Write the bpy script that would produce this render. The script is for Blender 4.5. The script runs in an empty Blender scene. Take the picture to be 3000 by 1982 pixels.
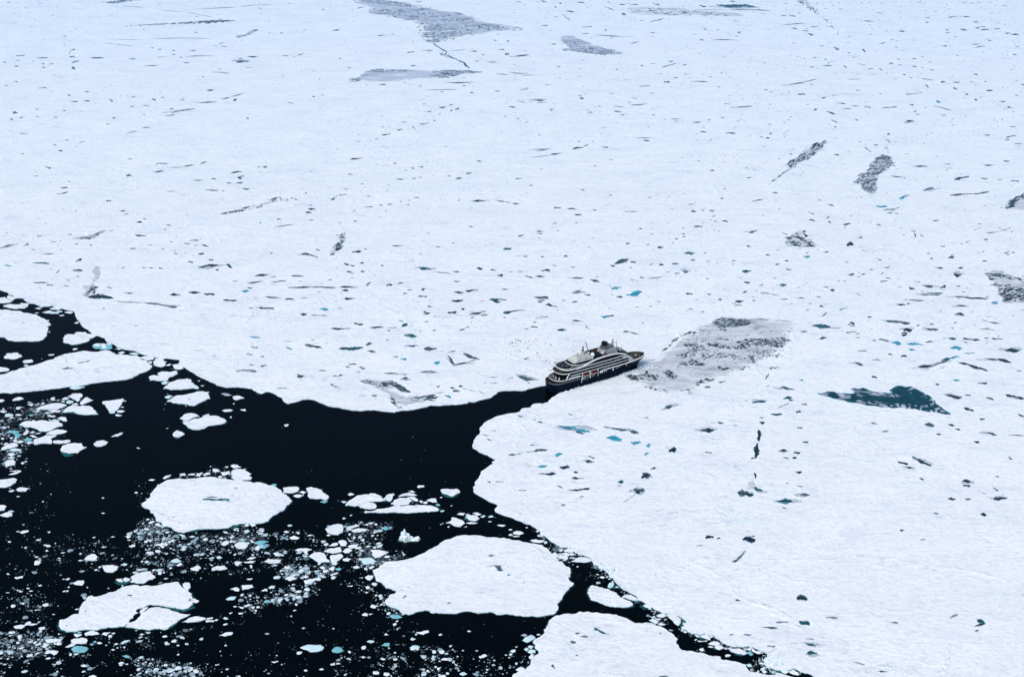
import bpy, bmesh, math, random
from math import radians as R, sin, cos, tan, pi, hypot, atan2, sqrt
from mathutils import Vector, Matrix, noise as mnoise
from mathutils.geometry import delaunay_2d_cdt, tessellate_polygon
rnd = random.Random(7)
sc = bpy.context.scene
COL = sc.collection

# ------------------------------------------------------------ camera
CAM_H, PITCH, LENS = 779.0, R(23.3), 50.0
cam_d = bpy.data.cameras.new('camera'); cam_d.lens = LENS; cam_d.sensor_width = 36.0
cam_d.clip_start = 5.0; cam_d.clip_end = 60000.0
cam = bpy.data.objects.new('camera', cam_d); COL.objects.link(cam)
cam.location = (0, 0, CAM_H); cam.rotation_euler = (pi / 2 - PITCH, 0, 0)
sc.camera = cam

# ------------------------------------------------------------ sky, sun, exposure
SUN_EL, SUN_AZ = R(50), R(-138)          # azimuth measured from the view direction, negative = to the west of it
w = bpy.data.worlds.new('World'); sc.world = w; w.use_nodes = True
nt = w.node_tree; bg = nt.nodes['Background']
sky = nt.nodes.new('ShaderNodeTexSky'); sky.sky_type = 'NISHITA'; sky.sun_disc = False
sky.sun_elevation = SUN_EL; sky.sun_rotation = SUN_AZ
sky.altitude = 300; sky.air_density = 1.0; sky.dust_density = 4.0; sky.ozone_density = 1.0
nt.links.new(sky.outputs[0], bg.inputs[0]); bg.inputs[1].default_value = 0.115
sd = bpy.data.lights.new('sun', 'SUN'); sd.energy = 1.35; sd.angle = R(38); sd.color = (1.0, 0.93, 0.80)
so = bpy.data.objects.new('sun', sd); COL.objects.link(so)
sv = Vector((sin(SUN_AZ) * cos(SUN_EL), cos(SUN_AZ) * cos(SUN_EL), sin(SUN_EL)))
so.rotation_euler = sv.to_track_quat('Z', 'Y').to_euler(); so.location = (-300, -300, 900)
sc.view_settings.view_transform = 'Standard'; sc.view_settings.look = 'None'
sc.view_settings.exposure = EXPOSURE = 0.46
sc.view_settings.gamma = 1.0
sc.cycles.max_bounces = 8; sc.cycles.volume_bounces = 0; sc.cycles.transparent_max_bounces = 12

# ------------------------------------------------------------ helpers
FPX = LENS / 36.0 * 3000.0
_up = Vector((0, sin(PITCH), cos(PITCH))); _fw = Vector((0, cos(PITCH), -sin(PITCH)))
def G(px, py, z=0.0):
    """The point of the level z that the survey picture (3000 x 1982) shows at px, py."""
    d = Vector(((px - 1500) / FPX, 0, 0)) + _up * ((991 - py) / FPX) + _fw
    return d * ((z - CAM_H) / d.z) + Vector((0, 0, CAM_H))

def tag(o, label=None, cat=None, group=None, kind=None):
    if label: o['label'] = label
    if cat: o['category'] = cat
    if group: o['group'] = group
    if kind: o['kind'] = kind
    return o
def mk(name, verts, faces, mat, parent=None, loc=None, attr=None, smooth=False):
    me = bpy.data.meshes.new(name); me.from_pydata([tuple(v) for v in verts], [], faces)
    for m_ in (mat if isinstance(mat, (list, tuple)) else [mat]): me.materials.append(m_)
    if attr:
        for k, vals in attr.items():
            if hasattr(vals[0], '__len__'):
                a = me.color_attributes.new(k, 'FLOAT_COLOR', 'POINT')
                for i, v in enumerate(vals): a.data[i].color = (v[0], v[1], v[2], 1)
            else:
                a = me.attributes.new(k, 'FLOAT', 'POINT')
                a.data.foreach_set('value', vals)
    if smooth: me.polygons.foreach_set('use_smooth', [True] * len(me.polygons))
    me.update()
    o = bpy.data.objects.new(name, me); COL.objects.link(o)
    if parent: o.parent = parent
    if loc is not None: o.location = loc
    return o
def pts(s):
    return [tuple(float(v) for v in p.split(',')) for p in s.split()]
def rough(poly, amp, minlen, r, levels=5):
    """Fractal edge: midpoints pushed sideways, until the pieces are short."""
    for _ in range(levels):
        out = []; split = False
        for i, a in enumerate(poly):
            b = poly[(i + 1) % len(poly)]; out.append(a)
            dx, dy = b[0] - a[0], b[1] - a[1]; L = hypot(dx, dy)
            if L > minlen:
                k = r.gauss(0, amp); k = max(-2 * amp, min(2 * amp, k)); t = r.uniform(.38, .62)
                out.append((a[0] + dx * t - dy * k, a[1] + dy * t + dx * k)); split = True
        poly = out
        if not split: break
    return poly
def area(poly):
    return .5 * sum(a[0] * b[1] - b[0] * a[1] for a, b in zip(poly, poly[1:] + poly[:1]))
def centroid(poly):
    n = len(poly); return (sum(p[0] for p in poly) / n, sum(p[1] for p in poly) / n)
def inside(p, poly):
    x, y = p; c = False; j = len(poly) - 1
    for i in range(len(poly)):
        xi, yi = poly[i]; xj, yj = poly[j]
        if (yi > y) != (yj > y) and x < (xj - xi) * (y - yi) / (yj - yi) + xi: c = not c
        j = i
    return c
def dist_edge(p, poly):
    best = 1e9; x, y = p
    for (ax, ay), (bx, by) in zip(poly, poly[1:] + poly[:1]):
        dx, dy = bx - ax, by - ay; L = dx * dx + dy * dy
        t = 0 if L == 0 else max(0, min(1, ((x - ax) * dx + (y - ay) * dy) / L))
        best = min(best, (x - ax - t * dx) ** 2 + (y - ay - t * dy) ** 2)
    return sqrt(best)

# ------------------------------------------------------------ materials
def newmat(name):
    m = bpy.data.materials.new(name); m.use_nodes = True
    n = m.node_tree.nodes; n.clear()
    out = n.new('ShaderNodeOutputMaterial'); b = n.new('ShaderNodeBsdfPrincipled')
    m.node_tree.links.new(b.outputs[0], out.inputs[0])
    return m, m.node_tree, b, out
def N(nt, typ, ins=None, **kw):
    nd = nt.nodes.new('ShaderNode' + typ)
    for k, v in kw.items(): setattr(nd, k, v)
    for k, v in (ins or {}).items():
        if isinstance(v, bpy.types.NodeSocket): nt.links.new(v, nd.inputs[k])
        else: nd.inputs[k].default_value = v
    return nd
def M(nt, op, a, b=None, clamp=False):
    nd = nt.nodes.new('ShaderNodeMath'); nd.operation = op; nd.use_clamp = clamp
    for i, v in enumerate((a, b)):
        if v is None: continue
        if isinstance(v, bpy.types.NodeSocket): nt.links.new(v, nd.inputs[i])
        else: nd.inputs[i].default_value = v
    return nd.outputs[0]
def mixc(nt, f, a, b):
    nd = nt.nodes.new('ShaderNodeMix'); nd.data_type = 'RGBA'
    for i, v in ((0, f), (6, a), (7, b)):
        if isinstance(v, bpy.types.NodeSocket): nt.links.new(v, nd.inputs[i])
        else: nd.inputs[i].default_value = (v if not hasattr(v, '__len__') else (*v, 1)[:4])
    return nd.outputs[2]
def ss(nt, v, lo, hi):
    nd = nt.nodes.new('ShaderNodeMapRange'); nd.interpolation_type = 'SMOOTHSTEP'
    nt.links.new(v, nd.inputs[0]); nd.inputs[1].default_value = lo; nd.inputs[2].default_value = hi
    return nd.outputs[0]
def wpos(nt, scale, rot=0.0):
    g = nt.nodes.new('ShaderNodeNewGeometry')
    mp = nt.nodes.new('ShaderNodeMapping'); mp.inputs['Scale'].default_value = scale
    mp.inputs['Rotation'].default_value = (0, 0, rot)
    nt.links.new(g.outputs['Position'], mp.inputs[0]); return mp.outputs[0]
def noise(nt, vec, scale, detail=4, rough_=.55, dist=0.0):
    return N(nt, 'TexNoise', {'Vector': vec, 'Scale': scale, 'Detail': detail, 'Roughness': rough_, 'Distortion': dist}).outputs[0]
def simple(name, col, rgh=.5, metal=0.0, spec=.5, var=0.0, vs=1.0):
    m, nt, b, _ = newmat(name)
    b.inputs['Roughness'].default_value = rgh; b.inputs['Metallic'].default_value = metal
    b.inputs['Specular IOR Level'].default_value = spec
    if var:
        f = noise(nt, N(nt, 'TexCoord').outputs['Object'], vs, 3)
        c = mixc(nt, f, tuple(x * (1 - var) for x in col), tuple(min(1, x * (1 + var)) for x in col))
        nt.links.new(c, b.inputs['Base Color'])
    else: b.inputs['Base Color'].default_value = (*col, 1)
    return m

SNOW = (0.84, 0.855, 0.90)
def snow_color(nt):
    p = wpos(nt, (1, 1, 1)); st = wpos(nt, (.55, 1.15, 1), R(-18)); s2 = wpos(nt, (.7, 1.0, 1), R(28))
    big = noise(nt, p, .010, 5, .62); streak = noise(nt, st, .045, 6, .68); fine = noise(nt, s2, .20, 6, .72); mid = noise(nt, st, .018, 5, .7, .6)
    c = mixc(nt, ss(nt, big, .35, .68), (0.87, 0.87, 0.87), (0.93, 0.92, 0.905))
    c = mixc(nt, M(nt, 'MULTIPLY', ss(nt, mid, .50, .74), .8), c, (0.78, 0.79, 0.835))
    c = mixc(nt, M(nt, 'MULTIPLY', ss(nt, streak, .50, .72), .75), c, (0.74, 0.765, 0.82))
    pit = noise(nt, p, .34, 4, .75)
    c = mixc(nt, M(nt, 'MULTIPLY', ss(nt, fine, .46, .66), .65), c, (0.72, 0.745, 0.80))
    c = mixc(nt, M(nt, 'MULTIPLY', ss(nt, pit, .53, .66), .5), c, (0.64, 0.67, 0.74))
    c = mixc(nt, M(nt, 'MULTIPLY', ss(nt, M(nt, 'SUBTRACT', 1.0, pit), .54, .66), .6), c, (0.93, 0.94, 0.95))
    # wet, greyish smudges and faint blue patches of bare ice
    wet = M(nt, 'MULTIPLY', ss(nt, noise(nt, st, .018, 3, .5), .50, .66), ss(nt, noise(nt, st, .12, 5, .7), .55, .68))
    c = mixc(nt, M(nt, 'MULTIPLY', wet, .85), c, (0.46, 0.48, 0.57))
    blue = M(nt, 'MULTIPLY', ss(nt, noise(nt, wpos(nt, (.5, 1, 1)), .02, 4, .6, .5), .62, .74), ss(nt, fine, .42, .6))
    c = mixc(nt, M(nt, 'MULTIPLY', blue, .45), c, (0.46, 0.72, 0.84))
    # pressure ridges: thin lines where old plates were pushed together
    sc_ = N(nt, 'VectorMath', {0: N(nt, 'TexNoise', {'Vector': p, 'Scale': .012, 'Detail': 4.0}).outputs['Color']}, operation='SCALE'); sc_.inputs['Scale'].default_value = 90
    wv_ = N(nt, 'VectorMath', {0: p, 1: sc_.outputs[0]}, operation='ADD')
    vo = N(nt, 'TexVoronoi', {'Vector': wv_.outputs[0], 'Scale': .0042}, feature='DISTANCE_TO_EDGE').outputs['Distance']
    ln = M(nt, 'MULTIPLY', M(nt, 'SUBTRACT', 1.0, ss(nt, vo, .004, .022)), ss(nt, big, .42, .56))
    ridge = M(nt, 'MULTIPLY', ln, ss(nt, noise(nt, p, .16, 4, .7), .40, .60))
    c = mixc(nt, M(nt, 'MULTIPLY', ln, .8), c, (0.90, 0.92, 0.95))
    c = mixc(nt, M(nt, 'MULTIPLY', M(nt, 'MULTIPLY', ridge, ss(nt, fine, .50, .62)), .35), c, (0.48, 0.53, 0.61))  # grey shadow side of the ridges, painted into the snow colour
    return c, fine, M(nt, 'ADD', streak, M(nt, 'MULTIPLY', ridge, .35))
m_snow, nt, b, _ = newmat('snow'); c, f1, f2 = snow_color(nt)
nt.links.new(c, b.inputs['Base Color']); b.inputs['Roughness'].default_value = .9; b.inputs['Specular IOR Level'].default_value = .1
h = M(nt, 'ADD', M(nt, 'MULTIPLY', f1, .5), f2)
bp = N(nt, 'Bump', {'Strength': .8, 'Distance': 2.4, 'Height': h}); nt.links.new(bp.outputs[0], b.inputs['Normal'])

m_ice, nt, b, _ = newmat('ice')                       # brash and floes: tint carried by the mesh
a = N(nt, 'Attribute', attribute_name='tint').outputs['Color']
f = noise(nt, wpos(nt, (1, 1, 1)), .9, 4, .6)
c = mixc(nt, M(nt, 'MULTIPLY', ss(nt, f, .5, .75), .22), a, (0.50, 0.66, 0.72))
nt.links.new(c, b.inputs['Base Color']); b.inputs['Roughness'].default_value = .6; b.inputs['Specular IOR Level'].default_value = .25
bp = N(nt, 'Bump', {'Strength': .4, 'Distance': .4, 'Height': f}); nt.links.new(bp.outputs[0], b.inputs['Normal'])

m_water, nt, b, _ = newmat('sea_water')
p = wpos(nt, (1, 1, 1)); n1 = noise(nt, p, .008, 4, .55)
c = mixc(nt, ss(nt, n1, .35, .7), (0.0004, 0.0014, 0.0020), (0.0006, 0.0020, 0.0028))
nt.links.new(c, b.inputs['Base Color']); b.inputs['Roughness'].default_value = .10
b.inputs['IOR'].default_value = 1.33; b.inputs['Specular IOR Level'].default_value = .055
bp = N(nt, 'Bump', {'Strength': .12, 'Distance': .25, 'Height': noise(nt, p, .5, 5, .6)}); nt.links.new(bp.outputs[0], b.inputs['Normal'])

def pond_mat(name, deep, rim, edge=.28, soft=.55, ns=.35, streak=1.0):
    m, nt, b, out = newmat(name)
    d = N(nt, 'Attribute', attribute_name='depth').outputs['Fac']
    p = wpos(nt, (.6, 1.2 * streak, 1), R(-10)); n1 = noise(nt, p, ns, 5, .65); n2 = noise(nt, p, ns * .28, 3, .5)
    v = M(nt, 'ADD', M(nt, 'MULTIPLY', d, 1.35), M(nt, 'MULTIPLY', M(nt, 'SUBTRACT', n1, .5), 2.3))
    col = mixc(nt, ss(nt, M(nt, 'ADD', v, M(nt, 'SUBTRACT', n2, .5)), .35, 1.0), rim, deep)
    nt.links.new(col, b.inputs['Base Color']); b.inputs['Roughness'].default_value = .25; b.inputs['Specular IOR Level'].default_value = .12
    al = ss(nt, v, edge - soft * .5, edge + soft * .5)
    tr = N(nt, 'BsdfTransparent'); mx = N(nt, 'MixShader', {0: al, 1: tr.outputs[0], 2: b.outputs[0]})
    nt.links.new(mx.outputs[0], out.inputs[0]); return m
m_pond = {'d': pond_mat('meltwater_dark', (0.009, 0.028, 0.044), (0.10, 0.17, 0.20)),
          't': pond_mat('meltwater_teal', (0.010, 0.075, 0.090), (0.12, 0.30, 0.34)),
          'c': pond_mat('meltwater_turquoise', (0.020, 0.27, 0.38), (0.16, 0.48, 0.56)),
          'g': pond_mat('slush_grey', (0.20, 0.24, 0.30), (0.48, 0.50, 0.56), .45, .6, .5),
          'h': pond_mat('slush_halo', (0.50, 0.53, 0.60), (0.66, 0.68, 0.73), .80, 1.0, .6),
          's': pond_mat('meltwater_slate', (0.045, 0.085, 0.11), (0.22, 0.30, 0.34), .34, .4)}
m_ledge = pond_mat('submerged_ice', (0.012, 0.105, 0.108), (0.008, 0.05, 0.055), .22, .45, .25)

def rotten_mat(name, light, dark, thr, cover, sx=.35, sy=1.0, rot=0.0, ns=.16, film=.0):
    """Refrozen or rotten ice: grey slush with dark leads between broken plates, thin enough to let the snow colour through in places."""
    m, nt, b, out = newmat(name)
    d = N(nt, 'Attribute', attribute_name='depth').outputs['Fac']
    p = wpos(nt, (sx, sy, 1), rot)
    n1 = noise(nt, p, ns, 6, .72, .8); n2 = noise(nt, wpos(nt, (.5, 1.1, 1), rot * .5), ns * .13, 4, .6, .7); n3 = noise(nt, p, ns * .35, 5, .65)
    cl = ss(nt, n2, cover - .07, cover + .10)
    dk = M(nt, 'MULTIPLY', ss(nt, M(nt, 'ADD', n1, M(nt, 'MULTIPLY', M(nt, 'SUBTRACT', n2, .5), .35)), thr, thr + .07), cl)
    rim = M(nt, 'MULTIPLY', M(nt, 'SUBTRACT', 1.0, ss(nt, d, .10, .38)), ss(nt, n3, .54, .64))
    dk = M(nt, 'MULTIPLY', M(nt, 'MAXIMUM', dk, M(nt, 'MULTIPLY', rim, ss(nt, n1, .42, .5))), ss(nt, d, .03, .18))
    base = mixc(nt, ss(nt, n3, .32, .68), tuple(min(.88, x * 1.22) for x in light), tuple(x * .84 for x in light))
    gr = noise(nt, p, ns * 2.6, 3, .7); base = mixc(nt, M(nt, 'MULTIPLY', ss(nt, gr, .54, .66), .55), base, tuple(x * .45 for x in light))
    c = mixc(nt, dk, base, dark)
    nt.links.new(c, b.inputs['Base Color']); b.inputs['Roughness'].default_value = .6; b.inputs['Specular IOR Level'].default_value = .1
    v = M(nt, 'ADD', M(nt, 'MULTIPLY', d, 1.1), M(nt, 'ADD', M(nt, 'MULTIPLY', M(nt, 'SUBTRACT', n3, .5), 2.6), M(nt, 'MULTIPLY', M(nt, 'SUBTRACT', n2, .5), 1.4)))
    al = M(nt, 'MAXIMUM', M(nt, 'MULTIPLY', ss(nt, v, .0 + film, 1.0 + film), .55), dk)
    tr = N(nt, 'BsdfTransparent'); mx = N(nt, 'MixShader', {0: al, 1: tr.outputs[0], 2: b.outputs[0]})
    nt.links.new(mx.outputs[0], out.inputs[0]); return m
m_rot = {'A': rotten_mat('broken_grey_ice', (0.66, 0.675, 0.71), (0.18, 0.20, 0.23), .56, .50, .42, 1.2, R(-14), .17),
         'B': rotten_mat('dark_refrozen_ice', (0.56, 0.61, 0.70), (0.16, 0.20, 0.27), .53, .46, .45, .9, 0, .11),
         'C': rotten_mat('pale_refrozen_ice', (0.62, 0.64, 0.70), (0.15, 0.18, 0.22), .57, .53, .5, 1.1, R(15), .16, .1),
         'E': rotten_mat('faint_thin_ice', (0.66, 0.68, 0.74), (0.30, 0.33, 0.39), .58, .54, .4, 1.1, 0, .10, .45),
         'D': rotten_mat('streaked_dark_ice', (0.52, 0.56, 0.62), (0.10, 0.12, 0.15), .50, .46, .35, 1.2, R(-18), .18)}
# ------------------------------------------------------------ survey: coast of the pack ice, floes, ponds (tile origin and scale, then tile coordinates)
def tl(t, p): return (t[0] + p[0] / t[2], t[1] + p[1] / t[2])
TA = (0, 840, 4.612); TD = (0, 1120, 4.612); TE = (400, 1050, 4.612); TF = (800, 1050, 4.612); TS = (1200, 1100, 4.612)
TH = (1200, 1340, 4.612); TI = (1600, 1550, 4.612); TJ = (1900, 1642, 4.612); TK = (0, 1450, 4.612); TL = (0, 1642, 4.612)
TM = (400, 1340, 4.612); TN = (400, 1642, 4.612); TO = (800, 1340, 4.612); TP = (800, 1642, 4.612); TQ = (1200, 1642, 4.612)
TZ = (1560, 950, 6.533); TR = (1500, 1140, 4.612); TB = (1830, 900, 4.565); TMB = (2360, 1100, 5.161)
U1 = (0, 0, 2.374); U2 = (1000, 0, 2.374); U3 = (2000, 0, 2.374); U4 = (0, 380, 2.374); U5 = (1000, 380, 2.374); U6 = (2000, 380, 2.374)
V1 = (2000, 900, 2.374); V2 = (2000, 1380, 2.374); V5 = (600, 800, 2.374)
NORTH = [(TA, '-700,-420 -300,-120 0,40 60,62 150,105 240,148 265,150 325,150 322,170 345,190 390,210 400,222 520,245 570,255 650,262 770,235 700,262 760,275 850,292 900,305 985,320 1010,350 1030,400 1040,430 1085,480 1110,530 1180,570 1215,600 1240,630 1290,655 1350,665 1415,690 1440,735 1500,760 1560,785 1640,825 1700,845 1800,855 1850,880 1960,915 2080,945 2200,965'),
 (TE, '461,0 570,10 585,40 560,60 620,95 680,140 720,165 780,195 840,235 920,270 1000,310 1060,335 1140,370 1230,388 1320,382 1420,385 1500,395 1545,402 1680,410 1740,445 1820,455 1870,475 1900,500 1960,520 1975,550 2010,585 2055,605 2120,590 2200,570 2250,550'),
 (TF, '461,545 540,552 600,575 680,605 760,640 830,652 920,665 1000,680 1080,697 1150,700 1220,700 1280,692 1360,688 1430,698 1540,712 1640,725 1690,708 1780,695 1870,688 1960,672 2040,655 2120,628 2190,630'),
 (TS, '461,394 540,392 640,388 720,378 780,370 800,350 880,355 940,330 1030,310 1110,290 1130,268 1180,240 1185,218 1250,205 1340,200 1480,200 1570,195 1610,175 1720,150 1780,135 1830,132')]
SOUTH = [(TZ, '1990,860 1850,895 1730,935 1550,985 1400,1030 1240,1090 1080,1130 900,1190 760,1240 680,1270 590,1290'),
 (TS, '2000,245 1930,290 1880,330 1875,355 1800,380 1750,372 1680,378 1650,400 1635,428 1525,438 1500,465 1470,490 1390,505 1310,515 1200,540 1130,570 1060,605 1000,640 990,660 945,715 940,790 895,830 865,870 850,930 855,970 930,1020 1000,1055 1090,1095 1170,1132 1110,1165 1140,1180 1080,1210 1030,1250 975,1285 960,1300 955,1340 925,1390 880,1440 885,1470 858,1500'),
 (TH, '862,455 900,485 960,520 1040,565 1110,600 1180,630 1190,650 1150,690 1150,710 1210,750 1290,780 1380,805 1440,835 1540,875 1620,895 1690,935 1760,985 1765,1030 1840,1060 1880,1100 1950,1145 2030,1195'),
 (TI, '185,232 290,240 350,250 380,290 430,320 500,340 560,365 610,390 620,420 640,470 690,480 720,510 800,545 820,575 860,610 900,650 920,690 960,730 1010,780 1060,815 1130,850 1220,895 1250,950 1330,985 1420,1030 1480,1080 1570,1115 1640,1130 1700,1140 1790,1165 1860,1210 1895,1250 1860,1290 1850,1330 1900,1355 1960,1395 2050,1405 2150,1400 2200,1415'),
 (TJ, '880,1000 900,1030 960,1060 1000,1100 1060,1130 1140,1155 1250,1155 1370,1145 1440,1175 1520,1210 1600,1245 1590,1300 1560,1360 1590,1430 1660,1440 1720,1470 1900,1470 1960,1450 2050,1490 2150,1510 2300,1590 2500,1700 2700,1900')]
EDGEFLOE = [(TQ, '1150,1900 1300,1650 1385,1568 1390,1540 1440,1520 1550,1480 1600,1430 1640,1370 1660,1330 1740,1260 1740,1220 1690,1170 1665,1100 1720,1050 1790,1005 1830,960 1850,890 1880,820 1930,770 2020,740 2140,715'),
 (TI, '461,1108 560,1112 700,1125 830,1140 900,1155 1000,1175 1080,1200 1150,1240 1210,1270 1290,1270 1340,1260 1440,1270 1540,1305 1600,1340 1660,1385 1730,1430 1780,1480'),
 (TJ, '406,1143 430,1190 500,1215 620,1230 740,1250 850,1285 970,1295 980,1335 1100,1350 1200,1370 1310,1400 1330,1450 1360,1490 1450,1515 1580,1535 1700,1540 1800,1530 1950,1568 2100,1660 2150,1900')]
NEARFLOE = [(TP, '1345,125 1365,190 1390,270 1470,295 1510,340 1520,368 1600,380 1660,405 1655,440 1590,455 1560,500 1515,550 1530,590 1600,625 1690,655 1720,690 1780,715 1880,718 1960,685 2060,665 2150,680 2250,705'),
 (TQ, '461,708 640,712 720,685 780,678 850,690 1000,700 1150,705 1300,715 1450,738 1600,750 1720,755 1800,745 1900,725 1980,700 2008,660 1995,600 2060,520 2080,460 2130,400 2160,360 2215,320 2218,300 2180,285 2140,235 2160,190 2180,150 2170,105'),
 (TH, '2060,1445 2010,1400 1980,1340 1920,1300 1870,1240 1800,1185 1700,1165 1600,1150 1480,1120 1300,1095 1150,1078 980,1062 840,1050 760,1045 700,1050 600,1075 500,1110 420,1150 330,1210 250,1255 150,1310 0,1360')]
LEAF_UP = [(TL, '795,880 800,805 860,795 920,770 1060,720 1075,660 1090,620 1130,560 1170,510 1200,480 1240,470 1300,490 1400,460 1530,425 1590,390 1640,360 1740,340 1830,328 1960,335 2100,340 2180,320'),
 (TN, '461,298 560,285 600,340 660,390 700,420 745,445 750,500 760,590 700,640 640,655 480,630 330,605 200,590'),
 (TL, '1980,605 1930,640 1840,665 1835,690 1870,700 1800,770 1740,820 1730,850 1690,880 1560,895 1400,910 1200,930 1100,935 900,958 840,930')]
LEAF_LOW = [(TL, '1695,890 1740,838 1800,822 1890,752 1900,712 1980,672 2050,632 2100,624 2200,642'),
 (TN, '461,665 480,677 560,692 730,720 660,760 560,810 520,845 440,895 380,930 250,915 175,935 80,915 -30,905')]
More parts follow.
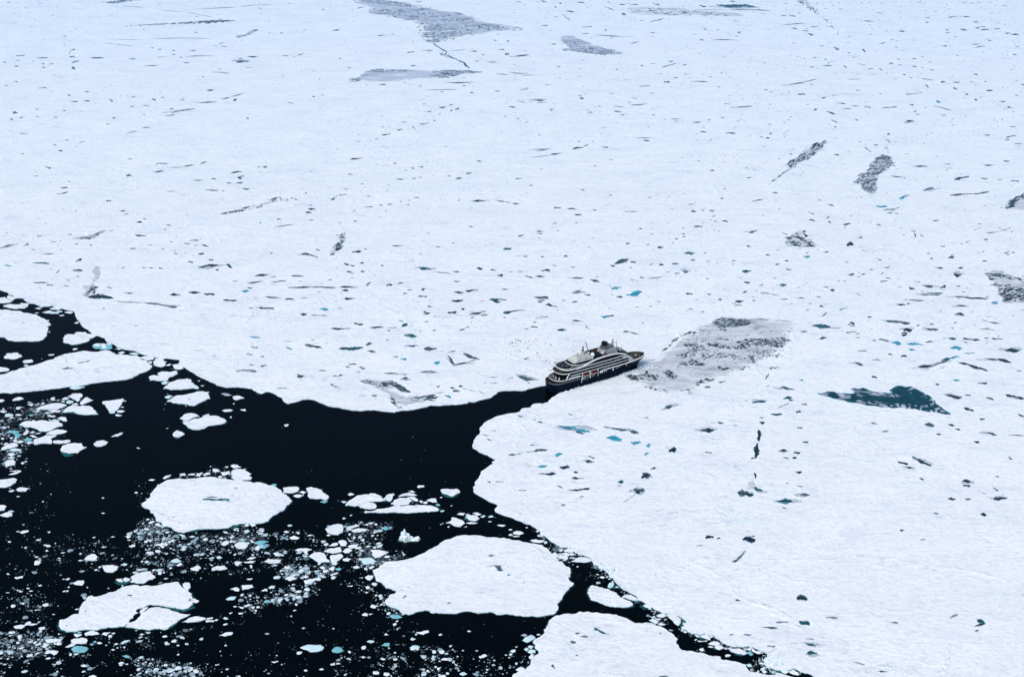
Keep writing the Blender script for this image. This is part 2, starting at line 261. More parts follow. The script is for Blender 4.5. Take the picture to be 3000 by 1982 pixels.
# code letter: w snow-covered, b pale bluish, c cyan, g thin grey, K jagged; T = submerged ledge of the floe before it; * = hand-written label follows after |
FLOES = [
(TA, '''w -150,400 0,310 90,310 180,325 290,335 330,355 490,375 520,400 610,445 650,480 690,510 635,540 645,590 630,640 600,690 580,715 520,735 420,738 300,735 190,735 100,710 0,675 -120,600|rounded white floe cut by the picture's side, above the long pointed floe
w -200,1250 0,1190 100,1165 270,1105 400,1070 600,1010 750,955 870,910 1000,890 1130,865 1240,880 1320,880 1430,855 1480,865 1520,890 1560,915 1700,920 1850,925 1890,960 1950,990 2010,1040 2055,1065 2030,1100 1960,1150 1850,1200 1700,1255 1580,1270 1400,1285 1220,1310 1050,1345 850,1360 640,1390 400,1415 250,1430 235,1425 0,1435 -150,1430|long pointed white floe with two slate ponds, lying along the pack ice edge
w 45,255 110,235 200,240 290,238 280,215 330,225 390,215 370,270 330,290 230,298 130,290 60,270
w 0,150 60,140 100,165 165,200 110,215 0,222
w 100,125 130,110 180,130 250,150 190,165 180,185 130,175
w 850,700 870,660 910,640 980,645 1080,655 1180,690 1220,710 1200,730 1130,755 1050,775 970,782 890,760 855,735
w 1010,625 1080,610 1160,612 1240,640 1290,670 1260,690 1200,695 1130,670 1060,655
T 960,640 1010,627 1060,655 1130,672 1180,690 1080,657 1000,648
c 1245,805 1270,780 1360,765 1450,770 1505,775 1520,830 1440,840 1370,845 1290,835|teal-sided ice block with white caps, tucked between the pack edge and the long pointed floe
w 55,940 110,905 180,890 250,895 290,925 305,940 240,965 150,975 80,970
b 80,900 130,893 150,905 100,917
w 305,1005 330,990 400,985 430,980 450,1010 400,1025 340,1030
b 320,1055 370,1045 380,1065 340,1078
w -60,1080 80,1090 130,1110 100,1140 -60,1160
w 980,840 1010,825 1055,830 1030,850 990,852
w 670,290 740,278 830,290 790,312 700,305
w 570,345 640,325 700,322 690,355 620,355
b 665,350 720,330 800,345 790,360 690,360
w 470,290 520,278 565,290 530,300
b 520,265 560,255 595,265 560,275
w 470,350 530,345 500,362
w 800,385 850,375 870,383 830,392
w 870,340 930,330 990,340 960,360 900,350
b 760,325 830,320 850,335 790,340
w 1000,490 1040,468 1075,480 1040,495
b 640,445 665,445 660,468 640,462
w 650,605 680,600 675,615
w 2065,1010 2110,990 2200,990 2255,1010 2240,1060 2180,1085 2130,1075 2075,1050
w 1885,955 1950,935 2030,945 2085,960 2060,985 1970,985 1910,970
w 2090,975 2140,960 2220,970 2200,988 2110,990
w 2000,1005 2050,1005 2055,1030 2010,1025
w 645,915 735,905 725,920 665,925
b 1550,835 1600,825 1650,838 1600,850
b 1600,885 1650,868 1690,885 1640,915
b 1740,900 1800,885 1890,905 1800,915'''),
(TE, '''w 480,85 540,75 640,130 600,145 540,145 500,120
b 395,90 430,70 470,68 450,95
T 440,140 490,120 520,140 480,150
w 175,240 220,225 300,230 285,195 350,175 440,185 520,165 560,205 500,235 440,255 430,275 420,295 330,305 190,298 180,270|white floe of two joined lobes near the tip of the long pointed floe
b 335,325 390,300 450,315 400,345 350,345
w 360,410 400,370 460,320 540,290 620,280 690,272 740,310 770,340 830,380 835,405 720,405 600,420 480,422|white wedge-shaped floe with a straight lower edge and a teal corner
T 775,415 835,400 880,410 820,426
b 380,515 430,490 490,500 450,540
w 410,575 470,540 500,520 600,495 720,475 830,445 900,440 985,450 960,480 980,500 995,540 920,570 850,600 790,635 720,632 640,615 560,605 460,580|white floe with a hooked tip, just below the wedge-shaped floe
w 585,805 640,760 740,738 790,745 850,780 760,800 720,825 690,845 640,840
w 625,850 700,848 780,812 880,797 960,772 1060,770 1120,790 1180,815 1215,845 1190,875 1080,895 960,915 850,960 800,960 690,920 640,880|smooth oval white floe with a narrow crack behind it, alone in open water
b 890,770 940,752 985,745 980,762 930,778
w 490,1030 510,990 555,968 600,985 650,1022 610,1045 580,1062 510,1052
T 500,1070 540,1055 580,1058 605,1065 545,1086
g 1140,468 1190,460 1240,468 1290,490 1240,500 1180,490
w 1300,510 1360,500 1420,515 1455,535 1400,545 1350,560 1305,545
w 1155,700 1200,685 1270,682 1305,695 1270,712 1190,715
w 1400,688 1470,675 1478,705 1440,700
w 1995,890 2050,882 2045,908 2010,915|small square ice chunk alone in the middle of the black water
w 870,362 915,358 900,370 870,368
w 825,298 860,293 850,305
w 1300,605 1330,600 1320,612
w 1262,783 1285,780 1282,797 1265,795
w 398,938 430,936 415,944
w 0,1200 45,1205 30,1212
w 1555,407 1600,400 1670,408 1740,452 1700,475 1640,460 1580,430
T 1585,458 1640,458 1690,478 1630,490'''),
(TD, '''w 165,240 200,210 260,195 325,218 260,240 200,245
w -30,230 40,225 65,240 30,262 -30,262
b 940,75 990,52 1070,55 1150,60 1070,85 1000,93
w 918,188 980,155 1030,148 1080,147 1118,182 1080,215 1060,255 1030,250 980,220
T 1060,255 1085,218 1120,200 1115,232 1085,262
w 830,230 880,197 935,210 900,230
w 1080,290 1120,235 1150,205 1180,198 1260,238 1200,265 1130,297
b 895,260 930,230 1000,250 985,270 940,290
w 975,290 1030,272 1065,290 1030,305
w 480,355 560,320 640,300 740,280 840,290 900,305 860,335 780,360 680,362 580,365
w 840,400 900,350 980,305 1120,312 1210,315 1250,340 1290,380 1325,425 1230,432 1130,435 1030,415 940,395 880,405
T 835,405 880,400 940,398 1030,418 1130,438 1330,428 1320,445 1150,445 1000,425
w 655,370 740,365 830,375 790,400 700,400
w 1385,260 1460,250 1560,235 1660,218 1680,245 1640,300 1600,345 1560,385 1480,390 1440,345 1430,300|triangular white floe pointing at the viewer, in black water below the long pointed floe
b 1475,395 1560,387 1545,412 1490,415
w 1575,385 1620,370 1690,380 1660,400 1600,403
w 1560,435 1580,420 1655,440 1620,455 1570,450
w 1680,243 1705,242 1700,252 1685,252
w 1630,330 1655,323 1678,328 1650,335
w 785,480 830,462 890,470 908,520 850,515 810,498
b 690,508 740,497 805,515 750,523
w 260,580 300,540 380,520 500,522 650,525 790,525 840,560 845,588 750,610 615,665 520,645 440,610 330,600
w 620,700 680,660 770,635 850,640 910,660 840,690 760,710 690,706
w 450,825 460,770 560,740 630,710 760,717 680,765 695,825 610,820 500,838
T 680,772 760,732 880,690 830,712 740,752
w 310,690 350,650 400,648 370,690 330,705
w 400,712 450,705 505,740 450,740
w 465,690 520,678 560,675 530,688
w 715,790 780,780 950,775 955,795 900,820 800,825 720,815
w 815,900 840,860 920,825 1000,818 1060,825 1110,825 1175,875 1100,910 1050,955 950,960 870,945 820,925
T 800,930 850,935 950,960 1030,980 960,1000 880,1008 840,985
w 1265,830 1300,795 1410,785 1460,805 1420,845 1330,865 1280,850
w 1505,730 1560,700 1665,672 1655,695 1590,725
w 15,915 60,860 190,815 245,858 150,890 70,905
w 200,805 280,778 330,790 280,815
w 360,820 380,800 450,795 440,815 390,830
b 120,910 200,885 290,900 280,925 170,925
b 258,940 300,925 290,947
w 100,970 150,945 210,968 150,990
b 110,1015 160,990 205,1010 160,1030
w 60,1075 100,1050 180,1035 208,1115 120,1122 70,1105
w 280,1085 310,1068 335,1085 310,1102
b 325,1065 350,1055 372,1066 345,1075
w 120,1158 170,1158 150,1170
w 130,1192 240,1178 200,1198
w 125,1240 200,1205 260,1180 290,1195 250,1218 180,1240
w -40,1320 60,1310 120,1300 190,1290 230,1310 215,1350 150,1390 80,1418 -40,1420
w 220,1440 260,1415 320,1420 395,1430 350,1470 270,1470
b 115,1462 170,1440 205,1455 150,1475
b 60,455 80,420 130,415 185,430 160,455
w 0,390 50,370 95,385 50,405
c 80,670 130,640 200,650 270,660 200,685
c 185,690 240,685 300,700 260,740 200,735
c 320,770 380,740 445,760 420,790 350,790
b 400,675 440,650 480,665 440,685
b 375,295 420,280 460,290 420,315
w 365,265 400,255 430,268 395,272
c 395,440 430,425 455,440 420,455
b 600,410 650,398 690,405 640,420
w 215,335 260,325 310,332 250,345
w 680,230 730,222 760,235 710,240
b 825,255 860,240 885,255 850,265
w 1845,878 1870,875 1890,888 1865,888
w 205,435 250,422 300,435 250,445
w 560,295 580,265 605,280 590,292
b 640,440 680,425 690,450 655,460'''),
(TK, '''w -30,130 50,130 90,150 60,200 -30,215
T -20,190 60,175 80,190 50,220 -20,225
w 0,265 60,240 120,228 165,245 160,280 110,292 40,285
w 265,500 310,475 385,470 380,492 300,515
w 215,485 265,480 260,490
w 1140,870 1180,820 1235,790 1280,795 1315,830 1315,875 1230,880
w 465,900 480,880 520,880 558,900 520,935 465,940
w 1385,955 1470,945 1600,960 1590,1000 1530,1040 1460,1040 1410,1015
T 1400,1015 1460,1040 1530,1042 1580,1015 1560,1045 1470,1055
w 985,1185 1050,1150 1130,1145 1125,1200 1110,1215 1030,1205
w 1740,685 1780,665 1828,662 1825,690 1770,697
w 2080,672 2150,655 2200,642 2228,660 2180,675
w 1770,1100 1850,1060 1960,1035 2020,1030 2050,1065 2105,1110 2000,1150 1940,1190 1840,1185 1760,1170|angular white floe just above the cracked leaf-shaped floe
w 1565,1130 1640,1120 1665,1150 1650,1170 1600,1160
T 1535,1170 1570,1145 1650,1172 1760,1152 1770,1175 1700,1205 1600,1218 1550,1200
w 1655,1125 1700,1105 1765,1120 1750,1150 1690,1165
w 195,1105 250,1098 310,1085 305,1112 220,1125
b 585,668 620,660 650,668 615,678
b 325,705 345,690 368,702 345,720
w 612,745 640,732 657,745 625,757
w 465,832 500,818 528,825 490,838
b 1055,880 1090,866 1125,875 1085,888
g 1065,1022 1110,1008 1155,1018 1100,1038
w 1325,970 1350,952 1372,962 1345,980
b 1270,1005 1300,990 1330,1000 1300,1018
b 778,848 800,838 825,848 800,860
w 820,775 850,764 882,768 850,778
b 515,1218 540,1202 572,1215 545,1226
w 222,1280 240,1268 258,1280 240,1290
b 250,1298 285,1285 310,1296 280,1306
w 388,1293 425,1280 450,1288 415,1296
b 845,1295 870,1280 898,1288 870,1301
w 882,1132 915,1112 950,1125 915,1140
w 838,1130 865,1122 880,1128 860,1135
b 912,1240 930,1220 945,1238 930,1248
w 1168,1240 1180,1229 1193,1240 1178,1247
b 1630,935 1680,910 1730,925 1690,948
b 1950,900 1980,880 2012,882 1985,912
w 1365,697 1400,688 1445,690 1400,705
w 1495,562 1525,550 1555,555 1520,565
w 1250,570 1275,555 1292,562 1265,575
w 220,14 250,6 272,12 245,20
w 1372,33 1390,25 1410,32 1390,40
w 1365,238 1390,230 1420,238 1392,246
b 642,500 668,482 684,490 660,506
w 1635,852 1650,845 1665,852 1650,859
b 1970,325 2000,308 2020,325 1995,332
b 1800,480 1830,465 1855,482 1830,494
b 1905,1000 1945,982 1995,995 1950,1010
b 2105,1010 2150,990 2205,1000 2150,1022
w 2210,1122 2240,1112 2275,1120 2240,1130
w 80,1312 105,1305 130,1312 105,1317
b 88,1055 115,1048 132,1065 110,1070
w 1715,602 1750,595 1770,602 1745,609
b 2125,405 2165,395 2200,410 2160,420
b 2230,495 2265,480 2300,495 2262,508'''),
(TL, '''w 185,880 280,858 385,848 300,908 200,900
w 395,868 430,845 510,848 450,865
w 610,1070 680,1050 840,1055 830,1082 740,1095 630,1100
T 620,1098 740,1095 830,1083 838,1100 740,1112 640,1112
w 955,1070 1000,1050 1165,1047 1165,1115 1060,1112 960,1110
w 880,1160 950,1120 1025,1120 990,1145 910,1165
c 960,1190 1000,1150 1100,1145 1180,1165 1190,1195 1140,1235 1060,1235 990,1220|bright cyan rounded ice lump under the cracked leaf-shaped floe
w 995,985 1060,985 1110,990 1080,1010 1035,1028 1010,1010
c 1040,960 1080,948 1108,965 1070,978
w 1140,975 1210,945 1250,938 1345,983 1250,1000 1160,1010
w 1375,990 1410,960 1495,955 1440,1005
T 1440,1006 1495,957 1500,968 1460,1010
b 1505,970 1540,962 1560,972 1530,990
w 645,1235 710,1200 790,1215 770,1250 730,1268
w 470,1250 510,1232 535,1240 500,1258
b 1635,1100 1690,1070 1760,1065 1720,1095 1660,1120
w 1540,1120 1580,1105 1600,1115 1560,1130
c 1660,1285 1700,1265 1755,1285 1720,1305
b 1870,1300 1940,1285 1940,1310 1890,1318
w 1600,1380 1640,1357 1685,1375 1640,1390
w 1605,1398 1670,1392 1640,1414
b 1690,1388 1730,1380 1725,1402
b 285,1495 330,1470 380,1480 340,1505
w 760,1485 790,1480 785,1500 762,1500
w 1195,1560 1250,1535 1310,1555 1280,1575
w 1310,1100 1350,1090 1385,1108 1340,1118
c 1255,1090 1290,1075 1310,1095 1280,1105
w 1868,1035 1900,1018 1930,1022 1895,1038
b 1885,992 1915,975 1945,985 1915,1000
w 2190,1020 2240,1000 2265,1015 2220,1030
w 1500,1195 1525,1183 1553,1195 1525,1207
w 120,1435 140,1422 148,1430 130,1440
b 520,955 545,940 575,950 545,965
b 470,1130 500,1120 530,1130 500,1142
w 1012,652 1040,640 1075,645 1040,656
w 1885,690 1890,670 1960,630 2005,612 1995,640 1930,688 1900,705'''),
(TN, '''w 625,320 650,290 700,290 730,360 690,408 640,360
w 750,510 790,502 845,540 820,565 760,555
w 615,825 700,780 800,748 860,755 940,775 900,800 780,825 690,830
T 625,828 690,832 780,828 900,805 850,830 720,840
w 930,800 1050,798 1040,825 940,825
w 940,775 1030,755 1030,775 970,790
w 725,100 820,58 870,95 830,135 760,125
w 1015,100 1070,75 1180,62 1230,100 1120,125 1015,130
w 1265,380 1350,350 1395,385 1380,408 1320,395
w 1415,330 1500,322 1560,320 1585,355 1500,375 1435,392
T 1400,350 1415,332 1435,394 1420,388
w 1115,1005 1200,965 1300,958 1280,1000 1200,1015
b 1205,515 1270,480 1350,480 1300,525 1240,530
b 1850,215 1900,195 1950,215 1920,240 1860,240
w 2000,235 2060,208 2120,215 2165,240 2080,268
T 2000,260 2080,270 2165,242 2150,262 2060,282
b 1780,360 1830,330 1875,335 1860,365 1800,375
w 1690,395 1730,375 1770,380 1765,405 1700,405
c 1720,545 1760,520 1820,545 1760,565
w 1250,700 1300,690 1270,715
w 1490,240 1565,232 1560,245 1500,250
b 845,1060 880,1030 900,1045 890,1065
b 1185,1145 1205,1120 1225,1145
w 1060,1400 1120,1385 1110,1400 1070,1410
w 1820,1360 1900,1345 1920,1355 1870,1372
g 1730,975 1770,965 1800,980 1760,990
b 20,1300 60,1285 95,1285 80,1310
w 1375,612 1450,625 1440,642 1400,632
w 1305,612 1335,605 1360,612 1330,622
b 1170,770 1200,752 1245,778 1200,788
b 1050,800 1080,780 1110,790 1080,808
w 545,1265 565,1248 582,1255 565,1272
w 1365,1555 1385,1540 1410,1552 1385,1565'''),
(TM, '''w 65,625 105,600 190,525 215,460 260,410 330,350 400,310 480,295 580,282 650,295 750,285 850,270 950,262 1080,270 1140,285 1300,305 1400,310 1500,320 1580,345 1660,335 1750,355 1830,380 1900,410 1960,450 2000,495 2060,535 2100,580 2040,640 2000,700 1900,760 1820,810 1780,860 1720,880 1600,890 1500,890 1430,890 1300,910 1240,950 1100,960 950,962 860,965 760,980 680,1000 640,1015 560,1000 490,965 430,930 330,870 260,820 220,750 190,712 110,680 75,655|big round white floe with one dark bar-shaped pond in its middle
T 480,965 560,1002 640,1018 760,982 870,968 840,998 700,1012 600,1028
T 1235,952 1300,915 1430,895 1400,925 1290,968
w 1280,230 1290,180 1350,150 1420,160 1500,190 1555,215 1530,240 1560,270 1540,298 1440,305 1320,300 1280,265
w 1130,190 1260,182 1270,215 1200,235 1160,240
w 1025,150 1100,148 1130,180 1030,185
w 1275,100 1310,88 1370,95 1415,122 1340,140 1290,125
w 1190,125 1230,112 1245,122 1210,130
w 895,230 940,200 990,195 995,220 930,238
w 805,240 820,210 870,210 850,250
w 695,225 790,212 780,232 700,235
w 580,220 650,205 660,240 600,230
w 355,275 400,240 470,228 450,255 380,288
w 160,300 210,285 255,292 220,310
w 1440,150 1485,145 1460,158
c 1800,375 1850,350 1895,355 1880,385
w 1980,470 1985,405 2070,395 2160,390 2200,410 2160,465 2100,480
w 2185,465 2240,445 2300,460 2260,488
w 2115,512 2190,492 2262,505 2210,532 2150,530
w 1725,1400 1780,1368 1880,1372 1960,1375 1930,1420 1800,1425
w 1490,1370 1540,1340 1615,1345 1560,1370
w 1450,1405 1530,1390 1610,1390 1560,1420
T 1470,1420 1560,1424 1610,1395 1605,1425 1530,1435
w 1335,1410 1390,1400 1430,1410 1380,1425
w 1320,1180 1390,1140 1450,1140 1510,1190 1470,1225 1380,1230
c 1400,1140 1440,1115 1480,1130 1480,1170
w 1140,1165 1180,1130 1220,1115 1250,1145 1200,1185
c 1590,1140 1650,1120 1700,1115 1780,1130 1700,1185 1640,1170
w 1600,1210 1640,1180 1670,1190 1660,1240 1600,1240
c 1670,1215 1720,1185 1785,1190 1730,1225
w 1450,915 1490,890 1530,905 1490,925
w 1530,895 1580,885 1615,910 1570,928
b 1455,990 1500,965 1530,990 1490,1015
w 1680,990 1700,970 1730,985 1700,998
b 2040,915 2070,900 2105,910 2070,925
w 1995,995 2030,985 2055,1000 2020,1010
w 245,1175 300,1160 350,1148 380,1165 320,1182
w 705,1065 750,1048 795,1060 750,1075
b 455,1400 500,1370 550,1355 605,1400 540,1415
b 1075,1340 1120,1322 1160,1345 1110,1365
w 105,1405 140,1390 168,1392 140,1418
b 560,1030 600,1030 665,1055 630,1065
b 280,915 320,902 352,915 310,928
b 1390,1108 1430,1090 1475,1100 1440,1118
w 1530,1105 1560,1110 1590,1135 1560,1148
w 1255,1135 1280,1112 1305,1130 1275,1145
b 600,1240 640,1228 670,1240 630,1254
w 455,1118 500,1102 540,1108 500,1128
b 265,1000 285,975 300,985 290,1012
w 60,1510 100,1495 150,1508 105,1520
w 265,1525 310,1510 355,1512 310,1532
w 155,1115 190,1105 220,1112 190,1125
b 380,1005 415,990 450,1000 415,1015
b 1180,1005 1210,992 1240,1008 1205,1018
w 1305,1308 1330,1292 1352,1302 1325,1315'''),
(TO, '''w 445,415 510,395 580,410 640,430 670,470 740,510 755,535 720,570 620,555 500,550 470,510 465,460
c 635,592 690,570 740,580 690,610
w 975,630 1040,575 1140,510 1220,500 1300,500 1310,482 1360,485 1440,510 1480,560 1520,575 1460,590 1340,595 1240,605 1170,640 1100,658 1040,645
T 1475,565 1520,572 1580,590 1490,602
w 1480,558 1520,530 1570,490 1630,478 1645,500 1610,555 1580,590 1530,570
w 1160,655 1200,625 1290,600 1360,615 1400,650 1390,685 1300,695 1180,675
w 1235,745 1240,720 1350,720 1500,690 1600,662 1700,650 1850,643 2000,642 2120,647 2240,690 2235,715 2100,735 1900,740 1700,745 1450,745|long flat-bottomed white floe at the foot of a tight cluster of floes
w 1590,620 1640,570 1700,545 1830,548 1880,585 1830,630 1750,640 1640,645
w 1690,520 1750,490 1830,470 1900,485 1950,505 1880,515
w 1830,450 1880,440 1920,460 1870,468
w 1810,530 1900,525 1960,560 1955,585 1900,580
w 1975,590 2000,570 2035,590 2010,608
w 2025,610 2060,585 2095,600 2070,622
w 2075,570 2130,550 2200,545 2215,600 2150,600
b 2095,638 2160,650 2220,672 2160,678
c 2195,630 2230,615 2255,640 2220,650
w 1945,390 1960,372 2040,370 2042,395 1970,405
w 1010,495 1050,470 1100,495 1040,510
b 915,590 960,580 1000,600 950,612
w 705,960 790,915 880,895 930,905 948,940 940,1010 880,1042 800,1035 730,1005
w 1055,985 1120,960 1200,955 1270,960 1255,990 1160,1005 1080,1000
T 1060,1000 1160,1008 1255,992 1230,1018 1120,1018
w 985,970 1050,955 1070,965 1010,985
b 1010,940 1050,915 1110,935 1060,950
w 1090,910 1130,895 1165,920 1120,930
w 1280,880 1365,868 1330,900
c 1460,950 1520,925 1570,950 1530,975
c 725,920 750,908 775,922 745,935
K 1695,1105 1730,1085 1725,1050 1740,1030 1800,1040 1840,1060 1870,1090 1960,1105 1970,1118 1900,1125 1800,1125|jagged little iceberg on a teal foot, standing above the flat floes
T 1655,1135 1700,1095 1800,1085 1900,1088 1978,1120 1930,1142 1750,1142
w 220,1075 280,1050 360,1078 320,1100 250,1098
w 465,1045 500,1035 550,1045 500,1055
w 145,995 180,982 215,1005 170,1012
b 195,910 240,900 260,915 220,925
w 880,1140 910,1112 980,1115 1000,1150 990,1190 920,1190
w 755,1190 800,1155 870,1145 880,1170 820,1190
w 1010,1190 1080,1170 1155,1168 1110,1210 1060,1222
w 685,1265 750,1230 910,1208 925,1270 850,1285 740,1280
w 940,1260 980,1225 1030,1215 1070,1245 1030,1280 980,1285
w 480,1330 560,1280 640,1275 690,1290 720,1340 765,1390 760,1410 640,1415 560,1380
T 560,1382 640,1417 760,1412 840,1412 800,1428 640,1428
w 780,1320 830,1315 900,1298 950,1330 900,1380 850,1410 770,1412 775,1360
w 940,1365 1000,1350 1060,1365 1020,1395 960,1390
w 295,1250 340,1225 450,1218 525,1238 440,1262 340,1265
T 330,1265 440,1264 490,1252 440,1278 360,1278
b 400,1325 430,1312 475,1325 440,1340
w 1320,1245 1420,1245 1565,1275 1510,1305 1430,1345 1380,1355 1345,1320
b 1190,1370 1240,1350 1330,1350 1400,1395 1330,1425 1240,1440 1205,1415
T 1185,1390 1215,1425 1240,1440 1330,1428 1400,1398 1380,1425 1280,1460 1220,1450
b 1230,1490 1260,1465 1280,1510 1240,1512
T 1280,1480 1300,1505 1340,1505 1300,1525 1280,1510
w 1290,1480 1340,1455 1375,1470 1330,1500
w 750,1495 820,1460 825,1510 780,1510
c 840,1500 880,1483 930,1495 900,1520
b 1395,1200 1440,1170 1488,1165 1470,1195 1420,1210
b 1250,1195 1290,1178 1330,1190 1290,1205
w 1320,1050 1350,1040 1370,1048 1345,1060
w 720,1045 750,1032 780,1045 750,1055
w 935,815 960,802 985,815 960,828
b 1035,775 1055,765 1075,773 1050,783'''),
(TP, '''w 1240,215 1290,195 1360,195 1345,225 1300,260 1260,240
w 415,265 500,240 605,228 560,270 440,308
w 1000,335 1080,328 1060,344
w 1200,722 1240,695 1280,705 1282,738 1220,735
w 1290,715 1350,708 1310,725
c 1575,730 1620,720 1700,725 1745,760 1680,775 1610,772
w 1500,995 1525,970 1560,998
b 1855,1055 1880,1032 1930,1050 1890,1070
w 1935,965 2020,950 2100,935 2110,960 2030,995
b 1265,1085 1310,1065 1375,1085 1330,1110
c 1460,1140 1500,1110 1575,1105 1575,1135 1520,1148
b 1850,1170 1890,1140 1930,1135 1985,1165 1930,1190 1870,1188
b 365,1170 430,1140 520,1130 570,1135 640,1130 690,1170 660,1205 580,1225 500,1225 440,1195
T 440,1198 500,1228 580,1228 660,1207 600,1242 500,1242
c 790,1205 830,1165 880,1158 940,1190 930,1225 860,1240 810,1230
b 770,1395 830,1375 840,1400 790,1408
w 850,1385 880,1372 910,1382 870,1392
w 620,1460 660,1442 690,1460 650,1475
w 415,1475 440,1460 468,1478 440,1490
b 1000,1320 1020,1302 1048,1320
w 1190,1295 1220,1282 1250,1298 1220,1308
w 1450,1312 1480,1308 1520,1330 1490,1335
w 1625,1388 1680,1382 1650,1395
w 2270,1325 2310,1308 2330,1325 2290,1336
b 2180,1425 2200,1412 2218,1430 2200,1442
w 2240,1545 2306,1530 2340,1550 2320,1575 2250,1575
w 2145,1295 2160,1268 2182,1292
w 1628,1240 1662,1222 1665,1240
w 2235,995 2260,980 2288,988 2260,1005
w 268,668 295,655 318,663 290,674
b 388,908 412,894 438,903 410,914
b 800,910 815,900 832,910 818,920
b 232,742 248,730 262,742 246,752
w 1240,425 1265,412 1290,422 1268,433
b 1432,505 1460,490 1485,505 1455,520
w 1372,460 1400,452 1420,462 1395,470
b 1360,605 1400,598 1430,610 1390,616
b 250,318 275,306 300,316 275,328
c 590,212 620,200 640,212 610,222
b 640,210 680,192 715,208 680,226
w 780,180 840,160 890,160 840,178
b 550,140 600,125 650,128 600,145'''),
(TH, '''w 415,440 450,425 540,428 630,420 680,450 675,475 620,500 580,525 520,500 440,480
T 415,478 440,482 520,502 580,528 620,502 690,478 665,512 580,552 470,535
w 640,760 690,740 750,745 730,775 680,770
w 850,745 910,735 970,765 920,780
b 750,765 790,755 820,770 780,790
w 750,800 850,772 910,785 945,820 880,855 800,840
T 720,825 750,800 800,842 880,857 950,822 920,868 800,860
w 490,880 560,850 580,805 640,820 720,850 745,890 690,932 600,918 560,890
w 760,880 830,865 920,880 870,890
b 950,800 990,770 1030,785 1000,805
b 1060,800 1100,775 1135,795 1090,805
w 1060,860 1085,853 1110,858 1085,868
w 510,930 550,915 530,940
b 410,900 450,875 460,885 420,905
w 730,940 770,920 775,930
b 415,720 440,705 475,715 440,730
w 1180,910 1240,900 1300,910 1240,925
w 1335,968 1360,958 1390,970 1360,978
w 1395,1010 1450,985 1500,990 1545,1020 1480,1042 1420,1030
b 1335,1035 1370,1020 1400,1045 1350,1050
b 1395,1060 1450,1048 1490,1058 1430,1070
w 1570,940 1585,933 1600,940 1582,948
w 1630,1115 1700,1098 1790,1110 1820,1125 1740,1145 1660,1130
b 1810,1130 1850,1120 1860,1155 1820,1160
w 552,645 568,638 582,645 565,650
b 380,640 400,625 412,640 392,650
w 410,535 430,523 447,530 425,540'''),
(TI, '''w 170,280 220,255 230,285 190,295
w 235,280 300,250 360,270 370,300 320,310 260,300
T 225,290 260,300 320,312 370,318 385,335 330,338
w 80,320 120,300 155,340 120,360
w 210,320 260,308 325,325 320,350 260,345
w 150,370 200,348 260,347 300,365 290,395 200,390
w 160,430 210,425 250,470 210,480
w 220,405 290,400 240,420
w 340,430 390,400 500,375 560,390 620,420 560,440 430,440|lens-shaped white floe wedged in the narrow channel, upper part
T 590,445 640,485 720,545 690,552 625,515
w 570,830 590,780 625,755 680,765 760,785 840,805 910,840 960,885 1030,925 1100,960 1170,1025 1120,1045 1000,1045 880,1040 780,1010 690,970 600,940 575,890|long teardrop white floe in the channel above the bottom edge floe
w 1025,915 1060,885 1140,880 1210,915 1250,950 1200,960 1120,940
T 1040,922 1120,943 1200,963 1290,980 1260,998 1130,967
w 1310,1015 1360,1005 1440,1040 1390,1060 1350,1050
T 1250,1040 1290,1008 1340,1042 1385,1075 1320,1088
T 1430,1045 1480,1062 1500,1095 1440,1085
w 1490,1160 1570,1130 1620,1150 1580,1185 1520,1180
b 1420,1185 1460,1165 1480,1180 1440,1195
w 1480,1205 1530,1195 1560,1210 1510,1220
w 1390,1220 1440,1200 1500,1235 1510,1265 1470,1270 1430,1240
T 1380,1235 1430,1245 1470,1272 1430,1262
w 1510,1275 1560,1255 1615,1280 1570,1292
w 1640,1150 1690,1140 1760,1160 1810,1200 1820,1260 1790,1300 1740,1270 1700,1220
T 1765,1155 1810,1170 1870,1205 1900,1252 1862,1300 1845,1335 1790,1302 1822,1262 1812,1200
g 1650,1350 1690,1345 1725,1360 1680,1365
b 830,770 860,720 890,690 920,730 910,765 870,790
T 800,780 870,792 930,735 1015,795 960,800 870,808
b 840,600 880,590 900,650 860,650
w 720,640 760,628 800,645 770,660
b 690,505 760,495 830,520 780,545
w 410,497 430,490 438,502 420,508
b 335,380 365,370 395,380 365,395'''),
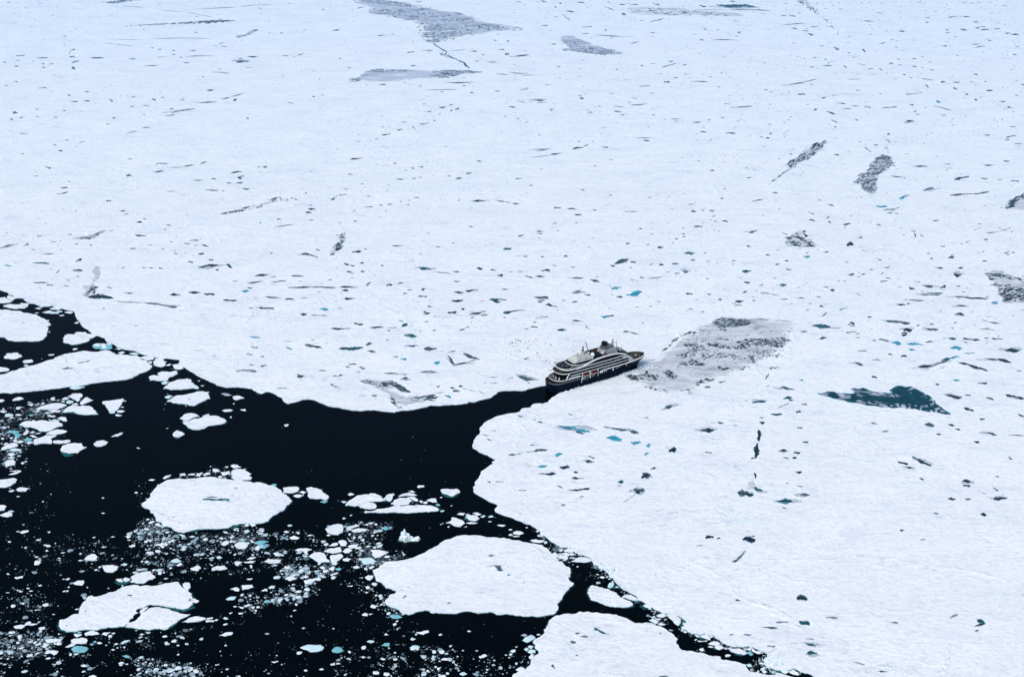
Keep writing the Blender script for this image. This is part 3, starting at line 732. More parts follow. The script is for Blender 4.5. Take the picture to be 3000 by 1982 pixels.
(TJ, '''w 700,1020 740,995 800,980 830,1030 835,1065 780,1050
T 660,1040 700,1022 780,1052 790,1075 680,1060
b 810,1000 850,1005 880,1020 850,1035
w 620,1060 660,1050 640,1075
b 660,1075 800,1070 790,1085 680,1088
w 805,1115 850,1090 930,1090 970,1115 900,1140 840,1130
w 890,1160 920,1135 960,1135 1020,1170 960,1200 910,1180
T 845,1190 890,1162 960,1203 1020,1172 1010,1200 930,1215
w 800,1155 840,1145 880,1158 840,1170
w 680,1190 720,1178 760,1205 720,1220
w 1095,1200 1150,1185 1230,1180 1300,1215 1335,1250 1300,1265 1200,1250 1120,1225
T 1130,1250 1200,1253 1300,1267 1250,1290 1160,1280
w 1325,1195 1370,1150 1400,1160 1380,1205
w 1390,1165 1420,1200 1500,1235 1550,1245 1480,1250 1400,1220
c 1330,1230 1380,1215 1420,1260 1380,1275
w 1035,1270 1080,1255 1115,1270 1090,1290 1040,1290
w 1490,1385 1530,1365 1570,1380 1520,1392
b 1325,1400 1370,1385 1395,1405 1360,1430
w 1450,1500 1480,1475 1500,1490 1480,1515
w 1510,1450 1550,1435 1590,1450 1550,1470
b 1440,1395 1460,1380 1465,1392
w 1590,1420 1650,1390 1670,1430 1640,1445
T 1615,1505 1655,1450 1682,1500 1640,1532
w 1740,1430 1800,1420 1850,1450 1890,1500 1850,1520 1790,1480
T 1690,1460 1760,1462 1860,1525 1800,1538 1720,1505
w 1900,1490 1960,1462 2020,1500 2030,1535 1960,1530 1910,1510'''),
(TQ, '''b 1520,1070 1560,1030 1640,995 1690,1020 1700,1045 1640,1075 1590,1100
g 1500,1000 1540,978 1590,990 1560,1020
w 1440,1470 1490,1432 1550,1440 1560,1470 1500,1490
b 1545,1190 1580,1165 1610,1195 1580,1215
b 1600,1150 1630,1135 1680,1150 1650,1180 1610,1170
b 1595,1230 1640,1190 1700,1200 1700,1240 1640,1250
w 1610,1295 1640,1250 1680,1260 1660,1320 1620,1318
T 1660,1320 1680,1262 1735,1255 1745,1275 1700,1312
w 1715,990 1740,980 1770,995 1740,1000
w 775,945 800,932 828,945 800,958
w 425,1325 470,1305 530,1315 510,1338 440,1338
b 675,1520 740,1495 780,1525 720,1545
w 335,1425 355,1412 372,1430 352,1440
w 1425,1155 1460,1150 1440,1168
w 885,1210 930,1205 910,1218
b 270,685 320,672 370,690 330,705
w 705,1205 722,1198 738,1206 720,1214
w 1130,1340 1145,1330 1160,1338 1142,1347
b 1340,1260 1385,1240 1395,1255 1360,1275
w 1285,1265 1305,1258 1320,1267 1300,1273'''),
]
# brash ice: tile, density, outline
BRASH = [(TD, 1.0, '0,340 300,320 500,270 700,230 920,240 850,520 650,520 250,520 200,560 0,640'), (TD, 1.0, '0,620 350,600 450,760 350,900 250,960 180,1130 0,1130'),
 (TD, .16, '0,1130 300,1000 700,1180 500,1440 0,1500'), (TD, .3, '300,1330 420,1320 440,1420 300,1430'), (TA, .9, '1530,830 1650,830 1900,900 1900,920 1560,915'), (TA, .8, '480,1060 600,960 860,905 800,940 520,1040'), (TA, .5, '0,1180 270,1085 400,1020 420,1060 100,1160'),
 (TA, .10, '500,380 1000,360 1030,430 700,520'), (TM, .45, '1750,1260 2000,1270 2030,1400 1740,1480'),
 (TK, 1.0, '1750,560 1950,330 2150,350 2306,450 2306,720 1900,700'), (TK, .30, '700,560 1700,540 1800,700 2306,720 2306,1000 1700,1010 700,950 300,700'), (TK, .16, '0,480 700,560 1000,1100 1200,1400 700,1568 0,1568'), (TK, .08, '0,0 700,0 700,480 0,480'),
 (TK, .8, '1850,900 2306,880 2306,1060 2060,1030 1780,1050'), (TK, .6, '1300,1330 1650,1210 1700,1220 1500,1330 1330,1370'),
 (TL, 1.0, '0,970 300,960 600,980 880,1020 700,1200 450,1300 0,1320'), (TL, .7, '1180,1040 1500,1010 1800,1080 2306,1040 2306,1120 1900,1180 1500,1240 1250,1180'), (TL, 1.0, '1850,1400 2306,1380 2700,1420 2700,1568 1900,1568'), (TL, .7, '280,500 750,500 700,620 400,620'), (TL, .22, '0,400 760,400 780,960 0,960'), (TL, .25, '0,1320 900,1250 1900,1250 1850,1568 0,1568'),
 (TM, 1.0, '20,850 250,830 450,960 700,1040 1100,1050 1450,910 1780,1040 1720,1260 1400,1250 1000,1270 600,1250 300,1200 0,1000'), (TM, .42, '0,1200 2306,1240 2306,1568 0,1568'), (TM, .9, '560,240 900,190 1020,140 1280,130 1290,300 900,265 600,280'), (TM, .3, '0,330 180,330 210,460 60,600 0,600'), (TM, .9, '1750,390 1900,400 1990,480 1960,450 1830,380'),
 (TN, .9, '2000,130 2306,80 2306,240 2160,240 2000,230'), (TN, .8, '260,300 560,260 900,250 850,340 700,290 560,285 440,290'), (TN, .9, '1350,480 1600,420 1900,460 2306,450 2306,560 1800,570 1550,690 1420,640'), (TN, .8, '1000,750 1250,740 1650,640 1680,720 1400,830 1250,900 900,880'), (TN, .45, '0,960 480,960 900,900 900,1060 400,1110 250,1200 0,1210'), (TN, .7, '0,1330 250,1300 450,1400 850,1500 850,1568 0,1568'), (TN, .12, '500,1100 2306,1150 2306,1568 500,1568'),
 (TO, 1.0, '950,900 1600,870 1600,960 1450,1100 1480,1270 1800,1290 1750,1370 1380,1500 1100,1480 1150,1150 1000,1050'), (TO, .5, '0,1000 700,1000 800,1100 700,1300 0,1350'), (TO, .1, '300,600 1000,600 1000,760 300,760'), (TO, .5, '1850,600 2100,600 2100,640 1850,640'), (TO, .6, '950,1100 1200,1090 1200,1480 950,1480'),
 (TP, 1.0, '1350,440 1560,430 1560,560 1680,650 1740,720 1700,900 1500,700 1330,560'), (TP, .6, '1530,840 1800,820 2050,900 2000,1000 1650,1050 1550,950'), (TP, .36, '950,1180 1400,1200 1600,1100 2000,1150 2306,1180 2306,1568 850,1568 850,1400'), (TP, 1.0, '150,60 880,40 880,200 400,230 120,230'), (TP, .5, '1050,50 1400,130 1340,440 850,400 600,270 950,260'), (TP, .9, '0,400 600,280 620,420 250,560 0,580'), (TP, .05, '0,600 1300,500 1500,1100 0,1300'),
 (TQ, 1.0, '1350,1430 1640,1320 1640,1370 1550,1450'), (TQ, .34, '500,1300 1400,1250 1600,1330 1400,1568 0,1568 0,1150 700,1150'), (TI, .35, '330,560 700,560 800,740 600,740'), (TJ, .3, '400,980 700,1100 760,1240 420,1150'), (TI, 1.0, '1390,1180 1640,1140 1640,1280 1450,1280'), (TI, .8, '820,560 960,660 900,690'), (TJ, 1.0, '1320,1380 1600,1300 1900,1450 1880,1530 1400,1500'), (TH, .7, '1630,1090 1900,1110 1990,1330 1870,1230'), (TI, 1.0, '60,260 380,250 330,470 200,440'), (TE, .12, '300,440 1000,600 900,700 350,700')]
# meltwater on the pack ice: tile, then strokes x0,y0,x1,y1,thickness,colour
STROKES = [
(U1, '113,389,172,386,6,d 255,401,333,402,6,d 482,393,525,398,6,d 633,404,722,404,8,d 97,427,140,418,4,g 20,433,45,433,4,d 95,459,130,461,5,d 285,443,310,446,5,d 340,447,375,446,4,d 500,435,550,422,7,d 500,470,522,478,12,t 290,469,318,471,5,d 890,410,945,410,5,d 1090,398,1160,395,3,d 1195,352,1218,352,5,d 1320,354,1358,352,5,d 1098,345,1122,344,5,d 1050,333,1068,334,4,d 1195,380,1220,378,4,d 1280,436,1315,437,5,d 1250,398,1268,400,5,d 1640,432,1730,428,10,d 1720,396,1800,392,7,d 1660,407,1690,408,4,d 1960,391,2010,390,4,d 2060,386,2115,374,4,d 1540,323,1575,324,4,d 2305,212,2360,207,6,d 1950,231,1970,230,5,d 2240,68,2255,70,6,d 1000,458,1100,455,4,d 1440,629,1490,626,7,d 1405,533,1420,535,5,d 1520,480,1540,481,4,d 1470,501,1600,513,4,s 1710,470,1760,472,3,s 590,638,620,638,6,d 475,660,490,668,8,d 482,706,545,706,5,d 585,702,625,703,7,t 760,690,782,705,8,d 1058,688,1080,695,10,t 915,673,940,675,5,d 1115,677,1140,678,4,d 1255,694,1282,695,6,d 1390,713,1500,710,6,d 1530,692,1600,680,5,d 1600,675,1700,650,4,d 1625,700,1645,690,10,d 1710,822,1730,824,7,d 780,822,802,820,7,d 740,863,760,864,6,d 990,887,1045,887,5,d 880,926,955,908,4,s 1185,787,1360,755,6,s 1150,805,1220,798,4,d 1000,733,1040,738,5,t 1170,760,1205,755,5,d 95,782,118,785,14,s 70,828,88,830,8,d 135,818,158,817,6,d 370,817,400,816,5,t 248,812,270,813,4,d 240,760,270,760,4,d 435,769,462,769,4,d 270,613,325,612,5,d 102,568,125,571,5,t 35,594,55,595,4,d 2000,712,2040,718,5,s 2170,673,2195,672,4,d 135,925,190,932,5,d 2355,408,2374,408,5,t 1390,70,1640,52,3,s 1660,50,1890,33,3,s 845,42,1000,52,3,g 1090,68,1300,85,3,g 1300,85,1480,118,4,g 720,270,1000,275,3,g 1080,272,1470,271,3,s 720,300,930,320,4,g 490,350,520,345,10,g 480,375,490,360,6,g 1280,395,1500,390,6,g'),
(U2, '1560,78,1625,83,7,d 1640,15,1690,22,6,d 1515,22,1530,25,7,d 1485,47,1495,52,7,t 1540,100,1590,145,5,s 1930,32,1980,32,5,d 1990,0,2010,2,4,t 2010,33,2065,33,5,d 2170,30,2220,30,5,d 2150,150,2240,130,6,d 1950,95,1980,105,10,t 1820,40,1900,72,4,s 1385,5,1430,18,5,d 1220,14,1250,16,4,d 1140,376,1165,378,12,d 1212,390,1300,384,7,d 1090,345,1135,342,5,d 1060,280,1080,283,5,d 1150,287,1170,288,6,d 975,381,995,381,4,d 455,368,510,358,5,d 555,350,640,352,4,s 680,375,720,380,5,d 250,250,320,245,4,d 345,237,370,238,3,s 480,456,520,458,5,d 685,490,800,488,4,d 930,425,960,425,4,d 1015,430,1080,435,6,s 1170,505,1305,510,5,d 1075,513,1170,520,4,s 1230,525,1370,522,3,s 845,598,862,597,5,d 700,572,930,570,5,d 260,590,310,588,6,d 170,592,180,593,5,d 535,600,560,601,4,d 580,628,810,624,4,s 690,640,710,635,4,d 898,643,918,646,6,d 1060,634,1105,634,4,d 1240,624,1300,622,4,d 1335,697,1410,701,8,t 1655,682,1685,685,8,d 1650,665,1670,667,5,t 1900,775,1945,780,7,d 1895,738,1970,747,4,d 1940,798,1970,799,4,d 1995,710,2015,715,5,d 2010,730,2130,722,6,s 2020,683,2055,685,4,d 1780,738,1810,739,4,c 1860,652,1900,650,3,s 2070,600,2145,595,6,d 2245,570,2280,572,10,d 2285,828,2360,830,4,d 2145,648,2178,648,4,d 2010,303,2075,288,4,d 1828,208,1845,212,6,d 1670,236,1725,232,4,d 1670,190,1745,186,4,d 1760,244,1945,254,4,d 2080,456,2100,458,6,d 1905,484,1925,483,5,d 1390,180,1440,177,4,d 2150,226,2180,230,5,d 2310,540,2345,540,4,d 680,748,730,744,8,d 750,732,775,730,6,d 755,768,775,768,6,d 790,762,820,752,9,d 675,793,690,794,4,d 595,778,630,774,5,s 640,838,655,838,5,d 540,865,610,855,6,d 490,875,520,905,4,s 415,850,455,850,4,s 390,905,425,897,6,d 285,940,340,932,7,d 1160,741,1215,748,6,d 1450,765,1470,765,8,s 1220,828,1235,826,6,s 1132,810,1148,810,5,d 1370,938,1382,940,5,d 1210,700,1300,718,4,g 1300,718,1450,715,4,g 1450,715,1600,752,4,g 740,360,890,348,4,g 640,300,660,320,10,s 660,320,735,358,8,d 735,360,720,378,8,s 720,380,790,412,8,s 790,412,850,435,8,s 850,435,890,475,14,s 2230,470,2330,440,10,g'),
(U3, '235,35,500,48,20,t 280,42,480,47,11,d 330,10,365,12,7,t 330,70,615,75,5,d 75,70,300,68,3,s 0,90,30,90,8,t 130,45,165,48,6,d 690,110,720,111,5,d 740,112,790,115,5,d 838,215,870,217,6,d 870,235,915,245,8,d 385,230,400,224,9,d 200,278,385,280,4,d 120,277,145,280,6,d 145,205,170,207,5,d 760,195,800,205,5,d 680,175,850,160,4,d 890,190,950,185,5,d 1260,145,1330,150,5,d 1050,330,1085,345,16,g 1250,345,1270,360,10,t 1145,370,1165,367,4,d 985,412,1005,414,5,d 910,400,940,402,4,s 975,457,1035,460,6,t 1115,455,1140,472,6,d 1010,435,1020,437,4,d 1220,445,1275,455,4,s 1435,440,1465,443,6,d 1500,447,1520,458,4,d 1285,478,1335,480,4,t 1365,475,1390,490,6,t 1595,463,1625,464,6,d 1655,469,1672,470,4,d 1530,520,1550,522,5,d 730,592,830,572,7,s 820,575,935,548,5,d 1660,548,1740,557,5,d 1690,590,1710,610,7,t 1800,570,1825,570,10,d 1880,570,1925,575,6,d 1885,610,1905,620,10,t 2110,628,2155,632,8,d 2020,518,2055,519,6,d 2095,568,2115,566,5,d 1967,655,1985,657,8,t 1765,705,1795,712,12,c 2030,692,2048,696,9,t 2200,705,2245,708,6,t 2260,745,2285,748,10,d 1745,740,1870,768,6,s 1580,730,1605,731,7,d 1430,750,1490,742,7,t 1260,740,1310,748,6,d 1170,738,1240,738,4,t 1110,758,1175,757,4,d 1380,752,1470,748,4,d 1000,775,1060,795,9,t 915,762,932,762,10,d 965,680,995,682,6,d 1070,715,1135,720,5,d 800,655,850,658,10,s 240,605,258,606,6,d 565,625,590,626,5,d 605,640,625,640,4,d 375,745,480,738,6,d 285,722,335,724,4,d 265,816,292,817,5,d 65,848,130,850,6,d 300,924,370,927,7,d 120,918,165,919,7,t 605,930,620,928,8,t 1035,835,1075,850,7,t 1055,880,1068,885,6,d 1200,835,1222,836,6,d 1560,842,1600,838,12,d 1805,803,1830,801,6,d 1605,775,1622,775,6,d 1620,795,1650,797,4,d 1845,122,1910,118,5,d 1950,115,2000,120,6,d 2025,155,2055,152,6,d 2035,195,2060,196,8,t 2075,208,2130,206,7,t 2060,186,2110,184,4,d 2170,200,2205,200,6,t 2245,232,2280,230,7,d 2285,240,2340,238,8,d 1950,210,1975,212,8,t 1830,207,1850,207,5,d 1690,155,1708,156,6,d 1690,125,1720,122,5,t 2120,282,2150,282,5,t 1810,320,1835,322,7,t 2000,310,2080,306,4,d 2030,330,2105,322,5,d 1365,305,1410,296,4,d 1480,328,1495,328,5,d 2295,380,2330,378,6,d 1905,387,1920,387,5,d 1500,215,1550,222,6,d 950,320,980,320,4,d 2312,663,2332,664,6,t 2095,940,2140,938,6,s 2290,945,2320,945,6,s 1425,935,1440,930,10,s 50,565,180,570,5,t 1140,552,1240,550,4,g 1545,655,1640,650,10,g 1060,240,1080,235,12,g 1050,200,1030,175,8,g'),
(U4, '457,72,475,73,6,d 370,103,390,104,5,d 413,143,432,148,9,d 550,92,590,82,4,d 148,167,165,168,5,d 320,258,352,268,10,s 245,322,265,320,4,d 472,358,490,359,5,d 425,403,468,403,9,d 395,448,475,432,7,d 740,494,770,495,8,d 878,318,905,315,9,d 900,322,922,323,5,d 1085,240,1110,230,5,d 1105,232,1165,237,6,d 1065,292,1140,286,7,d 1180,262,1270,258,4,s 1270,258,1360,240,6,d 1390,235,1435,222,7,d 1345,355,1415,351,5,d 1470,341,1505,342,6,d 1605,298,1680,290,9,d 1650,325,1700,322,6,s 1655,333,1680,338,10,d 1575,373,1610,370,6,t 1640,372,1690,366,7,d 1790,262,1810,260,5,t 1828,258,1858,259,8,t 1685,410,1735,412,9,d 1430,418,1520,423,7,d 1545,425,1562,427,5,d 1160,430,1220,428,4,s 2120,440,2136,440,5,d 2305,485,2325,480,12,t 2315,475,2350,458,4,s 2140,552,2195,553,9,d 2125,574,2168,574,9,d 2150,524,2172,524,5,d 2152,628,2178,628,5,d 1925,621,1958,623,6,d 1910,672,2040,657,6,s 1803,646,1818,648,5,d 945,642,990,643,8,d 1160,665,1180,663,7,d 1138,693,1156,693,5,c 940,733,1015,736,10,d 1320,768,1380,768,7,t 1280,790,1315,792,6,d 1405,800,1450,812,8,d 1182,780,1200,781,4,d 1350,803,1375,804,4,d 1030,803,1055,801,4,d 900,826,945,824,5,s 1122,830,1142,830,5,d 1380,862,1418,863,10,d 1212,862,1232,863,6,d 1310,917,1345,918,9,s 1455,903,1480,904,10,t 1385,952,1440,948,14,t 1420,946,1515,939,13,d 1580,940,1610,955,18,t 1500,972,1522,973,7,d 528,914,565,898,13,d 228,925,340,930,11,t 25,937,80,948,6,c 510,975,572,976,10,d 390,995,415,975,7,s 285,862,380,861,6,s 220,834,240,834,5,d 260,740,290,737,5,d 0,825,90,798,8,s 232,1060,325,1062,9,t 325,1080,370,1081,7,d 440,1084,480,1085,5,t 455,1045,490,1047,4,c 845,957,870,958,5,d 990,957,1020,958,5,d 1038,959,1065,960,5,d 1105,960,1130,966,8,d 1775,1018,1865,1005,12,d 2025,1013,2110,1017,8,d 1880,1025,1920,1020,5,t 1720,1065,1830,1050,8,s 1885,1060,1990,1050,7,d 2005,1095,2150,1092,9,d 2175,1090,2335,1098,9,d 1680,1120,1728,1120,13,c 1720,1098,1760,1100,7,t 1185,1147,1252,1148,13,d 1310,1130,1395,1130,11,d 1420,1140,1490,1145,14,d 1555,1185,1642,1185,13,d 1850,1160,1930,1170,9,s 1985,1178,2045,1178,10,d 1620,1053,1650,1053,5,t 860,1135,925,1138,7,s 740,1092,780,1100,6,s 2100,860,2150,864,12,d 2150,868,2210,887,9,s 2340,828,2374,822,18,d 2295,867,2325,862,10,d 2200,833,2225,838,10,s 1880,858,1898,857,5,d 522,793,540,794,5,d 622,801,642,800,5,d 360,780,395,780,4,s 620,1160,780,1168,26,d 790,1188,1000,1200,9,g 1000,1202,1140,1222,11,s 1140,1222,1230,1232,13,s'),
(U5, '65,203,125,200,9,d 280,35,330,32,6,d 232,65,255,64,4,s 360,233,385,234,6,d 545,259,568,259,8,t 485,267,510,268,7,d 945,218,975,221,7,d 370,343,440,344,5,t 490,338,520,337,5,d 795,340,840,337,7,d 865,304,912,300,6,d 1350,148,1450,135,6,s 1320,192,1450,178,4,s 1450,175,1530,162,7,d 1608,132,1680,122,10,d 1680,118,1725,100,5,s 1812,121,1855,122,8,d 2100,75,2145,76,7,d 2040,55,2170,58,4,s 495,470,542,471,6,d 405,499,420,499,5,d 165,537,220,535,5,s 265,524,288,525,6,d 175,463,200,462,5,d 22,413,42,413,5,d 675,477,692,478,5,d 810,490,830,491,4,d 915,495,1005,492,10,d 1065,493,1140,500,6,s 1140,500,1235,517,7,d 1480,540,1525,542,9,d 1575,548,1625,550,9,d 1625,589,1670,590,10,d 1750,558,1772,560,6,d 1965,568,2060,568,4,d 890,674,915,673,6,d 1230,737,1268,733,9,d 1130,832,1180,825,15,t 1350,705,1410,706,7,s 1360,722,1400,722,5,s 1470,650,1500,650,5,d 1622,645,1645,645,5,d 1500,700,1518,701,4,d 598,716,615,716,4,d 655,813,680,814,4,d 770,785,790,786,5,d 355,807,430,806,7,s 75,850,135,845,13,d 158,829,172,827,6,d 22,931,50,935,12,d 60,943,92,945,8,d 125,926,160,928,7,d 40,986,68,987,11,d 135,984,165,985,8,d 170,1085,205,1060,10,s 315,1080,350,1078,12,d 275,943,295,943,6,d 545,963,620,970,16,t 640,985,760,1000,9,g 775,985,820,988,8,d 945,962,980,965,14,d 1040,972,1068,977,10,d 1090,1010,1120,1012,14,d 1270,880,1292,881,7,d 1385,881,1408,882,7,d 1548,878,1572,880,10,d 1395,978,1447,977,14,d 1170,987,1190,987,4,d 1225,986,1260,986,5,d 1280,1015,1330,1030,8,t 1350,1020,1415,1020,8,d 1610,1030,1675,1030,9,d 1735,1043,1792,1057,14,s 1870,943,1900,945,10,d 1900,930,1995,900,18,s 1905,932,1960,915,10,d 2015,920,2045,920,12,d 2210,935,2240,940,10,d 2200,818,2240,818,11,d 1980,790,2008,790,10,s 2068,688,2090,688,6,d 2300,930,2345,932,10,s 2320,998,2350,998,8,t 2080,1027,2105,1027,8,t 2130,1035,2240,1020,6,s 780,1055,825,1052,7,d 785,1130,850,1130,12,t 870,1120,915,1115,14,d 530,1158,562,1158,8,d 565,1158,595,1158,8,d 560,1112,582,1106,11,d 460,1112,500,1115,6,s 765,1190,850,1185,12,d 1030,1180,1145,1182,14,t 1060,1193,1105,1196,14,d 1115,1110,1160,1110,7,d 1425,1215,1460,1220,14,d 1455,1225,1502,1229,7,d 1610,1195,1640,1195,10,t 1915,1162,1955,1162,11,t 1990,1147,2085,1128,26,c 1885,1105,1920,1100,16,c 0,1092,80,1092,12,d 0,1117,50,1117,10,d 25,1176,78,1176,11,d 570,1276,615,1274,11,d 745,1272,797,1267,17,d 835,1246,858,1247,9,d 905,1280,970,1270,13,d 960,1268,1005,1263,6,d 975,1290,1010,1288,9,d 1130,1272,1210,1258,18,t 1200,1258,1280,1252,7,s 1810,1298,1860,1298,15,c 1850,1296,1895,1288,9,d 1610,1325,1668,1330,9,t 1320,1370,1365,1370,8,d 1500,1390,1565,1388,13,t 1700,1365,1722,1382,8,s 92,1347,150,1352,13,d 200,1374,290,1374,10,d 425,1365,455,1350,18,t 330,1375,385,1375,6,s 820,1392,860,1385,7,t 635,1395,660,1392,8,g 230,1285,265,1290,4,s 1350,1312,1440,1300,9,g 1960,1402,2000,1404,8,d 2000,1406,2070,1420,7,s 580,1333,610,1334,4,d 2088,1343,2105,1344,5,d 450,1420,490,1420,6,s 1600,1135,1700,1130,14,g 1690,1145,1730,1148,8,d'),
(U6, '20,860,72,860,14,t 78,673,138,672,8,d 460,718,515,704,11,s 447,806,472,814,8,d 0,720,15,726,6,d 0,742,18,742,8,d 0,985,35,990,13,t 418,985,475,980,16,t 430,1060,465,1062,14,t 682,1082,718,1080,14,t 645,937,672,934,8,t 712,911,735,911,8,t 343,910,368,910,6,t 838,880,885,881,12,c 858,857,875,857,6,c 980,852,1015,848,7,t 1148,798,1180,798,24,d 1120,660,1165,653,12,d 1003,611,1018,608,8,d 1015,640,1030,642,9,d 1010,522,1050,528,7,d 1345,532,1420,533,14,c 1395,555,1510,540,8,d 1510,482,1548,462,14,c 1680,420,1745,402,11,t 1590,255,1705,255,6,d 1825,238,1860,242,7,c 1840,267,1875,268,4,c 1890,346,1990,325,14,d 1890,344,1930,346,8,t 2075,337,2120,340,7,d 2190,346,2222,347,5,d 2285,356,2340,358,9,d 1855,458,2020,445,9,d 2020,445,2130,430,9,d 2090,247,2170,246,6,d 2230,217,2275,217,7,d 2255,52,2300,42,9,d 2245,70,2270,71,6,d 2310,98,2355,96,7,d 1270,125,1310,155,8,g 1335,107,1358,108,9,c 1055,172,1085,175,9,d 580,58,605,58,8,t 1600,705,1622,706,6,s 1612,710,1620,745,8,s 1850,892,1888,883,12,d 1865,874,1885,872,6,d 1920,960,1948,963,11,d 1892,1008,1930,1012,22,d 1760,956,1808,962,11,s 1675,1083,1738,1092,13,d 1795,1097,1825,1088,17,t 1575,1096,1607,1108,15,t 1695,1133,1808,1135,9,t 1660,1145,1790,1150,7,d 1890,1160,2000,1166,8,s 1960,1166,2125,1176,12,s 2155,1200,2185,1202,14,c 1905,1222,1975,1225,8,t 1575,1185,1670,1190,8,t 1485,1214,1550,1218,9,d 1560,1210,1582,1206,7,d 1025,1110,1055,1118,12,t 985,1093,1010,1095,6,t 1092,1252,1130,1240,9,c 955,1225,975,1228,16,g 965,1297,1005,1272,13,g 540,1132,605,1138,6,d 610,1140,680,1152,4,s 365,1195,425,1190,12,d 358,1220,410,1217,6,d 485,1186,505,1186,6,d 680,1176,735,1176,5,d 790,1170,850,1170,5,d 25,1140,65,1142,13,s 248,1180,268,1180,9,t 910,1355,1025,1370,17,t 1165,1337,1195,1352,12,d 1163,1364,1195,1362,7,c 1282,1300,1315,1302,6,d 1912,1277,1952,1284,12,d 1420,1327,1520,1338,9,t 1510,1336,1575,1350,9,d 1545,1388,1590,1392,20,d 1525,1412,1560,1412,12,d 1705,1385,1770,1391,9,d 1720,1350,1748,1351,6,d 2080,1325,2130,1335,4,s 2130,1336,2215,1346,7,t 730,1400,755,1402,6,d 820,1403,860,1400,6,d 2110,715,2200,708,6,s 2200,705,2285,685,5,g 2095,763,2122,762,8,d 2235,855,2265,856,7,d 2290,853,2312,854,6,d 2085,910,2120,914,7,s 1150,1012,1192,1003,11,s 1370,1055,1425,1050,8,t 1378,1003,1395,996,7,t 1405,958,1440,957,6,t 1720,892,1738,895,8,d 940,490,960,488,5,d 625,440,660,438,7,s 480,498,560,484,6,s 690,718,730,730,8,g 60,568,88,568,10,d 130,558,150,559,6,d 190,562,205,562,6,d 210,637,235,636,5,s 880,625,920,635,10,s 870,570,920,590,6,g'),
(V1, '130,855,215,850,22,d 245,800,285,803,11,t 195,800,215,801,6,s 355,820,382,821,6,d 470,660,578,652,14,t 685,555,765,570,14,t 705,632,755,628,18,t 740,645,775,645,8,d 670,695,735,668,14,g 615,742,690,742,15,t 790,725,818,725,14,d 535,765,560,768,7,s 540,797,563,801,18,d 530,858,532,922,26,d 520,948,508,1042,28,d 475,1048,500,1048,8,d 502,1150,508,1188,12,d 830,672,862,674,9,d 798,835,830,837,9,d 838,935,872,938,12,d 672,995,718,994,15,d 775,1010,815,1008,14,d 765,1044,790,1045,12,d 700,1040,735,1050,10,g 790,1145,825,1145,14,d 395,1288,480,1300,40,s 420,1296,478,1302,22,d 500,1253,547,1276,20,t 655,1347,755,1350,26,t 695,1390,718,1396,9,t 820,1300,880,1300,17,s 722,1222,735,1223,6,d 800,1238,832,1248,9,g 160,1005,200,1010,18,g 1500,1073,1562,1090,18,d 1555,1113,1602,1115,11,d 1598,1038,1650,1060,13,t 1640,1060,1725,1097,22,d 1652,1185,1670,1198,12,d 1690,815,1742,820,24,s 1715,818,1742,822,16,d 1765,880,1798,883,9,d 1845,812,1890,822,10,d 1895,845,1930,848,8,d 2030,932,2062,938,13,d 1840,612,1935,627,22,d 1965,610,2005,612,8,d 1960,700,2020,716,17,d 2250,608,2310,615,15,d 2300,620,2372,635,12,d 2115,625,2158,642,13,d 1760,535,1785,536,11,t 1880,505,1930,508,9,c 2055,525,2115,528,13,s 2110,868,2180,886,13,s 2260,886,2374,893,5,d 1950,1208,2000,1207,18,d 1955,1235,1995,1242,16,d 1850,1330,1895,1330,15,d 1965,1330,2002,1332,12,d 2170,1330,2205,1330,18,d 2205,1325,2250,1325,16,d 2160,1255,2197,1274,8,d 2180,1173,2200,1176,8,d 2265,1040,2292,1056,8,d 910,125,1022,138,18,t 1165,103,1192,112,11,d 1420,97,1500,100,11,t 1500,101,1577,114,10,d 1540,160,1587,155,18,d 1530,190,1558,190,13,d 1365,223,1440,236,10,d 1458,243,1512,252,22,c 1560,253,1672,260,12,c 1575,293,1618,296,11,c 1590,435,1632,428,10,c 1640,412,1760,408,15,d 1745,402,1840,370,11,d 1798,368,1860,355,15,t 1850,355,1925,343,11,c 1920,385,2000,400,10,d 1985,400,2117,441,18,d 2100,355,2180,362,10,d 2165,362,2285,382,15,d 2245,300,2340,300,20,d 1868,280,1938,282,20,c 1955,318,2035,315,7,c 1955,216,1995,220,14,d 1990,222,2062,226,12,d 1850,215,1902,218,12,t 2150,218,2200,219,9,d 1700,152,1768,157,11,d 1195,378,1252,402,12,s 1520,338,1557,338,13,t 1320,362,1375,368,7,c 1430,325,1460,327,9,s 1215,305,1280,300,7,d 960,215,992,210,14,d 815,168,868,168,7,d 1318,478,1348,490,12,d 1200,210,1230,211,5,d 812,500,838,510,9,c 2065,152,2170,158,5,d 1905,43,1953,50,12,d 1285,67,1315,69,6,d 610,425,645,420,16,s 575,500,600,460,10,g 578,545,598,546,8,d 2070,775,2098,776,14,t 1310,800,1355,812,14,g 1390,860,1430,862,14,g 2330,738,2372,762,10,d 2322,439,2355,440,7,t 1690,240,1740,237,8,d 250,520,300,512,8,t'),
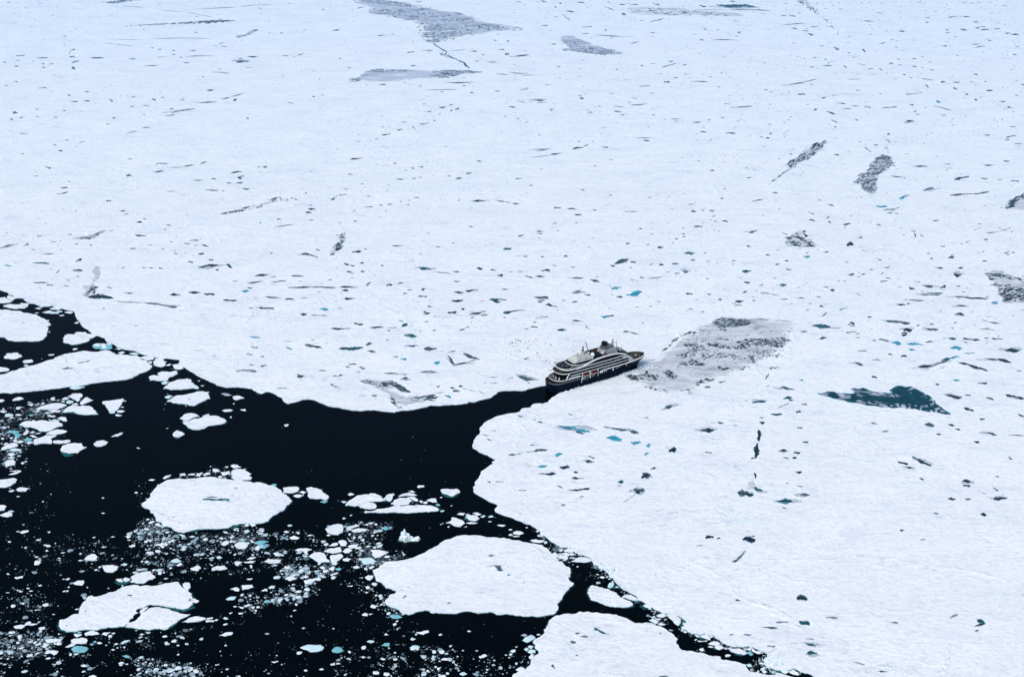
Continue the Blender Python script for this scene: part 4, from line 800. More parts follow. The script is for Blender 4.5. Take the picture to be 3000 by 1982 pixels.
(TR, '620,490,860,520,32,c 800,515,1050,572,34,c 870,570,960,598,26,d 650,503,900,572,12,s 245,752,312,752,14,c 340,1045,485,1028,24,c 660,1045,765,1052,40,d 365,1140,470,1138,16,s 440,1140,585,1140,34,d 842,1116,888,1120,22,d 812,1198,900,1200,24,d 790,1357,920,1358,18,d 890,1352,1038,1338,30,d 1235,505,1340,515,11,t 1340,520,1560,550,24,t 1572,552,1700,592,34,s 2135,825,2200,810,56,d 1765,1190,1850,1150,66,d 1830,1165,1890,1180,16,s 1875,1078,1945,1055,24,s 1008,970,1075,978,32,d 1030,898,1112,932,18,s 1438,1250,1496,1250,36,t 1430,1298,1468,1298,14,d 1665,1355,1768,1360,62,s 1680,1395,1720,1398,22,d 1500,1530,1590,1470,10,g 1590,1470,1680,1400,9,g 620,1298,678,1328,20,s 85,1364,200,1360,12,s 760,325,812,346,11,d 355,438,412,448,17,d 298,408,314,412,9,d 2075,245,2165,230,40,s 2020,270,2080,262,12,g 1790,385,1835,378,16,g 670,1560,720,1555,32,g 1612,718,1728,716,42,c 900,1450,970,1445,16,g 75,356,140,370,12,s'),
(TS, '1680,1018,1852,1000,32,s 1575,1032,1690,1018,9,d 1460,540,1540,555,12,s 1330,40,1400,20,10,s 370,155,400,142,20,s 555,160,610,170,22,s 660,145,720,138,18,s 590,210,655,200,26,s 230,290,355,300,34,s 255,330,355,340,10,d 480,265,555,295,22,t 1080,103,1190,95,9,s 1000,95,1050,92,7,g 1450,5,1520,30,10,t 1490,30,1670,55,34,s 1590,90,1630,104,8,s 0,325,210,358,7,d 340,235,470,225,8,s 700,170,900,215,6,s 920,190,1060,295,6,s 1120,738,1170,740,9,t 980,790,1080,810,14,g 1045,850,1105,875,16,g 1160,1430,1265,1428,12,s 1055,1425,1090,1440,18,s'),
(V2, '165,460,210,453,22,d 240,465,262,463,9,d 428,470,495,477,32,d 485,452,500,447,9,d 100,517,140,513,7,g 805,880,856,882,36,d 1512,407,1533,409,13,d 1745,290,1780,293,9,g 2075,298,2107,304,20,d 2055,1033,2097,1056,24,t 2032,1076,2100,1057,13,d 2035,1108,2058,1104,9,d 820,1043,872,1062,32,t 785,1068,828,1097,15,g 855,1193,922,1213,15,t 873,1260,926,1262,24,t 650,1047,735,1043,18,g 550,1083,660,1090,11,s 860,1160,910,1165,12,g 955,1155,985,1157,10,s 1370,1389,1426,1393,11,t 325,1135,355,1133,14,g 425,1135,475,1135,18,g 1190,1325,1262,1342,14,g 590,1212,640,1214,20,g 1650,476,1690,472,8,g 1860,1020,1910,995,20,g 1450,1050,1495,1050,18,g 1000,1012,1075,1018,18,g 365,890,400,897,12,s 545,920,615,945,14,g'),
(V5, '360,238,400,238,8,d 385,243,480,245,14,d 665,288,708,285,13,d 740,290,850,293,11,g 800,250,857,253,13,c 928,242,958,248,6,c 1180,290,1222,292,5,s 885,385,970,385,11,d 1390,432,1462,440,20,t 1418,507,1462,507,13,s 1533,525,1607,526,26,s 930,528,1000,518,14,s 960,520,1095,517,22,t 1122,496,1160,490,12,d 1130,541,1192,549,11,s 700,497,760,505,15,s 740,508,812,518,10,d 570,517,602,527,12,c 310,438,382,449,10,c 553,475,607,475,5,c 325,513,368,515,15,g 293,563,332,565,7,d 386,578,412,578,6,d 1312,580,1342,580,9,c 1362,597,1400,598,12,c 1500,686,1610,684,9,t 1240,695,1350,698,7,s 1378,730,1406,730,17,s 1382,704,1404,704,7,s 640,700,665,715,12,g 645,718,692,714,16,s 385,646,430,640,9,s 215,683,280,672,6,g 255,670,355,678,8,s 320,686,358,684,6,d 503,800,572,798,5,s 875,773,895,776,9,d 895,786,922,791,7,s 1163,851,1197,848,11,s 1000,632,1050,631,8,d 980,650,1010,652,8,s 1080,655,1110,660,20,g 1690,572,1735,637,15,s 1728,637,1830,622,9,d 1820,622,1885,600,6,s 1800,560,1905,598,20,s 1690,547,1745,540,6,s 2185,718,2282,742,20,s 2225,597,2252,588,10,s 1680,850,1707,862,13,c 1985,725,2040,722,4,s 310,635,345,640,8,g 790,675,850,677,6,t 1055,688,1080,688,5,d 890,712,920,714,7,s 930,710,955,708,9,s'),
]
PONDPOLY = [(TR, 'c', '1235,655 1300,625 1370,618 1430,630 1480,665 1510,695 1470,708 1380,695 1300,672'), (TR, 'c', '1800,760 1830,730 1880,725 1880,770 1850,795 1820,785'),
 (TR, 'c', '1780,890 1800,860 1860,835 1840,875 1800,900'), (TR, 'c', '565,870 640,848 715,870 660,895 610,920 580,905'), (TS, 's', '1320,1075 1370,1045 1430,1055 1520,1030 1580,1028 1480,1060 1400,1085 1340,1085'),
 (V5, 'c', '1590,620 1610,612 1648,612 1630,632 1610,642 1595,630'), (V2, 's', '335,635 345,620 390,590 420,555 440,545 440,565 400,610 370,635')]
PATCH = [(TB, 'A', '1170,190 1300,125 1450,130 1750,140 1980,150 2260,165 2330,280 2200,330 2230,420 2180,500 2060,570 1950,700 1780,760 1690,810 1500,865 1370,950 1200,960 1080,1080 930,1160 700,1150 480,1120 200,1040 40,980 0,940 0,900 100,880 230,780 280,720 400,680 480,600 580,520 640,440 780,350 930,310 1000,240', 'large grey field of broken thin ice right ahead of the ship'),
 (TB, 'D', '1165,190 1300,128 1440,150 1560,150 1730,150 1960,155 1900,185 1750,215 1650,235 1560,250 1420,265 1280,262 1210,235', 'dark streaked slush along the far rim of the grey broken field'),
 (U1, 'B', '670,22 800,8 880,-20 1100,-20 990,4 880,18 780,26', 'grey refrozen strip on the picture top edge, thin and pointed'),
 (U1, 'D', '875,180 1000,172 1180,163 1300,152 1440,142 1560,139 1650,143 1600,153 1450,158 1300,167 1100,177', 'long dark pointed lead, refrozen, alone on the far plain'),
 (U1, 'C', '1630,250 1700,240 1760,205 1800,208 1760,230 1690,262 1640,270', 'faint grey hook-shaped smear below the long dark lead'),
 (U2, 'B', '0,-40 200,-40 400,10 550,30 690,65 850,100 950,125 1030,150 1200,185 1350,213 1150,218 950,240 800,260 720,285 650,300 600,300 560,290 570,240 560,190 500,155 420,130 300,115 185,90 190,62 130,40 60,0', 'biggest grey refrozen lead, leaf-shaped, running out of the picture top'),
 (U2, 'B', '0,575 60,545 130,530 170,500 230,478 400,480 560,490 750,485 860,490 1000,500 900,512 800,530 700,545 550,545 350,565 200,570 130,560 40,575', 'grey refrozen lead shaped like a long wave, below the leaf-shaped one'),
 (U2, 'B', '1525,255 1535,240 1620,250 1700,285 1850,340 1980,370 1900,380 1810,388 1700,370 1530,355 1540,300', 'grey triangular refrozen patch with one square end'),
 (U2, 'E', '1980,45 2250,50 2500,70 2800,95 2860,130 2600,120 2200,110 2000,100', 'faint wide grey band of thin ice under the large dark pond'),
 (U3, 'C', '720,-30 850,-20 900,40 940,80 980,120 1040,170 1010,165 960,120 900,70 830,30', 'pale curved refrozen track coming down from the picture top'),
 (U3, 'E', '1015,655 1100,645 1330,655 1200,662 1030,678', 'thin pale grey strip, flat and straight, on the far plain'),
 (U4, 'C', '570,1085 640,1070 670,1080 680,1120 630,1140 640,1165 600,1170 570,1160 590,1120', 'grey crumpled corner where the ridge bends above the pack edge'),
 (U4, 'C', '650,940 690,950 700,1000 690,1040 650,1065 635,1050 650,1000', 'pale upright smear above the crumpled grey corner'),
 (U4, 'C', '2400,700 2345,740 2330,800 2295,865 2330,860 2374,835 2410,760', 'short upright grey crack with dark holes in the mid plain'),
 (U4, 'C', '490,760 560,740 640,725 700,700 850,685 720,710 660,755 540,765', 'grey smear at the start of a snow ridge, above the crumpled corner'),
 (U4, 'A', '1500,592 1560,570 1680,545 1760,530 1900,490 2080,478 1900,505 1830,538 1700,565 1600,585', 'dotted dark crack slanting across the mid plain'),
 (U5, 'C', '1340,1155 1440,1158 1430,1172 1400,1205 1370,1200 1370,1175', 'small grey striped triangle of thin ice beyond the crowd'),
 (U6, 'A', '580,395 620,350 680,310 740,270 700,245 790,190 870,130 950,80 1000,75 985,110 940,160 880,205 790,245 740,285 690,320 630,355', 'slanting grey streak of broken ice, narrower of two side by side'),
 (U6, 'D', '1165,390 1210,320 1270,295 1290,240 1330,205 1390,170 1450,190 1470,235 1440,280 1370,310 1345,360 1360,430 1320,448 1260,425 1235,370 1190,382', 'dark slanting patch of rotten ice, wider of two side by side'),
 (U6, 'C', '1400,60 1440,70 1450,160 1410,175 1395,120', 'pale tail leading up from the dark slanting patch'),
 (U6, 'A', '2235,555 2300,470 2420,420 2500,560 2290,555', 'grey wedge of thin ice with dark rim cut by the picture side'),
 (U6, 'A', '2095,1000 2170,970 2260,1000 2374,1030 2500,1060 2500,1210 2230,1210 2170,1120 2140,1060', 'grey three-cornered field of broken ice cut by the picture side'),
 (U6, 'A', '690,790 740,740 790,700 840,695 860,760 900,765 950,805 870,818 720,808', 'loose cluster of dark cracks beyond the grey broken field'),
 (V5, 'C', '1040,742 1200,738 1300,742 1390,790 1420,825 1390,832 1320,800 1280,812 1400,860 1500,850 1600,840 1560,885 1400,935 1330,948 1380,930 1270,840 1190,800 1100,765', 'grey refrozen crack zone reaching the pack edge at the middle of the lead'),
 (V5, 'D', '1240,745 1310,738 1360,770 1418,815 1405,832 1370,808 1310,772 1250,790 1200,808 1195,795', 'dark hooked crack inside the grey zone on the pack edge'),
 (V1, 'C', '470,1180 500,1170 520,1230 540,1250 490,1270 450,1275 440,1240', 'pale grey slush between two dark holes')]
MARBLE = (TMB, '170,265 270,255 330,235 440,240 500,260 640,270 740,265 680,210 720,180 800,195 870,180 940,200 1000,235 1100,245 1200,255 1310,260 1260,215 1340,170 1430,150 1520,160 1620,170 1700,210 1800,265 1890,310 1930,360 1970,415 2040,465 2100,515 2190,565 2200,590 2100,585 2000,560 1860,550 1740,525 1650,500 1450,480 1250,475 1080,465 930,455 830,430 740,410 640,400 520,365 380,330 210,290')
# ponds on floes: (floe label key, tile, colour, outline)
FLOEPOND = [('long pointed', TA, 's', '1025,1032 1080,1015 1180,998 1300,988 1220,1005 1120,1028'), ('long pointed', TA, 's', '805,1115 870,1095 915,1078 945,1075 935,1092 1010,1088 990,1105 900,1116'),
 ('rounded white floe cut', TA, 's', '290,484 320,474 345,480 320,490'), ('rounded white floe cut', TA, 's', '535,487 590,488 575,496'),
 ('big round', TM, 't', '862,572 900,550 1000,545 1080,558 1150,545 1265,548 1262,592 1180,582 1080,580 980,580 880,577'), ('big round', TM, 's', '1300,412 1340,400 1392,402 1380,420 1330,418'), ('big round', TM, 's', '460,800 550,802 500,810'), ('big round', TM, 'g', '910,535 1000,515 1090,520 1130,540 1000,545'), ('big round', TM, 'g', '1260,512 1300,502 1330,510 1290,520'),
 ('broad', TQ, 's', '975,102 1030,65 1110,55 1160,45 1250,70 1280,140 1210,155 1170,120 1125,72 1050,85'), ('broad', TQ, 's', '490,550 550,555 600,598 560,582 510,575'), ('broad', TQ, 'c', '1305,190 1330,175 1390,188 1340,210'), ('broad', TQ, 'g', '1515,275 1560,285 1585,308 1540,300'),
 ('broad', TH, 'g', '1040,1310 1100,1290 1165,1320 1100,1352'), ('broad', TP, 'g', '1735,505 1790,458 1818,475 1770,510'), ('broad', TP, 's', '1700,392 1780,380 1740,398'), ('broad', TP, 's', '1800,350 1850,352 1830,367'), ('broad', TQ, 'g', '1310,90 1330,78 1350,90 1330,98'),
 ('bottom edge', TI, 't', '635,1340 660,1320 690,1330 740,1355 790,1385 880,1410 960,1465 860,1425 770,1415 700,1375 650,1360'), ('bottom edge', TI, 's', '370,1390 420,1388 500,1385 450,1410 400,1412'), ('bottom edge', TI, 's', '305,1520 345,1495 400,1510 415,1545 340,1535'), ('bottom edge', TI, 's', '1515,1390 1550,1388 1570,1405 1530,1408'), ('bottom edge', TI, 's', '1340,1365 1380,1362 1360,1372'),
 ('bottom edge', TQ, 's', '1900,1400 1950,1395 1985,1455 1950,1468 1915,1435'), ('bottom edge', TQ, 's', '2225,1275 2265,1260 2300,1275 2250,1292'), ('bottom edge', TJ, 's', '115,1525 200,1545 290,1560 300,1600 160,1600'), ('bottom edge', TI, 'g', '430,1435 520,1420 600,1440 520,1470'),
 ('leaf', TL, 's', '1705,460 1750,448 1815,465 1770,478 1725,472'), ('leaf', TL, 'g', '2035,450 2090,440 2060,460'), ('leaf', TL, 'g', '845,880 900,865 970,868 900,885'), ('leaf', TL, 'g', '1130,680 1175,650 1160,690'), ('leaf', TN, 'g', '695,525 720,498 748,505 745,550 710,550'),
 ('hooked', TE, 's', '690,545 720,542 735,555 705,556'), ('hooked', TE, 's', '805,590 815,582 825,590 812,597')]
# people: tile (1350,920) scale 6.783 positions at mid-body; o orange-red, y yellow-green, k dark
PEOPLE = {'far': '212,155,k 1050,72,k 2504,-178,o 3075,347,k', 'mid': '460,515,y 907,865,k 1127,1190,k',
 'huddle': '1085,495,k 1120,510,o 1135,515,o 1155,520,o 1175,530,o 1190,535,o', 'knot': '970,588,k 990,575,o 1015,550,k 1025,575,o 1038,560,k 1083,580,o',
 'scatter': '1045,632,y 1108,628,o 1138,716,o 1177,730,k 1328,655,o 1335,675,k 1352,540,o 1373,612,o 1440,540,k 1488,500,k 1516,507,o',
 'path': '1508,775,o 1527,778,k 1526,838,o 1572,856,o 1685,580,o 1780,600,o 1800,612,k', 'near': '1628,930,k 1672,942,k 1700,915,k 1708,925,o 1772,918,o 1763,978,k 1808,1010,o 1858,962,k 1872,958,o 1882,965,o 1902,903,o 1943,898,y 2010,890,k 2240,730,k'}

# dark cracks and holes in the thin ice: label key, tile, outline, count, length, thickness, slope (tile units)
CRACKS = [('large grey field', TB, '1165,190 1300,130 1480,150 1700,170 1650,235 1420,265 1250,275 1210,240', 162, 37, 8, -.30), ('large grey field', TB, '1240,260 1340,260 1360,330 1280,310', 16, 22, 9, .4), ('large grey field', TB, '790,475 900,480 1050,500 1060,560 920,600 840,560', 83, 28, 8, .05), ('large grey field', TB, '1090,475 1200,470 1330,500 1560,530 1560,556 1300,548 1120,520', 101, 32, 8, .12),
 ('large grey field', TB, '1210,415 1330,410 1460,440 1330,440', 13, 51, 8, .1), ('large grey field', TB, '1500,470 1620,420 1850,415 2170,400 2210,450 2090,540 1900,520 1700,500 1600,560 1520,550', 256, 34, 9, .18), ('large grey field', TB, '690,640 860,580 960,600 940,660 800,690', 54, 28, 8, -.2), ('large grey field', TB, '860,680 1000,720 1080,770 880,780 700,790', 81, 30, 10, .3), ('large grey field', TB, '1000,620 1300,610 1500,640 1700,650 1650,700 1300,680 1050,690', 67, 34, 7, -.25), ('large grey field', TB, '1560,570 1900,560 1960,680 1700,700', 60, 30, 7, -.2), ('large grey field', TB, '1640,650 1720,680 1770,750 1730,760', 18, 25, 11, 1.0),
 ('large grey field', TB, '1220,785 1430,800 1400,820 1330,840', 21, 42, 8, .1), ('large grey field', TB, '1690,800 1500,865 1480,850 1660,780', 18, 51, 6, -.4), ('large grey field', TB, '30,905 220,890 470,900 420,970 100,985', 101, 32, 11, .15), ('large grey field', TB, '520,890 600,830 710,920 620,960', 40, 42, 12, .4), ('large grey field', TB, '240,880 300,820 340,830 310,880', 10, 34, 20, -.8), ('large grey field', TB, '960,970 1080,950 1200,960 1180,985 1000,1010 980,1090', 45, 34, 10, -.1), ('large grey field', TB, '1040,1050 1170,1045 1120,1080', 16, 25, 8, 0), ('large grey field', TB, '200,1020 350,1060 600,1120 560,1140 300,1080', 27, 25, 8, .3),
 ('large grey field', TB, '570,520 640,440 720,400 800,350 960,310 940,340 800,370 700,430 620,520', 45, 42, 9, -.55), ('large grey field', TB, '470,620 560,520 600,540 380,710', 18, 30, 15, -.7), ('large grey field', TB, '560,560 1000,300 1200,250 1200,420 800,520', 90, 14, 6, 0), ('large grey field', TB, '1870,580 2200,540 2150,640 1950,700', 18, 28, 11, 0), ('large grey field', TB, '850,1080 930,1160 760,1140 740,1110', 13, 25, 8, .3),
 ('large grey field', TB, '450,700 900,480 1700,350 2150,300 2150,560 1750,740 1100,900 500,1050 250,950', 340, 13, 6, -.1),
 ('biggest grey', U2, '180,60 400,70 420,125 300,115', 60, 11, 4, 0), ('biggest grey', U2, '0,-20 200,-10 420,20 700,66 560,62 300,30 60,0', 70, 12, 3.5, .1), ('biggest grey', U2, '400,70 700,90 950,140 900,150 500,150', 110, 11, 3.5, .05), ('biggest grey', U2, '500,160 960,180 900,240 760,280 640,300 570,280', 260, 10, 3.6, .05), ('biggest grey', U2, '950,170 1350,212 1100,215 950,210', 60, 14, 3.5, .05),
 ('grey refrozen lead', U2, '170,500 260,478 450,488 460,505 250,500', 60, 12, 4, 0), ('grey refrozen lead', U2, '640,490 860,492 800,535 690,545 600,520', 90, 14, 5, 0), ('grey refrozen lead', U2, '20,575 70,545 130,540 140,570', 26, 12, 4, 0), ('grey refrozen lead', U2, '850,490 1000,502 900,512', 24, 16, 4, 0),
 ('grey triangular', U2, '1530,280 1620,290 1750,330 1980,370 1810,388 1700,370 1530,350', 180, 10, 3.8, .15), ('long dark', U1, '1000,174 1200,162 1500,140 1650,143 1560,156 1300,168', 110, 15, 5, -.08), ('long dark', U1, '880,181 1000,172 1150,170 1000,178', 20, 14, 3, -.08), ('grey refrozen strip', U1, '700,18 860,2 1000,-10 900,14 790,24', 40, 14, 3.5, -.1), ('faint grey hook', U1, '1640,262 1700,240 1790,208 1760,228 1690,258', 26, 11, 3, -.3),
 ('slanting grey', U6, '600,385 640,340 740,270 710,240 800,185 930,85 1000,78 980,110 880,200 780,245 730,285 640,350', 120, 20, 6, -.45), ('dark slanting', U6, '1180,380 1220,320 1270,300 1300,235 1400,175 1455,200 1465,240 1420,275 1360,310 1345,360 1350,430 1300,440 1260,410 1240,370', 190, 17, 6.5, -.3), ('grey wedge', U6, '2240,550 2300,475 2374,445 2374,470 2290,545', 44, 22, 8, -.5), ('grey three', U6, '2100,1005 2170,985 2374,1040 2374,1060 2200,1020 2150,1050', 40, 22, 7, .3), ('grey three', U6, '2150,1060 2374,1100 2374,1190 2240,1190', 120, 30, 6, -.35),
 ('loose cluster', U6, '690,775 790,720 860,700 870,770 940,805 860,815 720,805', 64, 22, 8, .2), ('dotted dark', U4, '1530,590 1640,555 1760,528 1830,530 1700,562 1600,582', 44, 26, 7, -.22), ('dotted dark', U4, '1860,500 1900,475 2080,480 1960,498', 18, 26, 6, -.1), ('grey refrozen crack', V5, '1200,790 1300,745 1360,770 1420,825 1390,830 1300,775 1230,808', 44, 24, 8, .5), ('grey refrozen crack', V5, '1440,870 1600,840 1610,890 1530,880', 30, 34, 6, -.2), ('grey refrozen crack', V5, '1060,745 1200,745 1250,800 1200,800 1100,765', 40, 14, 4, .2), ('grey refrozen crack', V5, '1240,820 1290,850 1340,890 1380,935 1330,940', 20, 22, 7, .6),
 ('grey crumpled', U4, '590,1160 640,1070 680,1090 650,1140 630,1165', 26, 22, 6, -.3), ('short upright', U4, '2335,800 2374,720 2400,760 2340,860', 22, 22, 8, -.4), ('grey smear', U4, '540,762 640,730 720,705 850,690 720,708 640,758', 24, 24, 4, -.15), ('small grey striped', U5, '1345,1158 1440,1160 1400,1200 1375,1198', 22, 34, 5, .1), ('faint wide', U2, '1980,60 2300,60 2800,110 2300,110', 60, 26, 3, .06), ('pale curved', U3, '740,-20 850,-10 950,90 1030,165 940,110 830,30', 50, 16, 4, .6)]

RIDGES = [(U5, '0,455 300,458 500,466 680,475 900,490 1240,517 1480,530 1800,545 2374,575'), (U4, '0,770 300,762 520,748 700,700 880,680 1100,640 1350,605 1560,570 1830,525 2080,478 2374,400'), (U2, '1010,500 1180,520 1290,560 1180,690 1300,715 1450,718 1600,752 1750,800'),
 (U2, '0,940 280,920 400,890 560,850 700,760 900,690 1060,640'), (U6, '0,548 250,545 600,545 900,540 1200,545 1400,548 1700,545'), (U3, '830,0 930,70 1040,170 1090,280 1150,400 1300,450 1500,520 1650,560'), (U1, '0,860 330,850 700,800 900,760 1200,740 1400,700'), (U5, '0,1290 300,1300 700,1320 1100,1310 1400,1300'),
 (V1, '0,690 200,700 430,690 560,600 640,430 700,320 780,260 830,150 900,80'), (V1, '1250,460 1600,440 1850,400 2100,450 2374,480'), (TB, '400,690 580,520 720,370 960,280 1200,170'), (TB, '1200,960 1500,870 1800,760 2000,650 2200,560'), (V2, '480,960 700,1000 950,1130 1150,1200 1400,1260 1700,1330 2000,1360'), (V2, '0,640 150,700 300,760 420,850 600,940 800,1040'), (U2, '1680,0 1830,60 2000,150 2200,200'), (V2, '620,700 900,620 1200,600 1500,640 1900,700 2374,780')]
RLAB = ['longest pressure ridge, crossing the plain beyond the ship', 'pressure ridge climbing past the dotted crack', 'crooked pressure ridge at the tip of the wave-shaped lead', 'pressure ridge slanting below the wave-shaped lead', 'straight pressure ridge below the two slanting patches', 'pressure ridge following the pale curved track', 'faint pressure ridge on the far plain, the one above all ponds', 'low pressure ridge beyond the crowd', 'pressure ridge bending round the grey broken field', 'pressure ridge beside the marbled pond',
 'pressure ridge along the grey field, ship side', 'pressure ridge along the grey field, near side', 'low ridge running beside the narrow channel toward the corner', 'short low ridge behind the crushed channel edge', 'pressure ridge beside the triangular grey patch, high up', 'low ridge across the empty near snow']
# ------------------------------------------------------------ ship frame (needed for the basin round the hull)
SHIP_DIR = atan2(0.51 / 0.42, 1.888)
def ship_origin():
    return G(1747.2, 1106.0, 0.0)
S0 = ship_origin(); SROT = R(32.7)
def SW(x, y, z=0.0):
    return Vector((S0.x + x * cos(SROT) - y * sin(SROT), S0.y + x * sin(SROT) + y * cos(SROT), z))

# ------------------------------------------------------------ labels
LAND = [(1600, 1125, "the ship's stern"), (1880, 1065, "the ship's bow"), (1745, 1000, "the ship's funnel"), (845, 1475, 'the big round floe'), (370, 1775, 'the leaf-shaped floe'),
 (1380, 1685, 'the broad floe'), (1850, 1900, 'the bottom edge floe'), (200, 1085, 'the long pointed floe'), (2580, 1170, 'the marbled pond'), (2120, 1010, 'the grey field'),
 (1520, 1005, 'the crowd'), (1290, 85, 'the leaf-shaped lead'), (1200, 220, 'the wave-shaped lead'), (1730, 130, 'the triangular grey patch'), (560, 65, 'the long dark lead'),
 (2330, 480, 'the narrower grey streak'), (2560, 530, 'the dark slanting patch'), (2980, 590, 'the grey side wedge'), (2940, 850, 'the three-cornered field'), (270, 850, 'the crumpled corner'),
 (2155, 18, 'the far dark pond'), (985, 715, 'the upright crack'), (1785, 1745, 'the teardrop floe'), (1196, 1578, 'the little iceberg'), (530, 1125, 'the wedge-shaped floe'),
 (1180, 1487, 'the flat-bottomed floe'), (838, 1244, 'the square chunk'), (710, 615, 'the dotted crack'), (1180, 1150, 'the grey crack zone'), (330, 1185, 'the triangular floe'), (2340, 735, 'the cluster of cracks')]
NUM = [''] + [n + ' ship-length' + ('s' if n != 'one' else '') for n in 'one two three four five six seven'.split()]
def where(x, y):
    k = 1.0 / max(.12, sin(PITCH + math.atan((y - 991) / FPX)))
    lx, ly, nm = min(LAND, key=lambda l: hypot(x - l[0], (y - l[1]) * k))
    dx, dy = x - lx, (y - ly) * k; q = hypot(dx, dy) / 290
    d = 'close by' if q < .3 else 'half ship-length' if q < .75 else NUM[min(7, max(1, round(q)))]
    h, v = ('right of' if dx > 0 else 'left of'), ('before' if dy > 0 else 'beyond')
    if abs(dx) > 2 * abs(dy): s = h
    elif abs(dy) > 2 * abs(dx): s = v
    else: s = ('front ' if dy > 0 else 'rear ') + ('right of' if dx > 0 else 'left of')
    s = s.replace('front', 'before and').replace('rear', 'beyond and')
    return ('%s %s %s' % (d, s, nm)).replace('close by', 'close')
def settle(items):
    """items: (object, size word, rest, size). Look-alikes with the same words are told apart by size, else share label and group."""
    by = {}
    for it in items: by.setdefault(it[1] + ' ' + it[2], []).append(it)
    for lab, its in by.items():
        its.sort(key=lambda t: -t[3])
        if len(its) == 1: its[0][0]['label'] = lab
        elif len(its) <= 3:
            for wd, it in zip(('larger', 'smaller') if len(its) == 2 else ('largest', 'mid-sized', 'smallest'), its): it[0]['label'] = wd + ' ' + it[2]
        else:
            for it in its: it[0]['label'] = lab

# ------------------------------------------------------------ water and pack ice
W = 12000
mk('water', [(-W, -1500, 0), (W, -1500, 0), (W, W, 0), (-W, W, 0)], [(0, 1, 2, 3)], m_water)['kind'] = 'structure'
def chain(parts):
    return [tl(t, p) for t, s in parts for p in pts(s)]
SHEET_Z = 0.9
north_px, south_px = chain(NORTH), chain(SOUTH)
r1 = random.Random(3)
hull_gap = [SW(-60, 15.5), SW(-40, 15.8), (SW(0, 15.4)), SW(30, 13), SW(50, 8), SW(63, 2.5), SW(66, -.5), SW(64, -3.5)]
coast = [tuple(G(x, y, SHEET_Z))[:2] for x, y in north_px]
def openrough(ch, amp, ml, r):
    out = []
    for a, b in zip(ch, ch[1:]):
        seg = [a, b]
        for _ in range(5):
            nw = [seg[0]]
            for p, q in zip(seg, seg[1:]):
                dx, dy = q[0] - p[0], q[1] - p[1]; L = hypot(dx, dy)
                if L > ml:
                    k = max(-1.8 * amp, min(1.8 * amp, r.gauss(0, amp))); nw.append((p[0] + dx * .5 - dy * k, p[1] + dy * .5 + dx * k))
                nw.append(q)
            seg = nw
        out += seg[:-1]
    return out + [ch[-1]]
south_g = [tuple(G(x, y, SHEET_Z))[:2] for x, y in south_px]
poly = openrough(coast, .07, 3.0, r1) + [tuple(v)[:2] for v in hull_gap] + openrough(south_g, .07, 3.0, r1)
poly += [(430, 820), (700, 600), (4000, 600), (7000, 2000), (7000, 11000), (-7000, 11000), (-7000, 2600), (-2400, 2050)]
sheet_px_poly = [(-400, 600)] + north_px + [(1760, 1095), (1870, 1074)] + south_px + [(2700, 2200), (3400, 2200), (3400, -50), (-400, -50)]
def slab(name, poly, h, mat_top, mat_side, parent=None, loc=(0, 0, 0), base=-.4):
    if area(poly) < 0: poly = poly[::-1]
    n = len(poly)
    vs = [(p[0] - loc[0], p[1] - loc[1], h) for p in poly] + [(p[0] - loc[0], p[1] - loc[1], base) for p in poly]
    tris = tessellate_polygon([[Vector((p[0] - loc[0], p[1] - loc[1], 0)) for p in poly]])
    fs = []
    for t in tris:
        a, b, c = (poly[i] for i in t)
        fs.append(tuple(t) if (b[0] - a[0]) * (c[1] - a[1]) - (b[1] - a[1]) * (c[0] - a[0]) > 0 else tuple(t)[::-1])
    nt_ = len(fs)
    for i in range(n):
        j = (i + 1) % n; fs.append((i, i + n, j + n, j))
    o = mk(name, vs, fs, [mat_top, mat_side], parent, loc, {'tint': [(.52, .72, .79)] * (2 * n)})
    for p in o.data.polygons[nt_:]: p.material_index = 1
    return o
slab('sea_ice', poly, SHEET_Z, m_snow, m_ice)['kind'] = 'structure'

# ------------------------------------------------------------ meshes for ponds
def cdt_mesh(poly, sp):
    """Boundary and inner grid points, with the distance to the rim (0..1) as depth."""
    if area(poly) < 0: poly = poly[::-1]
    xs = [p[0] for p in poly]; ys = [p[1] for p in poly]
    P = [Vector(p) for p in poly]; n = len(P); gx = min(xs) + sp * .5; r = random.Random(n)
    cand = []
    while gx < max(xs):
        gy = min(ys) + sp * .5
        while gy < max(ys):
            q = (gx + r.uniform(-.2, .2) * sp, gy + r.uniform(-.2, .2) * sp)
            if inside(q, poly):
                d = dist_edge(q, poly)
                if d > sp * .35: cand.append((q, d))
            gy += sp
        gx += sp
    P += [Vector(q) for q, _ in cand]
    v, e, f, ov, *_ = delaunay_2d_cdt(P, [(i, (i + 1) % n) for i in range(n)], [list(range(n))], 1, 1e-4)
    dist = []
    for q, o in zip(v, ov):
        k = [i for i in o if i >= n]; dist.append(cand[k[0] - n][1] if k else 0.0)
    return [tuple(q) for q in v], [tuple(x) for x in f], dist
def pond_poly(name, gpoly, z, mat, sp, full, parent=None, origin=(0, 0, 0)):
    v, f, d = cdt_mesh(gpoly, sp); mx = min(full, max(d) if d and max(d) > 0 else 1)
    if not any(d):
        c = centroid(gpoly); v = list(gpoly) + [c]; n = len(gpoly); f = [(i, (i + 1) % n, n) for i in range(n)]; d = [0] * n + [1]; mx = 1
    c = centroid(gpoly)
    return mk(name, [(p[0] - c[0], p[1] - c[1], 0) for p in v], f, mat, parent, (c[0] - origin[0], c[1] - origin[1], z - origin[2]), {'depth': [min(1, q / mx) for q in d]})
